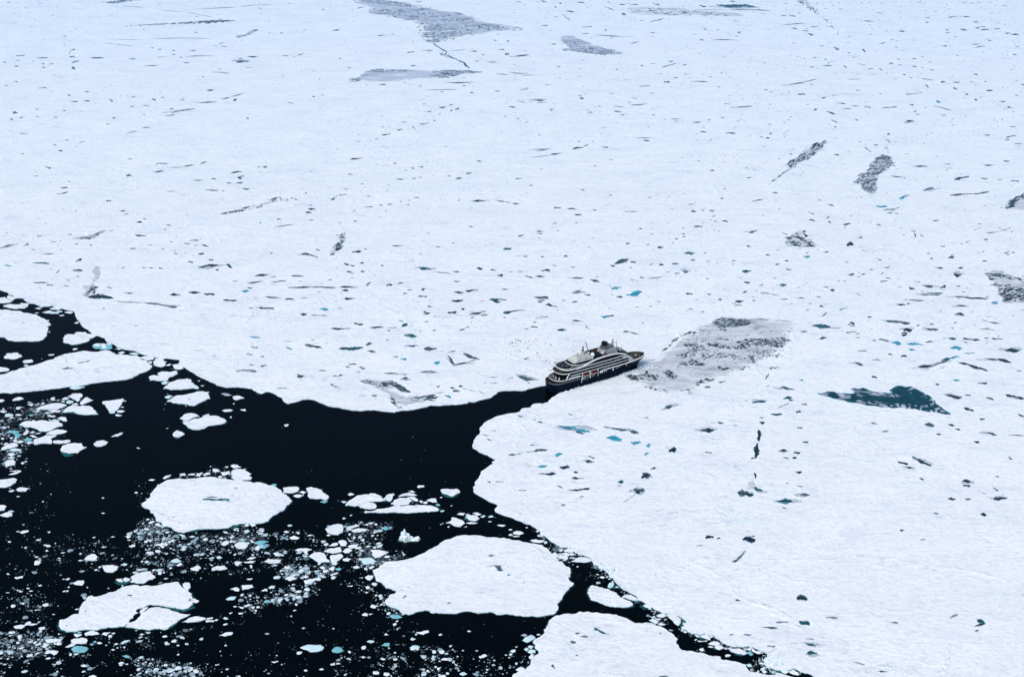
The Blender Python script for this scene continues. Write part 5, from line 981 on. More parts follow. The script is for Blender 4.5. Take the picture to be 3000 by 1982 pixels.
def stroke_grid(x0, y0, x1, y1, th, r, z):
    """A pond along a line: five rows from rim to rim, rim uneven."""
    L = hypot(x1 - x0, y1 - y0) or .01; n = max(8, min(26, int(L / max(th, .6) * 4) + 8))
    ux, uy = (x1 - x0) / L, (y1 - y0) / L; nx, ny = -uy, ux
    e = th * .30; x0 -= ux * e; y0 -= uy * e; L += 2 * e
    a, b_, c_ = r.uniform(.6, 1.0), r.uniform(0, 6.3), r.uniform(0, 6.3); sk = r.uniform(.45, .75); bend = r.uniform(-.10, .10) * L * .25
    rows = [[] for _ in range(5)]; dep = [0, .62, 1, .62, 0]
    for i in range(n + 1):
        u = i / n; pr = max(0, sin(pi * u ** (0.8 + sk * .4))) ** .62
        hu = th * .55 * pr * (.78 + .34 * sin(a * 7 * u + b_) + r.uniform(-.20, .20)); hl = th * .55 * pr * (.78 + .34 * sin(a * 9 * u + c_) + r.uniform(-.20, .20))
        m = bend * sin(pi * u) + r.uniform(-.05, .05) * th
        for k, o in enumerate((-hu, -hu * .5, 0, hl * .5, hl)):
            px, py = x0 + ux * L * u + nx * (o + m * ny * ny), y0 + uy * L * u + ny * (o) + m * abs(ux)
            rows[k].append(G(px, py, z))
    v = [p for rw in rows for p in rw]; f = []; d = []
    for k in range(5): d += [dep[k] * (0.55 if i in (0, n) else 1) if i not in (0, n) else 0 for i in range(n + 1)]
    for k in range(4):
        for i in range(n):
            f.append((k * (n + 1) + i, k * (n + 1) + i + 1, (k + 1) * (n + 1) + i + 1, (k + 1) * (n + 1) + i))
    return v, f, d

# ------------------------------------------------------------ refrozen leads and rotten ice on the pack
for i, (t, kind, s, lab) in enumerate(PATCH):
    px = [tl(t, p) for p in pts(s)]
    gp = rough([tuple(G(x, y, SHEET_Z))[:2] for x, y in px], .07, 9 if px[0][1] > 500 else 25, random.Random(i))
    A = abs(area(gp)); sp = max(2.2, sqrt(A / 900))
    o = pond_poly('refrozen_lead', gp, SHEET_Z + .03 + .012 * (i % 5), m_rot[kind], sp, max(4, sqrt(A) * .10))
    tag(o, lab, 'thin ice', 'grey thin ice patches')
    cv, cf, cd = [], [], []; rk = random.Random(60 + i)
    for key, t2, s2, n2, L2, th2, sl2 in CRACKS:
        if not lab.startswith(key): continue
        po = [tl(t2, p) for p in pts(s2)]; xs = [p[0] for p in po]; ys = [p[1] for p in po]; k2 = 0; tries = 0
        while k2 < n2 and tries < n2 * 40:
            tries += 1; x, y = rk.uniform(min(xs), max(xs)), rk.uniform(min(ys), max(ys))
            if not inside((x, y), po) or mnoise.noise(Vector((x * .09, y * .22, i))) < rk.uniform(-.45, .15): continue
            l2 = L2 / t2[2] * rk.lognormvariate(-.25, .5); a2 = sl2 + rk.gauss(0, .22); hh = min(l2 * .6, th2 / t2[2] * rk.uniform(.5, 1.35))
            v, f, d = stroke_grid(x - l2 / 2, y - a2 * l2 / 2, x + l2 / 2, y + a2 * l2 / 2, hh * 1.35, rk, SHEET_Z + .10 + .01 * (k2 % 4))
            kk = len(cv); cv += [q - o.location for q in v]; cf += [tuple(q + kk for q in g) for g in f]; cd += d; k2 += 1
    if cv: tag(mk('dark_cracks', cv, cf, m_pond['s' if px[0][1] < 350 or 'dark slanting' in lab else 'd'], o, None, {'depth': cd}), kind='stuff')

# ------------------------------------------------------------ pressure ridges: low heaps of snow-covered blocks
rg = random.Random(31)
for (t, s), lab in zip(RIDGES, RLAB):
    ch = [Vector(tuple(G(*tl(t, p), SHEET_Z))) for p in pts(s)]; v, f = [], []; row = 0; far = ch[0].y > 2600
    for a, b2 in zip(ch, ch[1:]):
        L = (b2 - a).length; st_ = 4.0 if not far else 9.0; n = max(2, int(L / st_))
        for i in range(n):
            p = a + (b2 - a) * (i / n); q = mnoise.noise(p * .02) * 14 + mnoise.noise(p * .09) * 4; d = (b2 - a).normalized(); nx = Vector((-d.y, d.x, 0)); p = p + nx * q
            k = max(.05, mnoise.noise(p * .05 + Vector((9, 0, 0))) + .45); w_ = (2.2 + 2.6 * k) * rg.uniform(.6, 1.4) * (1.5 if far else 1); hh = (.10 + (.75 if far else .5) * k) * rg.uniform(.2, 1.6)
            for off, z in ((-w_, -.05), (-w_ * .35, hh * rg.uniform(.5, 1.1)), (w_ * .25, hh), (w_, -.05)):
                v.append(p + nx * off + Vector((0, 0, z)))
            if row and k > .12:
                for k3 in range(3): f.append((4 * row - 4 + k3, 4 * row + k3, 4 * row + k3 + 1, 4 * row - 3 + k3))
            row += 1
    tag(mk('pressure_ridge', v, f, m_snow), lab, 'ice ridge', 'pressure ridges on the pack ice')

# ------------------------------------------------------------ the marbled pond
m_marble, nt, b, out = newmat('marbled_meltwater')
d = N(nt, 'Attribute', attribute_name='depth').outputs['Fac']
pv = wpos(nt, (.8, 1, 1), R(-10)); nb = noise(nt, pv, .022, 5, .6, 1.2)
nw = noise(nt, pv, .010, 2, .5, 2.6)
wv = M(nt, 'MULTIPLY', M(nt, 'ADD', M(nt, 'SINE', M(nt, 'MULTIPLY', nw, 62.0)), 1.0), .5)
wv = M(nt, 'MULTIPLY', wv, ss(nt, noise(nt, pv, .06, 4, .6), .34, .56))
band = M(nt, 'MULTIPLY', ss(nt, wv, .38, .72), M(nt, 'SUBTRACT', 1.0, ss(nt, M(nt, 'ADD', d, M(nt, 'MULTIPLY', M(nt, 'SUBTRACT', nb, .5), 1.3)), .30, .58)))
deep = mixc(nt, ss(nt, noise(nt, pv, .12, 4, .6), .35, .7), (0.003, 0.040, 0.058), (0.006, 0.065, 0.085))
deep = mixc(nt, M(nt, 'SUBTRACT', 1.0, ss(nt, d, .0, .12)), deep, (0.015, .20, .26))
c = mixc(nt, band, deep, (0.50, 0.53, 0.60))
nt.links.new(c, b.inputs['Base Color']); b.inputs['Roughness'].default_value = .3; b.inputs['Specular IOR Level'].default_value = .12
gp = rough([tuple(G(*tl(MARBLE[0], p), SHEET_Z))[:2] for p in pts(MARBLE[1])], .08, 4, random.Random(5))
o = pond_poly('melt_pond', gp, SHEET_Z + .05, m_marble, 4.0, 30)
tag(o, 'largest melt pond, deep teal and marbled with pale swirls of slush', 'melt pond', 'melt ponds on the pack ice')

# ------------------------------------------------------------ melt ponds on the pack
CW = {'d': 'dark', 't': 'teal', 'c': 'turquoise', 'g': 'faint grey', 's': 'slate'}
rp = random.Random(11); ponds = []
for t, s in STROKES:
    for q in s.split():
        x0, y0, x1, y1, th, c = q.split(','); x0, y0, x1, y1, th = (float(k) for k in (x0, y0, x1, y1, th))
        a, b2 = tl(t, (x0, y0)), tl(t, (x1, y1)); w_ = th / t[2]
        ponds.append((hypot(a[0] - b2[0], a[1] - b2[1]) * w_ + w_ * w_, c, a, b2, w_))
ponds.sort(key=lambda p: -p[0])
items = []; rest = []
N_POND = 288
sm_v, sm_f, sm_d, sm_m = [], [], [], []
def add_rest(v, f, d, m=0):
    k = len(sm_v); sm_m.extend([m] * len(f)); sm_v.extend(v); sm_f.extend(tuple(i + k for i in q) for q in f); sm_d.extend(d)
for i, (A, c, a, b2, w_) in enumerate(ponds):
    grow = 1.5 if c != 'g' else 1.2
    z = SHEET_Z + .09 + .012 * (i % 9)
    v, f, d = stroke_grid(a[0], a[1], b2[0], b2[1], w_ * grow, rp, z)
    if i < N_POND:
        o0 = G((a[0] + b2[0]) / 2, (a[1] + b2[1]) / 2, z)
        if c != 'g' and rp.random() < .38:            # wet slush round part of the pond
            ox, oy, sx = rp.uniform(-.3, .3) * (abs(a[0] - b2[0]) + w_), rp.uniform(-.7, .7) * w_, rp.uniform(.1, .4) * (abs(a[0] - b2[0]) + w_)
            v2, f2, d2 = stroke_grid(a[0] + ox - sx, a[1] + oy, b2[0] + ox + sx, b2[1] + oy, w_ * rp.uniform(1.6, 2.4), rp, SHEET_Z + .062)
        else: v2, f2, d2 = [], [], []
        o = mk('melt_pond', [p - o0 for p in v + v2], f + [tuple(i_ + len(v) for i_ in q) for q in f2], [m_pond[c], m_pond['h']], None, o0, {'depth': d + d2})
        for q in o.data.polygons[len(f):]: q.material_index = 1
        tag(o, None, 'melt pond', 'melt ponds on the pack ice')
        L = hypot(a[0] - b2[0], (a[1] - b2[1]) * 2.4); asp = L / max(.1, w_ * 2.4)
        size = 'large' if i < 40 else 'small' if i > 150 else 'medium'
        shape = 'thin' if asp > 3.0 else 'long' if asp > 1.6 else 'rounded'
        cx, cy = (a[0] + b2[0]) / 2, (a[1] + b2[1]) / 2
        items.append((o, size, '%s %s melt pond %s' % (shape, CW[c], where(cx, cy)), A))
    else: add_rest(v, f, d, {'d': 0, 't': 1, 'c': 2, 's': 3, 'g': 3}[c])
for i, (t, c, s) in enumerate(PONDPOLY):
    px = [tl(t, p) for p in pts(s)]; gp = rough([tuple(G(x, y, SHEET_Z))[:2] for x, y in px], .06, 1.5, random.Random(40 + i), 3)
    o = pond_poly('melt_pond', gp, SHEET_Z + .08 + .01 * i, m_pond[c], 1.6, 5)
    tag(o, None, 'melt pond', 'melt ponds on the pack ice'); cx, cy = centroid(px)
    items.append((o, 'large', 'rounded %s melt pond %s' % (CW[c], where(cx, cy)), abs(area(px))))
settle(items)
# the many small holes of the far plain
rr = random.Random(21)
def on_pack(x, y): return inside((x, y), sheet_px_poly)
cnt = 0
while cnt < 2000:
    y = 6 + (rr.random() ** 1.55) * 1000; x = rr.uniform(5, 2995)
    dens = mnoise.noise(Vector((x * .0033, y * .010, 3.0))) * .9 + .36 + (.32 if x > 1900 else -.06) + (.12 if y < 420 and x > 1000 else 0) + (.28 if y < 260 and x > 1750 else 0) - (.25 if x < 900 and y > 250 else 0)
    if rr.random() > dens or not on_pack(x, y) or (1560 < x < 1900 and y > 960): continue
    pr = sin(PITCH + math.atan((y - 991) / FPX)) / sin(PITCH)
    L = rr.lognormvariate(1.75, .55) * (.55 + .45 * pr); th = max(.7, min(3.6, L * rr.uniform(.16, .38) * pr))
    sl = rr.gauss(0, .07 if y < 600 else .2)
    v, f, d = stroke_grid(x, y, x + L, y + L * sl, th * 1.25, rr, SHEET_Z + .08); q_ = rr.random(); add_rest(v, f, d, 1 if q_ < .30 else 2 if q_ < (.37 if x > 1700 else .31) else 3 if q_ < .55 else 0); cnt += 1
o = mk('small_melt_ponds', sm_v, sm_f, [m_pond[q] for q in 'dtcs'], None, None, {'depth': sm_d})
o.data.polygons.foreach_set('material_index', sm_m)
tag(o, 'scatter of tiny dark melt ponds dotting the white pack ice', 'melt ponds', None, 'stuff')

# ------------------------------------------------------------ floes
TINT = {'w': (.84, .87, .90), 'b': (.62, .78, .82), 'c': (.20, .50, .56), 'g': (.42, .47, .53), 'K': (.80, .88, .90)}
rf = random.Random(5)
def chunk_geo(gp, h, r, lump=.0, base=-.3):
    """Small piece: rim at the water, shoulder, and an uneven top."""
    n = len(gp); c = centroid(gp); v = [(x, y, base) for x, y in gp]
    v += [(x, y, h * .65 * r.uniform(.8, 1.2)) for x, y in gp]
    v += [(c[0] + (x - c[0]) * .86, c[1] + (y - c[1]) * .86, h * r.uniform(.85, 1.15 + lump)) for x, y in gp]
    v += [(c[0] + (x - c[0]) * .45, c[1] + (y - c[1]) * .45, h * r.uniform(1 - lump * .3, 1.1 + lump * 1.6)) for x, y in gp]
    v.append((c[0], c[1], h * r.uniform(1, 1.1 + lump * 2))); f = []
    for k in range(3):
        for i in range(n):
            j = (i + 1) % n; f.append((k * n + i, k * n + j, (k + 1) * n + j, (k + 1) * n + i))
    for i in range(n): f.append((3 * n + i, 3 * n + (i + 1) % n, 4 * n))
    return v, f
floes = []
for t, block in FLOES:
    last = None
    for ln in block.split('\n'):
        ln = ln.strip()
        if not ln: continue
        body, _, lab = ln.partition('|'); code, co = body[0], body[2:]
        px = [tl(t, p) for p in pts(co)]
        if code == 'T':
            if last: last['ledges'].append(px)
            continue
        last = dict(code=code, px=px, label=lab, ledges=[], A=abs(area(px))); floes.append(last)
for parts, lab in ((NEARFLOE, 'broad white floe at the fork of the channel, with a fin-shaped slate pond'), (EDGEFLOE, 'white floe with several slate ponds cut by the bottom edge of the picture'),
                   (LEAF_UP, 'upper half of the leaf-shaped floe split by a dark crack'), (LEAF_LOW, 'lower half of the leaf-shaped floe split by a dark crack')):
    px = chain(parts); floes.append(dict(code='w', px=px, label=lab, ledges=[], A=abs(area(px))))
    if 'upper half' in lab:
        floes[-1]['ledges'].append([tl(TN, p) for p in pts('200,590 330,600 480,625 640,650 700,635 760,585 808,640 745,658 640,698 590,680 480,668 330,630')])
    if 'lower half' in lab:
        floes[-1]['ledges'].append([tl(TN, p) for p in pts('380,925 450,885 520,840 575,800 570,830 480,905 420,935')])
floes.sort(key=lambda f: -f['A'])
N_FLOE = 296
bv, bf, bt = [], [], []
def add_brash(v, f, tint):
    k = len(bv); bv.extend(v); bf.extend(tuple(i + k for i in q) for q in f); bt.extend([tint] * len(v))
items = []; floe_objs = []
for i, fl in enumerate(floes):
    gp = [tuple(G(x, y, 0.4))[:2] for x, y in fl['px']]
    if area(gp) < 0: gp = gp[::-1]
    A = abs(area(gp)); size = sqrt(A)
    gp = rough(gp, .105 if size > 18 else .08, max(.7, min(3.0, size * .16)), rf)
    c = centroid(gp); code = fl['code']
    h = (.32 + .028 * size) if size < 18 else (.75 if size < 60 else .85)
    if code == 'g': h = .12
    lc = [(x - c[0], y - c[1]) for x, y in gp]
    if i >= N_FLOE:
        v, f = chunk_geo(gp, h, rf, .25 if code in 'bc' else .05); add_brash(v, f, TINT[code]); continue
    name = 'ice_floe' if size > 9 else 'ice_block'
    if code == 'K':
        v, f = [], []
        for k in range(26):                        # piled blocks, highest towards the left end
            u = rf.random(); bx_ = min(p[0] for p in lc) + u * (max(p[0] for p in lc) - min(p[0] for p in lc)); by_ = rf.uniform(-.35, .35) * (max(p[1] for p in lc) - min(p[1] for p in lc))
            if not inside((bx_, by_), lc): continue
            s_ = rf.uniform(1.6, 3.4); hh = rf.uniform(1.2, 2.4) + 4.6 * max(0, 1 - abs(u - .28) / .3) * rf.uniform(.6, 1)
            pl = [(bx_ + s_ * rf.uniform(.7, 1.2) * cos(q * 2 * pi / 7), by_ + s_ * rf.uniform(.7, 1.2) * sin(q * 2 * pi / 7)) for q in range(7)]
            v2, f2 = chunk_geo(pl, hh, rf, .3); kk = len(v); v += v2; f += [tuple(x + kk for x in q) for q in f2]
        v2, f2 = chunk_geo(lc, .9, rf, .3); kk = len(v); v += v2; f += [tuple(x + kk for x in q) for q in f2]
        o = mk('iceberg', v, f, m_ice, None, (c[0], c[1], 0), {'tint': [TINT['K']] * len(v)})
    elif size > 9 and code == 'w':
        o = slab(name, gp, h, m_snow, m_ice, None, (c[0], c[1], 0))
    else:
        v, f = chunk_geo(lc, h, rf, .3 if code in 'bc' else .05)
        o = mk(name, v, f, m_ice, None, (c[0], c[1], 0), {'tint': [TINT[code]] * len(v)})
        if fl['label'].startswith('teal-sided'):
            for q in ('1255,785 1300,765 1370,766 1365,790 1330,802', '1382,764 1432,770 1442,826 1390,832 1366,800', '1435,768 1490,762 1505,775 1460,782'):
                g2 = [tuple(G(*tl(TA, p), h * 1.2))[:2] for p in pts(q)]
                if area(g2) < 0: g2 = g2[::-1]
                v, f = chunk_geo([(x - c[0], y - c[1]) for x, y in g2], h * 1.9, rf, .05, h * .5)
                mk('snow_cap', v, f, m_ice, o, None, {'tint': [TINT['w']] * len(v)})
    tag(o, fl['label'] or None, 'iceberg' if code == 'K' else 'ice floe' if size > 9 else 'ice block', 'ice floes and blocks afloat in the lead')
    for lp in fl['ledges']:
        g2 = rough([tuple(G(x, y, 0))[:2] for x, y in lp], .05, 2.0, rf, 2)
        pond_poly('submerged_ledge', g2, .05, m_ledge, 1.4, 3.0, o, (c[0], c[1], 0))
    if size > 25:                                     # foot of ice under the waterline, showing in patches round the floe
        kx = 1 + 1.7 / (.5 * size); g3 = [(c[0] + (x - c[0]) * kx, c[1] + (y - c[1]) * kx) for x, y in gp]
        pond_poly('submerged_ledge', g3, .035, m_ledge, max(2.5, size * .05), 3.6, o, (c[0], c[1], 0))
    floe_objs.append((fl['label'], o, c, h))
    if not fl['label']:
        x, y = centroid(fl['px']); w_ = max(p[0] for p in fl['px']) - min(p[0] for p in fl['px']); hh = max(p[1] for p in fl['px']) - min(p[1] for p in fl['px'])
        sw = 'large' if i < 45 else 'medium' if i < 130 else 'small'
        cw = {'w': 'white', 'b': 'pale blue', 'c': 'cyan', 'g': 'grey'}[code]
        shape = 'long' if w_ > 3.4 * hh else 'stubby' if w_ < 1.7 * hh else 'oval'
        items.append((o, sw, '%s %s %s %s' % (shape, cw, 'ice floe' if size > 9 else 'ice chunk', where(x, y)), fl['A']))
settle(items)
for k, (key, t, c_, s) in enumerate(FLOEPOND):
    ob = next((f for f in floe_objs if key == 'leaf' and f[0].startswith('upper half') or key != 'leaf' and key in f[0]), None)
    if key == 'bottom edge': ob = next(f for f in floe_objs if 'bottom edge of the picture' in f[0])
    if ob is None: continue
    _, o, c, h = ob
    px = [tl(t, p) for p in pts(s)]; gp = rough([tuple(G(x, y, h))[:2] for x, y in px], .07, 1.6, random.Random(k), 3)
    p = pond_poly('melt_pond', gp, h + .04 + .008 * (k % 7), m_pond[c_], 1.5, 3.5, o, (c[0], c[1], 0))

# ------------------------------------------------------------ brash ice between the floes
rb = random.Random(77)
masks = [f['px'] for f in floes if f['A'] > 60]
boxes = [(min(p[0] for p in m), max(p[0] for p in m), min(p[1] for p in m), max(p[1] for p in m), m) for m in masks]
def free(x, y):
    for a, b_, c_, d_, m in boxes:
        if a - 1 < x < b_ + 1 and c_ - 1 < y < d_ + 1 and inside((x, y), m): return False
    return not inside((x, y), sheet_px_poly)
def brash_piece(x, y, s, tint=None):
    g = G(x, y, 0); n = 5 if s < 3 else 7; m = s / 2.35 * .5     # source pixels to metres, half size
    ang = rb.uniform(0, pi); e = rb.uniform(.55, .95); pl = []
    for q in range(n):
        a = 2 * pi * q / n + rb.uniform(-.25, .25); rr_ = m * rb.uniform(.75, 1.2)
        u, w_ = rr_ * cos(a), rr_ * e * sin(a); pl.append((g.x + u * cos(ang) - w_ * sin(ang), g.y + u * sin(ang) + w_ * cos(ang)))
    h = .10 + .10 * m
    if tint is None:
        k = rb.random()
        k -= min(.30, s * .024); tint = (.80, .85, .88) if k < .10 else (.52, .63, .68) if k < .32 else (.26, .36, .41) if k < .62 else (.11, .155, .18) if k < .86 else (.05, .075, .09)
    if s < 3:
        v = [(px, py, 0.02) for px, py in pl] + [(g.x, g.y, h)] ; f = [(i, (i + 1) % n, n) for i in range(n)]
    else: v, f = chunk_geo(pl, h, rb, .25, -.1)
    add_brash(v, f, tint)
for t, den, s in BRASH:
    po = [tl(t, p) for p in pts(s)]; xs = [p[0] for p in po]; ys = [p[1] for p in po]; A = abs(area(po))
    n = int(A * den * .088)
    for _ in range(n):
        x, y = rb.uniform(min(xs) - 6, max(xs) + 6), rb.uniform(min(ys) - 4, max(ys) + 4)
        if not inside((x, y), po):
            if dist_edge((x, y), po) > 7 or rb.random() < .6: continue
        cl = mnoise.noise(Vector((x * .022, y * .055, 1.7))) + .5 * mnoise.noise(Vector((x * .07, y * .17, 5)))
        if den < .85 and cl < rb.uniform(-.35, .30) + (.15 if den < .3 else 0): continue
        if not free(x, y): continue
        sz = min(15, 1.3 * (1 - rb.random()) ** (-.62)) if den > .05 else 1.8
        brash_piece(x, y, sz)
for _ in range(500):                                     # stray crumbs on open water
    x, y = rb.uniform(0, 2000), rb.uniform(1060, 1980)
    if free(x, y) and (y > 1330 or rb.random() < .25): brash_piece(x, y, rb.uniform(1.0, 2.6))
# crumbs broken from the pack edge in the narrow channel
for (x0, y0), (x1, y1) in zip(south_px, south_px[1:]):
    if y0 < 1540 or x0 > 2360: continue
    for _ in range(int(hypot(x1 - x0, y1 - y0) * .55)):
        u = rb.random(); x, y = x0 + (x1 - x0) * u - rb.uniform(0, 14), y0 + (y1 - y0) * u + rb.uniform(0, 10)
        if free(x, y): brash_piece(x, y, min(11, 1.6 * (1 - rb.random()) ** -.6))
m_slush, nt, b, out = newmat('slush_film')
d = N(nt, 'Attribute', attribute_name='depth').outputs['Fac']; pv = wpos(nt, (.6, 1.1, 1), R(12)); n1 = noise(nt, pv, .16, 6, .72); n2 = noise(nt, pv, .035, 4, .6, .5)
nt.links.new(mixc(nt, ss(nt, n1, .35, .65), (.10, .135, .155), (.30, .36, .40)), b.inputs['Base Color']); b.inputs['Roughness'].default_value = .6; b.inputs['Specular IOR Level'].default_value = .1
v_ = M(nt, 'ADD', M(nt, 'MULTIPLY', d, .5), M(nt, 'ADD', M(nt, 'MULTIPLY', M(nt, 'SUBTRACT', n1, .5), 1.6), M(nt, 'MULTIPLY', M(nt, 'SUBTRACT', n2, .5), 2.6)))
mx = N(nt, 'MixShader', {0: M(nt, 'MULTIPLY', ss(nt, v_, .25, 1.0), .62), 1: N(nt, 'BsdfTransparent').outputs[0], 2: b.outputs[0]}); nt.links.new(mx.outputs[0], out.inputs[0])
for k, (t, den, s) in enumerate(BRASH):
    if den < .7: continue
    gp = rough([tuple(G(*tl(t, p), 0))[:2] for p in pts(s)], .09, 8, random.Random(k)); A = abs(area(gp))
    if A > 1500: tag(pond_poly('slush_ice', gp, .012 + .0015 * (k % 8), m_slush, max(4, sqrt(A / 250)), max(6, sqrt(A) * .22)), 'thin grey slush between the brash ice', 'slush', 'grey slush among the floes', 'stuff')
o = mk('brash_ice', bv, bf, m_ice, None, None, {'tint': bt})
tag(o, 'loose crumbs of white and blue brash ice drifting between the floes', 'brash ice', None, 'stuff')

# rubble pushed up along the hull and round the bow
rv, rfc, rt = [], [], []
def rubble(p, s, tint):
    pl = [(p[0] + s * rb.uniform(.6, 1.1) * cos(q * 2 * pi / 6), p[1] + s * rb.uniform(.6, 1.1) * sin(q * 2 * pi / 6)) for q in range(6)]
    v, f = chunk_geo(pl, s * rb.uniform(.5, 1.1), rb, .4, -.2); v = [(a, b_, c_ + SHEET_Z * .9) for a, b_, c_ in v]
    k = len(rv); rv.extend(v); rfc.extend(tuple(i + k for i in q) for q in f); rt.extend([tint] * len(v))
hullside = south_g[:11]
for a, b_ in zip(hullside, hullside[1:]):
    L = hypot(a[0] - b_[0], a[1] - b_[1])
    for _ in range(int(L * 2.6)):
        u = rb.random(); off = abs(rb.gauss(0, 2.0)) + .4
        x, y = a[0] + (b_[0] - a[0]) * u, a[1] + (b_[1] - a[1]) * u
        nx, ny = sin(SROT), -cos(SROT)
        rubble((x + nx * off, y + ny * off), rb.uniform(.4, 1.1) * (1.5 if rb.random() < .12 else 1), rb.choice([(.80, .84, .88), (.78, .84, .88), (.6, .74, .80), (.45, .64, .72)]))
for _ in range(170):
    q = SW(66 + abs(rb.gauss(0, 7)), rb.gauss(-5, 7)); rubble(q, rb.uniform(.5, 1.7), rb.choice([(.80, .84, .88), (.72, .78, .84), (.66, .78, .84), (.50, .64, .72), (.74, .76, .82)]))
for t, n_, s in ((TJ, 90, '1600,1255 1760,1270 1900,1320 1890,1450 1680,1430 1610,1360'), (TI, 60, '360,250 520,330 500,355 400,325'), (TI, 90, '680,440 1000,500 960,640 850,610 760,540'), (TJ, 60, '980,1080 1250,1150 1100,1155'), (TI, 40, '900,640 1050,780 1000,800'), (TE, 40, '700,150 960,250 980,290 820,225')):
    po = [tl(t, p) for p in pts(s)]; xs = [p[0] for p in po]; ys = [p[1] for p in po]
    for _ in range(n_):
        x, y = rb.uniform(min(xs), max(xs)), rb.uniform(min(ys), max(ys))
        if inside((x, y), po): g = G(x, y, SHEET_Z); rubble((g.x, g.y), rb.uniform(.3, 1.2), rb.choice([(.82, .86, .89), (.66, .80, .85), (.55, .74, .80), (.30, .54, .62), (.82, .85, .89), (.84, .87, .9)]))
o = mk('ice_rubble', rv, rfc, m_ice, None, None, {'tint': rt})
tag(o, 'crushed blue-white ice rubble heaped along the hull and round the bow', 'ice rubble', None, 'stuff')
# ------------------------------------------------------------ the expedition ship (local x to the bow, y to port, z up)
class MB:
    def __init__(s): s.v, s.f, s.m = [], [], []
    def add(s, v, f, m=0):
        k = len(s.v); s.v += [tuple(p) for p in v]; s.f += [tuple(i + k for i in q) for q in f]; s.m += [m] * len(f)
    def box(s, x0, x1, y0, y1, z0, z1, m=0):
        s.add([(x, y, z) for z in (z0, z1) for y in (y0, y1) for x in (x0, x1)], [(0, 2, 3, 1), (4, 5, 7, 6), (0, 1, 5, 4), (2, 6, 7, 3), (0, 4, 6, 2), (1, 3, 7, 5)], m)
    def prism(s, poly, z0, z1, m=0, top=None, mt=None):
        """Outline pushed up; top = outline of the upper rim when it tapers."""
        if area(list(poly)) < 0: poly = poly[::-1]; top = top[::-1] if top else None
        n = len(poly); t = top or poly
        s.add([(p[0], p[1], z0) for p in poly] + [(p[0], p[1], z1) for p in t], [(i, (i + 1) % n, (i + 1) % n + n, i + n) for i in range(n)], m)
        s.add([(p[0], p[1], z1) for p in t], [tuple(range(n))], m if mt is None else mt)
        s.add([(p[0], p[1], z0) for p in poly], [tuple(range(n))[::-1]], m)
    def bar(s, a, b, r, m=0, n=6, r2=None):
        a, b = Vector(a), Vector(b); d = (b - a).normalized(); u = d.orthogonal().normalized(); w = d.cross(u); r2 = r if r2 is None else r2
        s.add([a + u * r * cos(2 * pi * i / n) + w * r * sin(2 * pi * i / n) for i in range(n)] + [b + u * r2 * cos(2 * pi * i / n) + w * r2 * sin(2 * pi * i / n) for i in range(n)],
              [(i, (i + 1) % n, (i + 1) % n + n, i + n) for i in range(n)] + [tuple(range(n))[::-1], tuple(range(n, 2 * n))], m)
    def ball(s, c, r, m=0, sx=1, sy=1, sz=1, n=14, k=9):
        v = [(c[0] + r * sx * sin(pi * j / k) * cos(2 * pi * i / n), c[1] + r * sy * sin(pi * j / k) * sin(2 * pi * i / n), c[2] + r * sz * cos(pi * j / k)) for j in range(k + 1) for i in range(n)]
        s.add(v, [(j * n + i, (j + 1) * n + i, (j + 1) * n + (i + 1) % n, j * n + (i + 1) % n) for j in range(k) for i in range(n)], m)
    def build(s, name, mats, parent, loc=None, smooth=False):
        o = mk(name, s.v, s.f, mats, parent, loc, None, smooth)
        if isinstance(mats, (list, tuple)): o.data.polygons.foreach_set('material_index', s.m)
        return o
navy = simple('navy_hull_paint', (0.0020, 0.0052, 0.016), .5, spec=.04, var=.25, vs=.15)
white = simple('ship_white_paint', (0.88, 0.89, 0.88), .5, spec=.3, var=.05, vs=.3)
cream = simple('cream_paint', (0.74, 0.73, 0.66), .5, spec=.3, var=.08, vs=.3)
ivory = simple('superstructure_grey_white', (0.50, 0.49, 0.46), .55, spec=.3, var=.07, vs=.4)
dkglass = simple('dark_balcony_glass', (0.004, 0.004, 0.0055), .3, spec=.15, var=.5, vs=.6)
dkdeck = simple('dark_deck', (0.012, 0.012, 0.013), .7, spec=.2, var=.4, vs=.5)
teak = simple('brown_deck', (0.040, 0.031, 0.027), .7, spec=.2, var=.3, vs=.5)
green = simple('helideck_green', (0.006, 0.013, 0.010), .6, spec=.2, var=.3, vs=.3)
grey = simple('louvre_grey', (0.12, 0.12, 0.13), .6, var=.15, vs=.6)
black = simple('funnel_black', (0.006, 0.006, 0.006), .5, spec=.3)
red = simple('lifeboat_red', (0.095, 0.004, 0.007), .5, spec=.3, var=.2, vs=.6)
yellow = simple('marking_yellow', (0.36, 0.25, 0.03), .7)
mark = simple('marking_white', (0.78, 0.80, 0.80), .7)
dome = simple('radome_white', (0.82, 0.84, 0.84), .5, spec=.3)
lblue = simple('letter_light_blue', (0.16, 0.30, 0.50), .5)

ship = bpy.data.objects.new('expedition_ship', None); COL.objects.link(ship)
ship.location = S0; ship.rotation_euler = (0, 0, SROT)
tag(ship, 'navy and white expedition ship moored in the ice edge', 'ship')

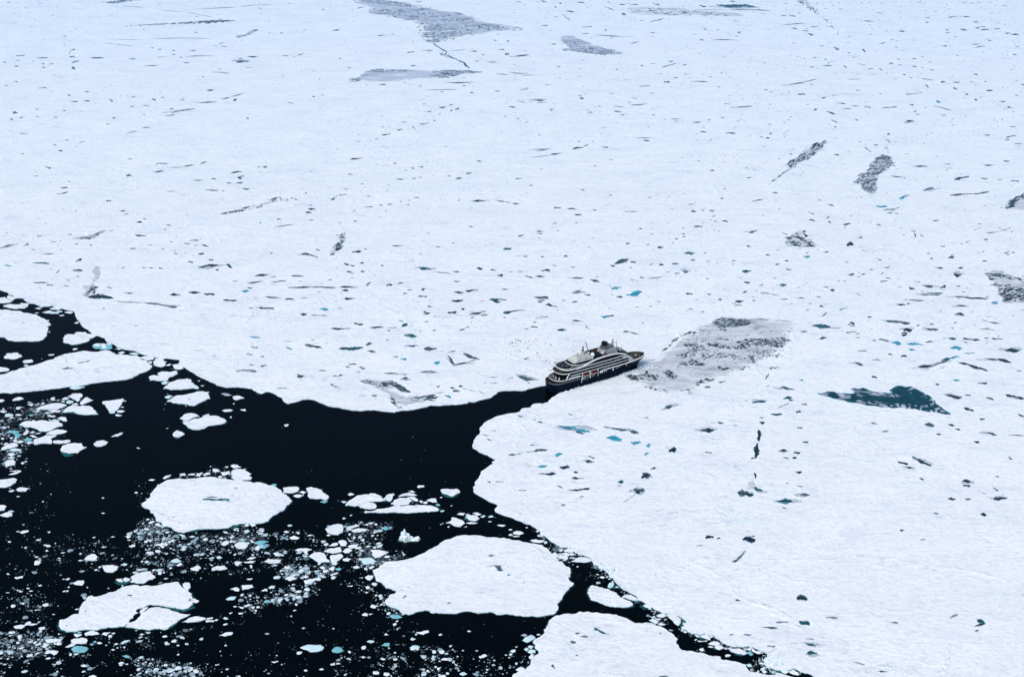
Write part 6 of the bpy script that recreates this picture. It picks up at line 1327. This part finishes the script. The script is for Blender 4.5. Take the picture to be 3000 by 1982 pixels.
def sround(x, xs, Rr):
    u = min(1, max(0, (xs + Rr - x) / Rr)); return max(0, 1 - u ** 2.4) ** (1 / 2.4)
def bow_d(x): u = min(1, max(0, (x - 22) / 54.5)); return max(0, 1 - u ** 4.2) ** .56
def bow_w(x): u = min(1, max(0, (x - 4) / 62)); return max(0, 1 - u ** 2.1)
def bd(x): return 14.0 * sround(x, -77, 15) * bow_d(x)
def bw(x): return 13.3 * sround(x, -75, 15) * bow_w(x)
def zt(x):
    if x < -8: return 12.4
    if x < -4: return 12.4 + (x + 8) / 4 * 4.0
    return 16.4 + 1.5 * ((x + 4) / 80) ** 1.4
ST = [0, .003, .010, .022, .04, .06, .085, .11] + [.11 + .76 * i / 34 for i in range(1, 35)] + [.89, .91, .93, .95, .965, .978, .988, .995, 1]
def hullpt(s, t, side):
    xw, xd = -75 + 141 * s, -77 + 153.5 * s; te = t ** 1.15
    x = xw + (xd - xw) * te; y = (1 - te) * bw(xw) + te * bd(xd)
    return x, side * y
LV = [-.08, 0, .12, .28, .46, .64, .82, 1.0]
hb = MB(); nS = len(ST)
for side in (-1, 1):
    v = []
    for t in LV:
        for s in ST:
            x, y = hullpt(s, max(0, t), side); v.append((x, y, zt(-77 + 153.5 * s) * t if t >= 0 else -1.5))
    f = []
    for k in range(len(LV) - 1):
        for i in range(nS - 1):
            q = (k * nS + i, k * nS + i + 1, (k + 1) * nS + i + 1, (k + 1) * nS + i); f.append(q if side < 0 else q[::-1])
    hb.add(v, f)
hull = hb.build('hull', navy, ship)
def outline(xs, xe, inset=0.0, rnd_stern=True, bf=None, step=2.5):
    """Deck plan between xs and xe; the stern end is rounded unless told otherwise."""
    bf = bf or bdk; xx = []; x = xs
    if rnd_stern: xx += [xs + .02, xs + .25, xs + .8, xs + 1.8, xs + 3.2, xs + 5, xs + 7.5, xs + 10.5]; x = xs + 13
    while x < xe: xx.append(x); x += step
    xx.append(xe)
    st = [(x, -(bf(x) * (sround(x, xs, 14) if rnd_stern else 1) - inset)) for x in xx]
    st = [(x, min(0.0, y)) for x, y in st]
    return st + [(x, -y) for x, y in st[::-1]]
def bdk(x): return 13.9 - 1.9 * max(0, (x - 5) / 37) ** 1.4
bdx = lambda x: bd(x)
# main deck and foredeck
b = MB(); b.prism(outline(-76.5, -6, .5), 11.6, 12.1); b.prism(outline(-6, 74.5, .55, False, bdx, 1.8), 15.4, 15.9); b.build('main_deck', dkdeck, ship)
# stern railing of the main deck
def ribbon(mb, xs, side, off, z0, z1, m=0, thick=.18, bf=None):
    bf = bf or bdx
    o = [(x, side * (bf(x) + off)) for x in xs]; i_ = [(x, side * (bf(x) + off - thick)) for x in xs]; n = len(xs)
    za = [z0(x) if callable(z0) else z0 for x in xs]; zb = [z1(x) if callable(z1) else z1 for x in xs]
    v = [(p[0], p[1], z) for p, z in zip(o, za)] + [(p[0], p[1], z) for p, z in zip(o, zb)] + [(p[0], p[1], z) for p, z in zip(i_, za)] + [(p[0], p[1], z) for p, z in zip(i_, zb)]
    f = []
    for k in range(n - 1):
        for a_, b_ in ((0, n), (n, 3 * n), (3 * n, 2 * n), (2 * n, 0)): f.append((a_ + k, a_ + k + 1, b_ + k + 1, b_ + k))
    f += [(0, n, 3 * n, 2 * n), (n - 1, 2 * n - 1, 4 * n - 1, 3 * n - 1)]
    mb.add(v, f, m)
sternx = [-76.98, -76.8, -76.3, -75.4, -74, -72, -69, -65, -61, -57, -52, -46, -40, -36]
b = MB()
for sd_ in (-1, 1):
    ribbon(b, sternx, sd_, -.05, 12.45, 13.5, 0, .12)
    for x in sternx[3:]: b.bar((x, sd_ * (bd(x) - .2), 12.1), (x, sd_ * (bd(x) - .2), 13.7), .09)
b.build('stern_railing', simple('rail_grey', (.16, .16, .165), .5), ship)
# white band along the top of the hull, and cream cap rail at the bow
b = MB(); fx = [-5 + 81.5 * (i / 44) ** .8 for i in range(43)] + [75.6, 76.1, 76.4, 76.49]
for sd_ in (-1, 1): ribbon(b, fx, sd_, .10, lambda x: zt(x) - .75, lambda x: zt(x) + .15, 0, .9)
b.build('bulwark_band', white, ship)
b = MB()
for sd_ in (-1, 1): ribbon(b, [x for x in fx if x > 40], sd_, .25, lambda x: zt(x) + .17, lambda x: zt(x) + .75, 0, 1.3)
b.build('bow_cap_rail', cream, ship)
# decks
DECKS = [(-71.5, -33, 15.7, 16.6, True), (-50, 45, 19.9, 20.75, False), (-65.5, 44.5, 24.05, 24.9, True), (-61, 41, 28.05, 29.0, True), (-46, -25, 31.1, 32.0, True)]
for i, (xs, xe, z0, z1, rs) in enumerate(DECKS):
    b = MB(); b.prism(outline(xs, xe, 0 if i < 4 else 1.2, rs), z0, z1, 0, None, 1); b.build('deck', [white, teak if i in (0, 2) else dkdeck], ship)
b = MB()
for sd_ in (-1, 1):
    ribbon(b, [-60.98, -60.7, -60, -58.8, -57, -55, -52, -49, -45, -40, -36], sd_, 0, 29.75, 30.35, 0, .3, lambda x: bdk(x) * sround(x, -61, 14))
    for x in (-59, -55, -50, -45, -40): b.bar((x, sd_ * (bdk(x) * sround(x, -61, 14) - .2), 29), (x, sd_ * (bdk(x) * sround(x, -61, 14) - .2), 29.8), .1)
b.build('pool_deck_rail', white, ship)
# recessed cabin walls with balcony dividers
rs_ = random.Random(4); b = MB()
b.prism(outline(-66.5, -33, 2.4), 16.6, 19.5); b.prism(outline(-33, -6, 4.0, False), 12.1, 19.5); b.prism(outline(-6, 44, 1.7, False), 15.9, 19.5)
b.prism(outline(-62.5, 43, 1.9), 20.75, 23.6); b.prism(outline(-60, -50, 2.4), 19.5, 20.75); b.prism(outline(-60, 42, 1.8), 24.9, 27.6); b.prism(outline(-43, -24, 2.4), 29.0, 30.9); b.prism(outline(-41, -12, 4.5), 32.0, 33.2)
b.prism(outline(-24, 38, 1.4, False), 29.0, 31.2, 0, None, 2)
for z0, z1, x0 in ((16.6, 19.5, 2), (20.75, 23.6, -44), (24.9, 27.6, -44)):
    x = x0
    while x < 40:
        for sd_ in (-1, 1):
            y = sd_ * (bdk(x) - .35); b.box(x, x + .16, min(y, y - sd_ * 1.3), max(y, y - sd_ * 1.3), z0, z1 - .05, 1)
        x += 3.6 if rs_.random() < .75 else 7.2
b.build('cabin_wall', [dkglass, simple('divider_brown', (.14, .11, .10), .6), dkdeck], ship)
# arch fascia sweeping over the upper deck
AR = [(-42, 28.5, .9), (-37, 29.1, 1.5), (-32, 30.2, 2.0), (-26, 31.9, 2.3), (-20, 33.4, 2.0), (-12, 34.8, 1.7), (-4, 35.5, 1.6), (4, 35.8, 1.5), (12, 35.7, 1.5), (20, 35.0, 1.5), (27, 33.6, 1.5), (32, 32.0, 1.5), (36, 30.3, 1.5), (40, 28.9, 1.4)]
def aget(x, k):
    for p, q in zip(AR, AR[1:]):
        if p[0] <= x <= q[0]: return p[k] + (q[k] - p[k]) * (x - p[0]) / (q[0] - p[0])
    return AR[-1][k]
ax = [-42 + i * 2 for i in range(42)]
for sd_ in (-1, 1):
    b = MB(); ribbon(b, ax, sd_, .12, lambda x: aget(x, 1) - aget(x, 2), lambda x: aget(x, 1), 0, .7, bdk); b.build('arch_fascia', white, ship)
b = MB()
for sd_ in (-1, 1): ribbon(b, ax[3:], sd_, -1.0, 29.0, lambda x: aget(x, 1) - .4, 0, .3, bdk)
b.build('upper_screen_wall', dkglass, ship)
# white struts at the stern
b = MB()
for sd_ in (-1, 1): b.bar((-57, sd_ * 12.9, 16.5), (-52.5, sd_ * 13.4, 24), .55); b.bar((-55.6, sd_ * 12.4, 16.5), (-54, sd_ * 13, 20), .3)
b.box(-52.6, -36, -13.6, -12.9, 16.65, 17.5); b.build('stern_strut', white, ship)
for x, y in ((-66, 2), (-66, -3), (-64.3, -8)):
    b = MB(); b.bar((x, y, 16.6), (x, y, 20.3), .75, 0, 7, .1); b.build('folded_parasol', white, ship)
pal = [dkdeck, teak, simple('furniture_grey', (.16, .17, .19), .6), mark]
b = MB(); b.box(-50, -45, -3.2, 3.2, 29.05, 29.25); b.build('pool', simple('pool_blue', (.035, .075, .095), .2), ship)
FM = []
for i, mt_ in enumerate(pal):
    b = MB(); b.box(-.95, .5, -.36, .36, .28, .42); b.box(.45, .95, -.36, .36, .30, .85); b.box(-.85, -.75, -.3, .3, 0, .28); b.box(.4, .5, -.3, .3, 0, .28); o = b.build('sun_lounger', mt_, ship); FM.append(o.data); bpy.data.objects.remove(o)
nf = 0
for _ in range(400):
    k = rs_.random(); x0, x1, xs, z = (-59, -34, -61, 29.02) if k < .55 else (-70, -60, -71, 16.62) if k < .85 else (-64, -59.5, -65, 24.92)
    x, y = rs_.uniform(x0, x1), rs_.uniform(-12, 12)
    if abs(y) > bdk(x) * sround(x, xs, 14) - 1.2 or (z > 29 and -51 < x < -44 and abs(y) < 4.2): continue
    o = bpy.data.objects.new('sun_lounger', rs_.choice([FM[0], FM[1], FM[2], FM[2], FM[3]])); COL.objects.link(o); o.parent = ship; o.location = (x, y, z); o.rotation_euler = (0, 0, rs_.choice([0, pi, pi / 2, rs_.uniform(0, 6)])); nf += 1
    if nf >= 90: break
# aft house
def rr_(x0, x1, hy, r=3.0):
    out = []
    for cx, cy, a0 in ((x1 - r * .4, hy - r * .4, 0), (x0 + r, hy - r, 90), (x0 + r, -hy + r, 180), (x1 - r * .4, -hy + r * .4, 270)):
        q = r if a0 in (90, 180) else r * .4
        out += [(cx + q * cos(R(a0 + k * 22.5)), cy + q * sin(R(a0 + k * 22.5))) for k in range(5)]
    return out
b = MB(); b.prism(rr_(-42, -12, 8.6), 33.2, 34.6, 0, rr_(-41.4, -12, 8.3)); b.prism(rr_(-39.5, -13, 7.4), 34.6, 37.0, 0, rr_(-37.5, -14, 6.4)); b.prism(rr_(-37, -17, 5.8), 37.0, 38.4, 0, rr_(-36, -18, 5.2)); b.prism(rr_(-34, -27, 3.8, 2), 38.4, 39.4)
for k in range(9): b.box(-38 + k * 2.6, -37.6 + k * 2.6 + .5, -8.35 + .05 * k * 0, -8.0, 33.6, 34.3, 1)
b.box(-33, -31.5, -7.3, -6.4, 35.4, 36.0, 1); b.box(-24, -21, -7.3, -6.4, 35.4, 36, 1)
b.build('aft_house', [ivory, grey], ship)
b = MB(); b.bar((-23, 0, 38.6), (-23, 0, 40.2), 3.4, 0, 12, 3.0); b.bar((-23, 0, 40.6), (-23, 0, 42.0), 2.8, 0, 12, 2.2); b.bar((-23, 0, 40.2), (-23, 0, 40.6), 2.7, 1, 12, 2.7); b.bar((-23, 0, 42.0), (-23, 0, 42.4), 2.2, 1, 12, 2.0); b.bar((-23, 0, 42.4), (-23, 0, 43.6), 2.0, 0, 12, 1.6)
b.build('louvred_cone', [ivory, black], ship)
b = MB(); b.bar((-23, 0, 43.6), (-22.4, 0, 46.2), 1.5, 0, 8, 1.0); b.bar((-22.4, 0, 46.2), (-22.4, 0, 48.8), .55); b.ball((-22.4, 0, 49.0), 1.0); b.bar((-22.4, -1.8, 47.6), (-22.4, 1.8, 47.6), .25); b.build('aft_mast', black, ship)
b = MB(); b.bar((-32, -1, 39.3), (-32, -1, 44), .38); b.build('vent_pipe', grey, ship)
def radome(x, y, z, r, zb):
    b = MB(); b.bar((x, y, zb), (x, y, z - r * .7), r * .35); o = b.build('radome_post', white, ship)
    b = MB(); b.ball((x, y, z), r); b.bar((x, y, z - r * 1.05), (x, y, z - r * .7), r * .62); b.build('radome', dome, ship, None, True)
radome(-12.8, -8, 39.2, 2.65, 30); radome(35, -3, 37.6, 2.4, 30); radome(21.5, 1, 44.0, 1.9, 41)
# crane
b = MB(); b.bar((-11.2, 3, 31), (-11.2, 3, 36.5), 1.1); b.box(-12.6, -10, 1.8, 4.2, 35.6, 38.2); cr = b.build('crane', white, ship)
b = MB(); b.bar((-11.6, 3, 37.5), (-16.4, 3, 53.5), .62, 0, 5, .38); b.bar((-16.4, 3, 53.5), (-17.2, 3, 53.4), .5); b.build('boom', black, cr)
# machinery well between the houses
b = MB(); b.box(-12, 3.5, -9.5, 10, 31.2, 32.6)
for _ in range(34):
    x, y = rs_.uniform(-11, 3), rs_.uniform(-9, 9); b.box(x, x + rs_.uniform(.6, 2.6), y, y + rs_.uniform(.6, 2), 32.6, 32.6 + rs_.uniform(.6, 2.4), rs_.choice([0, 0, 0, 1, 0]))
b.box(-4, 5, -7.2, 7.2, 32.6, 35.2); b.bar((-6, -8.6, 31.4), (-6, -8.6, 34.4), .3, 1); b.bar((-1, -8.9, 31.4), (-1, -8.9, 34), .3, 1); b.build('deck_machinery', [black, ivory], ship)
# forward house with louvres and window rows
b = MB(); b.prism(rr_(.5, 31, 7.8, 2.4), 31.2, 40.1, 0, rr_(7, 26.5, 6.2, 2.2)); b.prism(rr_(6.4, 27, 6.6, 2.2), 40.1, 40.8)
for k in range(5):
    z = 34.4 + k * 1.15; q = (z - 31.2) / 8.9; x = .5 + 6.5 * q - .12; hy = 7.8 - 1.6 * q
    b.box(x, x + .8, -hy + 2.6, hy - 2.4, z, z + .5, 1); b.box(x + 2.4, x + 7.5 - k * .5, -hy - .10, -hy + .6, z, z + .5, 1)
for k in range(3):
    z = 33.6 + k * 2.1; q = (z - 31.2) / 8.9; hy = 7.8 - 1.6 * q
    for i in range(7):
        x = 12.5 + i * 2.1; b.box(x, x + 1.1, -hy - .12, -hy + .6, z, z + 1.1, 2)
for x in (9.6, 12, 13.6): b.box(x, x + .8, -7.75, -7.0, 32.3, 34.5, 1)
b.build('forward_house', [ivory, black, simple('window_grey', (.24, .245, .255), .3)], ship)
b = MB(); b.prism(rr_(7.4, 25, 5.6, 2), 40.8, 44.0, 0, rr_(9, 24, 4.9, 2))
for k in range(4):
    z = 41.1 + k * .74; x = 7.4 + 1.6 * (z - 40.8) / 3.2 - .1; b.box(x, x + .6, -4.0, 4.0, z, z + .32, 1); b.box(x + 2, x + 8, -5.65 + .2 * k, -4.9, z, z + .3, 1)
b.build('louvred_tier', [grey, black], ship)
fb = MB(); fb.prism(rr_(8.8, 17, 3.6, 2), 44.0, 45.0); fun = fb.build('funnel', grey, ship)
for i, (x, y, hgt) in enumerate(((10, -2.2, 52), (10.2, .4, 52.2), (10.6, 2.4, 51.9), (12.6, -2.6, 52.3), (12.7, .0, 52.7), (12.8, 2.5, 52), (14.9, -2.1, 52), (15, .6, 51.6))):
    b = MB(); b.bar((x, y, 44.4), (x + .2, y, hgt - 2.9), 1.15, 0, 8, 1.05); b.bar((x + .2, y, hgt - 2.9), (x + .2, y, hgt - 1.9), .65, 0, 8); b.build('exhaust_pipe', black, fun)
b = MB()
for dx, dy in ((-.9, -.9), (.9, -.9), (.9, .9), (-.9, .9)): b.bar((26 + dx, dy, 40.5), (26 + dx * .35, dy * .35, 50), .22)
for k in range(5):
    z = 42.3 + k * 1.7; e = .9 - .55 * (z - 40.5) / 9.5; b.box(26 - e, 26 + e, -e, e, z, z + .5, k % 2)
b.bar((26, 0, 50), (26, 0, 51.6), .12); b.bar((26, -2, 47.4), (26, 2, 47.4), .2); b.build('fore_mast', [simple('mast_grey', (.22, .21, .21), .5), simple('mast_red', (.28, .10, .10), .5)], ship)
b = MB(); b.bar((32, 0, 33), (32, 0, 43), .8, 0, 6, .5); b.bar((28, 0, 44.6), (32.6, 0, 45.6), .3); b.bar((32, 0, 43), (32.4, 0, 46.4), .35); b.bar((32, -1.6, 44), (32, 1.6, 44), .3); b.build('signal_mast', simple('mast_pale', (.42, .42, .41), .5), ship)
for o in list(ship.children):
    if o.name.split('.')[0] in ('forward_house', 'louvred_tier', 'funnel', 'fore_mast', 'signal_mast'): o.location = (-1.2, 0, -1.4)
# bridge
b = MB(); ry = lambda p0, y: [(x, y, z) for x, z in p0]
pf = [(29.5, 31.2), (29.5, 34.4), (33, 33.2), (41.3, 29.6), (41.3, 28)]
b.add(ry(pf, -8.5) + ry(pf, 8.5), [(0, 1, 2, 3, 4)[::-1], (5, 6, 7, 8, 9)] + [(i, (i + 1) % 5, (i + 1) % 5 + 5, i + 5) for i in range(5)])
br = b.build('bridge', simple('bridge_dark', (.012, .014, .018), .3), ship)
b = MB(); b.prism([(30, -12.3), (41.5, -12.3), (43, -6), (43.3, 0), (43, 6), (41.5, 12.3), (30, 12.3)], 26.7, 28.9); b.build('bridge_window', dkglass, br)
b = MB(); b.prism([(33, -12.6), (42, -12.6), (43.6, -6), (43.9, 0), (43.6, 6), (42, 12.6), (33, 12.6)], 25.2, 26.7, 0, None, 1); b.build('bridge_wing', [white, teak], br)
b = MB(); b.prism([(29, -12.4), (41.8, -12.4), (43.2, -6), (43.5, 0), (43.2, 6), (41.8, 12.4), (29, 12.4)], 28.9, 29.35); b.build('bridge_roof', simple('roof_dark_brown', (.05, .042, .04), .6), br)
# stepped front of the superstructure, with dark gutters
b = MB(); pf = [(42, 15.9), (42, 25.0), (45.2, 24.6), (52.6, 17.4), (52.6, 15.9)]
b.add(ry(pf, -9.6) + ry(pf, 9.6), [(0, 1, 2, 3, 4)[::-1], (5, 6, 7, 8, 9)] + [(i, (i + 1) % 5, (i + 1) % 5 + 5, i + 5) for i in range(5)], 0)
for u0, u1 in ((.0, .16), (.26, .46), (.56, .78), (.86, .97)):
    x0, x1 = 45.2 + 7.4 * u0, 45.2 + 7.4 * u1; z0, z1 = 24.6 - 7.2 * u0, 24.6 - 7.2 * u1
    b.add([(x0, -9.0, z0 + .05), (x1, -9.0, z1 + .05), (x1, 9.6, z1 + .05), (x0, 9.6, z0 + .05)], [(0, 1, 2, 3)], 1)
b.box(42, 44.9, -8.8, 9.4, 25.0, 25.3, 1); b.build('front_steps', [white, dkdeck], ship)
b = MB()
for _ in range(30):
    x = rs_.uniform(52.5, 57); y = rs_.uniform(-10, 10); b.box(x, x + rs_.uniform(.5, 1.6), y, y + rs_.uniform(.4, 1.2), 15.9, 15.9 + rs_.uniform(.4, 1.2), rs_.choice([0, 1, 2]))
b.box(57, 57.5, -10.5, 10.5, 15.9, 17.4, 0); b.build('mooring_gear', [grey, teak, simple('gear_red', (.12, .02, .02), .6)], ship)
# helicopter deck
b = MB(); b.prism(outline(57.5, 75.2, .9, False, bdx, .9), 16.3, 17.45); hd = b.build('helideck', green, ship)
b = MB(); n = 40
b.add([((63.3 + (5.1 + k * .5) * cos(2 * pi * i / n)), (5.1 + k * .5) * sin(2 * pi * i / n), 17.47) for k in (0, 1) for i in range(n)], [(i, n + i, n + (i + 1) % n, (i + 1) % n) for i in range(n)]); b.build('landing_circle', yellow, hd)
b = MB(); b.box(61.6, 65, 1.0, 1.75, 17.46, 17.48); b.box(61.6, 65, -1.75, -1.0, 17.46, 17.48); b.box(62.95, 63.65, -1.0, 1.0, 17.46, 17.48); b.build('landing_letter', mark, hd)
# boat bay: davits, cradles, white fenders
for x in (-32.6, -21.2, -20.1, -8.2):
    b = MB(); b.box(x, x + .55, -14.5, -13.9, 10.6, 19.6); b.box(x, x + .55, -14.3, -11, 18.6, 19.4); b.build('davit', cream, ship)
b = MB()
for x in (-31, -29.4, -27.6, -23.9, -17, -13.6): b.ball((x, -14.2, 12.6), .55)
b.box(-34, -32.8, -14.4, -13.8, 11.6, 13.0); b.build('fender', white, ship)
b = MB(); b.box(-5.5, -.5, -14.35, -13.4, 13.4, 15.2, 0); b.box(1.5, 3, -14.3, -13.8, 13.5, 15, 0); b.box(-7, 6, -14.22, -13.9, 12.9, 15.6, 1); b.box(5, 5.8, -14.3, -13.8, 13.6, 15.0, 0); b.build('side_opening', [white, black], ship)
b = MB(); b.box(37.6, 38.3, -13.75, -12.9, 13.2, 17.1); b.build('pilot_ladder', cream, ship)
# hull lettering
def letters(txt, size, x, z, mat, name):
    c = bpy.data.curves.new(name, 'FONT'); c.body = txt; c.size = size; c.extrude = .03; c.resolution_u = 2
    t = bpy.data.objects.new(name, c); COL.objects.link(t); dg = bpy.context.evaluated_depsgraph_get()
    me = bpy.data.meshes.new_from_object(t.evaluated_get(dg)); bpy.data.objects.remove(t); bpy.data.curves.remove(c); me.materials.clear(); me.materials.append(mat)
    te = max(0, z / zt(x)) ** 1.15
    o = bpy.data.objects.new(name, me); COL.objects.link(o); o.parent = hull
    ya, yb = (next(hullpt(s_, z / zt(xx), -1)[1] for s_ in [(xx + 76) / 147]) for xx in (x, x + 8))
    o.location = (x, ya - .16, z); o.rotation_euler = (pi / 2 - .03, 0, atan2(yb - ya, 8)); return o
letters('PONANT', 2.1, -31.3, 9.4, lblue, 'hull_lettering'); letters('LE COMMANDANT\nCHARCOT', .9, 20.5, 14.0, mark, 'hull_lettering')
b = MB(); b.bar((-33.6, -14.1, 12.2), (-33.6, -14.0, 7.8), .28); b.ball((-33.6, -14.05, 7.9), .55)
b.build('hull_emblem', mark, hull)
b = MB(); b.bar((17.0, -14.1, 16.6), (15.4, -14.1, 12.4), .32); b.bar((15.4, -14.1, 12.4), (17.4, -14.1, 13.0), .42); b.bar((17.0, -14.1, 16.2), (17.6, -14.1, 16.5), .3); b.build('hull_emblem', mark, hull)
b = MB(); b.bar((-75.9, 2, 7.2), (-74.9, -6, 7.0), .14); b.build('stern_mark', mark, hull)
b = MB()
for sd_ in (-1, 1): ribbon(b, [46 + i * 2 for i in range(12)], sd_, -.02, 14.6, 14.85, 0, .2)
b.build('bow_stripe', simple('stripe_grey', (.10, .11, .13), .5), hull)

def lifeboat(x, y, z, L, Wd, H, lab):
    t = bpy.data.objects.new('lifeboat', None); COL.objects.link(t); t.location = SW(x, y, z); t.rotation_euler = (0, 0, SROT); tag(t, lab, 'lifeboat', 'red lifeboats carried by the ship')
    def shell(z0, z1, prof):
        v = []; n = 16; m = 8
        for i in range(n + 1):
            u = -1 + 2 * i / n; w_ = (1 - abs(u) ** 2.6) ** .55 if abs(u) < 1 else 0
            for j in range(m + 1):
                a = pi * j / m; v.append((u * L / 2, w_ * Wd / 2 * cos(a), z0 + (z1 - z0) * (sin(a) ** prof) * max(.35, w_ ** .6)))
        return v, [(i * (m + 1) + j, i * (m + 1) + j + 1, (i + 1) * (m + 1) + j + 1, (i + 1) * (m + 1) + j) for i in range(n) for j in range(m)]
    b = MB(); b.add(*shell(H * .36, H, .7)); b.box(-L * .12, L * .12, -Wd * .2, Wd * .2, H * .9, H * 1.12); b.build('canopy', red, t, None, True)
    b = MB(); v, f = shell(H * .36, 0, .8); b.add(v, [q[::-1] for q in f]); b.build('boat_hull', cream, t, None, True)
lifeboat(-26.6, -14.3, 15.0, 10.4, 3.8, 3.9, 'red lifeboat in the boat bay nearer the stern'); lifeboat(-14.4, -14.3, 15.0, 10.4, 3.8, 3.9, 'red lifeboat in the boat bay nearer midships')
lifeboat(6.3, -9.4, 33.6, 6.0, 2.6, 2.6, 'small red tender on the upper deck beside the forward house'); lifeboat(.7, 9.0, 34.2, 6.0, 2.6, 2.8, 'red tender on the far side of the upper deck')
# ------------------------------------------------------------ people on the ice
trs = simple('dark_trousers', (.012, .012, .016), .8); skin = simple('skin', (.45, .28, .2), .6); capm = simple('dark_cap', (.02, .02, .03), .8)
PK = {'o': simple('red_parka', (.055, .006, .006), .8), 'y': simple('yellow_parka', (.20, .17, .02), .8), 'k': simple('black_parka', (.018, .016, .018), .8)}
def person_mesh(pose):
    """One continuous skinned body: boots, trousers, parka, head, arms."""
    st = {'stand': (.10, -.04, .22, -.2), 'walk': (.26, -.30, .34, -.32), 'rest': (.04, .02, .10, .12)}[pose]
    V = [(0, 0, .95), (0, 0, 1.18), (0, 0, 1.42), (0, 0, 1.54), (.02, 0, 1.70)]; E = [(0, 1), (1, 2), (2, 3), (3, 4)]; Rr = [.19, .20, .19, .085, .125]
    for sd_, k in ((1, 0), (-1, 1)):
        i = len(V); V += [(0, .11 * sd_, .90), (st[k] * .55, .12 * sd_, .50), (st[k], .13 * sd_, .08), (st[k] + .18, .14 * sd_, .05)]; E += [(0, i), (i, i + 1), (i + 1, i + 2), (i + 2, i + 3)]; Rr += [.13, .095, .075, .06]
        i = len(V); V += [(0, .23 * sd_, 1.40), (-.02 + st[2 + k] * .3, .29 * sd_, 1.14), (st[2 + k] * .8 + .08, .27 * sd_, .92), (st[2 + k] * .8 + .14, .26 * sd_, .83)]; E += [(2, i), (i, i + 1), (i + 1, i + 2), (i + 2, i + 3)]; Rr += [.10, .082, .07, .055]
    me = bpy.data.meshes.new('body'); me.from_pydata(V, E, []); o = bpy.data.objects.new('body', me); COL.objects.link(o)
    o.modifiers.new('s', 'SKIN'); lay = me.skin_vertices[0].data
    for i, q in enumerate(Rr): lay[i].radius = (q, q)
    lay[0].use_root = True
    sb = o.modifiers.new('d', 'SUBSURF'); sb.levels = 1
    dg = bpy.context.evaluated_depsgraph_get(); m2 = bpy.data.meshes.new_from_object(o.evaluated_get(dg)); bpy.data.objects.remove(o); bpy.data.meshes.remove(me)
    return m2
PROTO = {}
def person(x, y, col, lab, group, r):
    pose = r.choice(['stand', 'walk', 'rest'])
    if (pose, col) not in PROTO:
        m = person_mesh(pose); m.materials.clear()
        for q in (PK[col], trs, skin, capm): m.materials.append(q)
        for p in m.polygons:
            c = p.center; p.material_index = 1 if (c.z < .84 and abs(c.y) < .22) else 3 if c.z > 1.72 or (c.z > 1.56 and c.x < -.02) else 2 if c.z > 1.58 else 0
        PROTO[(pose, col)] = m
    g = G(x, y, SHEET_Z)
    o = bpy.data.objects.new('person', PROTO[(pose, col)]); COL.objects.link(o); o.location = (g.x, g.y, SHEET_Z); o.rotation_euler = (0, 0, r.uniform(0, 6.28)); k = r.uniform(1.02, 1.12); o.scale = (k * 1.35, k * 1.35, k * 1.12)
    tag(o, lab, 'person', group); return pose
CLN = {'o': 'in a red parka', 'y': 'in a yellow parka', 'k': 'in black'}
WH = {'huddle': 'in the tight huddle', 'knot': 'in the knot beside the huddle', 'scatter': 'in the scattered crowd', 'path': 'on the trodden path to the ship', 'near': 'by the ship stern'}
ORD = ['first', 'second', 'third', 'fourth', 'fifth', 'sixth', 'seventh', 'eighth', 'ninth']
FARLAB = ['lone person in black far beyond the crowd and left of it', 'lone person in black beside a thin pond far beyond the huddle', 'lone person in red well beyond the ship and past all others', 'lone person in black past the ship bow mast']
MIDLAB = ['lone person in yellow left of the huddle', 'lone person in black below the crowd on bare ice', 'lone person in black beside the slate pond off the stern']
rq = random.Random(9)
for key, s in PEOPLE.items():
    ps = []
    for q in s.split():
        a, b_, c = q.split(','); ps.append((1350 + float(a) / 6.783, 920 + float(b_) / 6.783 + 2.0, c))
    ps.sort()
    n = {}
    for i, (x, y, c) in enumerate(ps):
        n[c] = n.get(c, 0) + 1; tot = sum(1 for p in ps if p[2] == c)
        if key == 'far': lab = FARLAB[i]
        elif key == 'mid': lab = MIDLAB[i]
        elif tot == 1: lab = 'only person %s %s' % (CLN[c], WH[key])
        else: lab = '%s person %s from the left %s' % (ORD[n[c] - 1], CLN[c], WH[key])
        person(x, y, c, lab, 'people walking on the ice', rq)

# ------------------------------------------------------------ haze
m_haze = bpy.data.materials.new('haze_air'); m_haze.use_nodes = True; nt = m_haze.node_tree; nt.nodes.clear()
out = nt.nodes.new('ShaderNodeOutputMaterial'); pvv = nt.nodes.new('ShaderNodeVolumePrincipled')
pvv.inputs['Color'].default_value = (.010, .022, .04, 1); pvv.inputs['Absorption Color'].default_value = (0, .30, 1.0, 1); pvv.inputs['Density'].default_value = HAZE = 6.2e-5; pvv.inputs['Anisotropy'].default_value = .2
nt.links.new(pvv.outputs[0], out.inputs['Volume'])
b = MB(); b.box(-12600, 12600, -2100, 12600, -3.0, 800.0)
o = b.build('haze', m_haze, None); tag(o, 'thin blue haze over the far ice', 'haze', None, 'stuff')
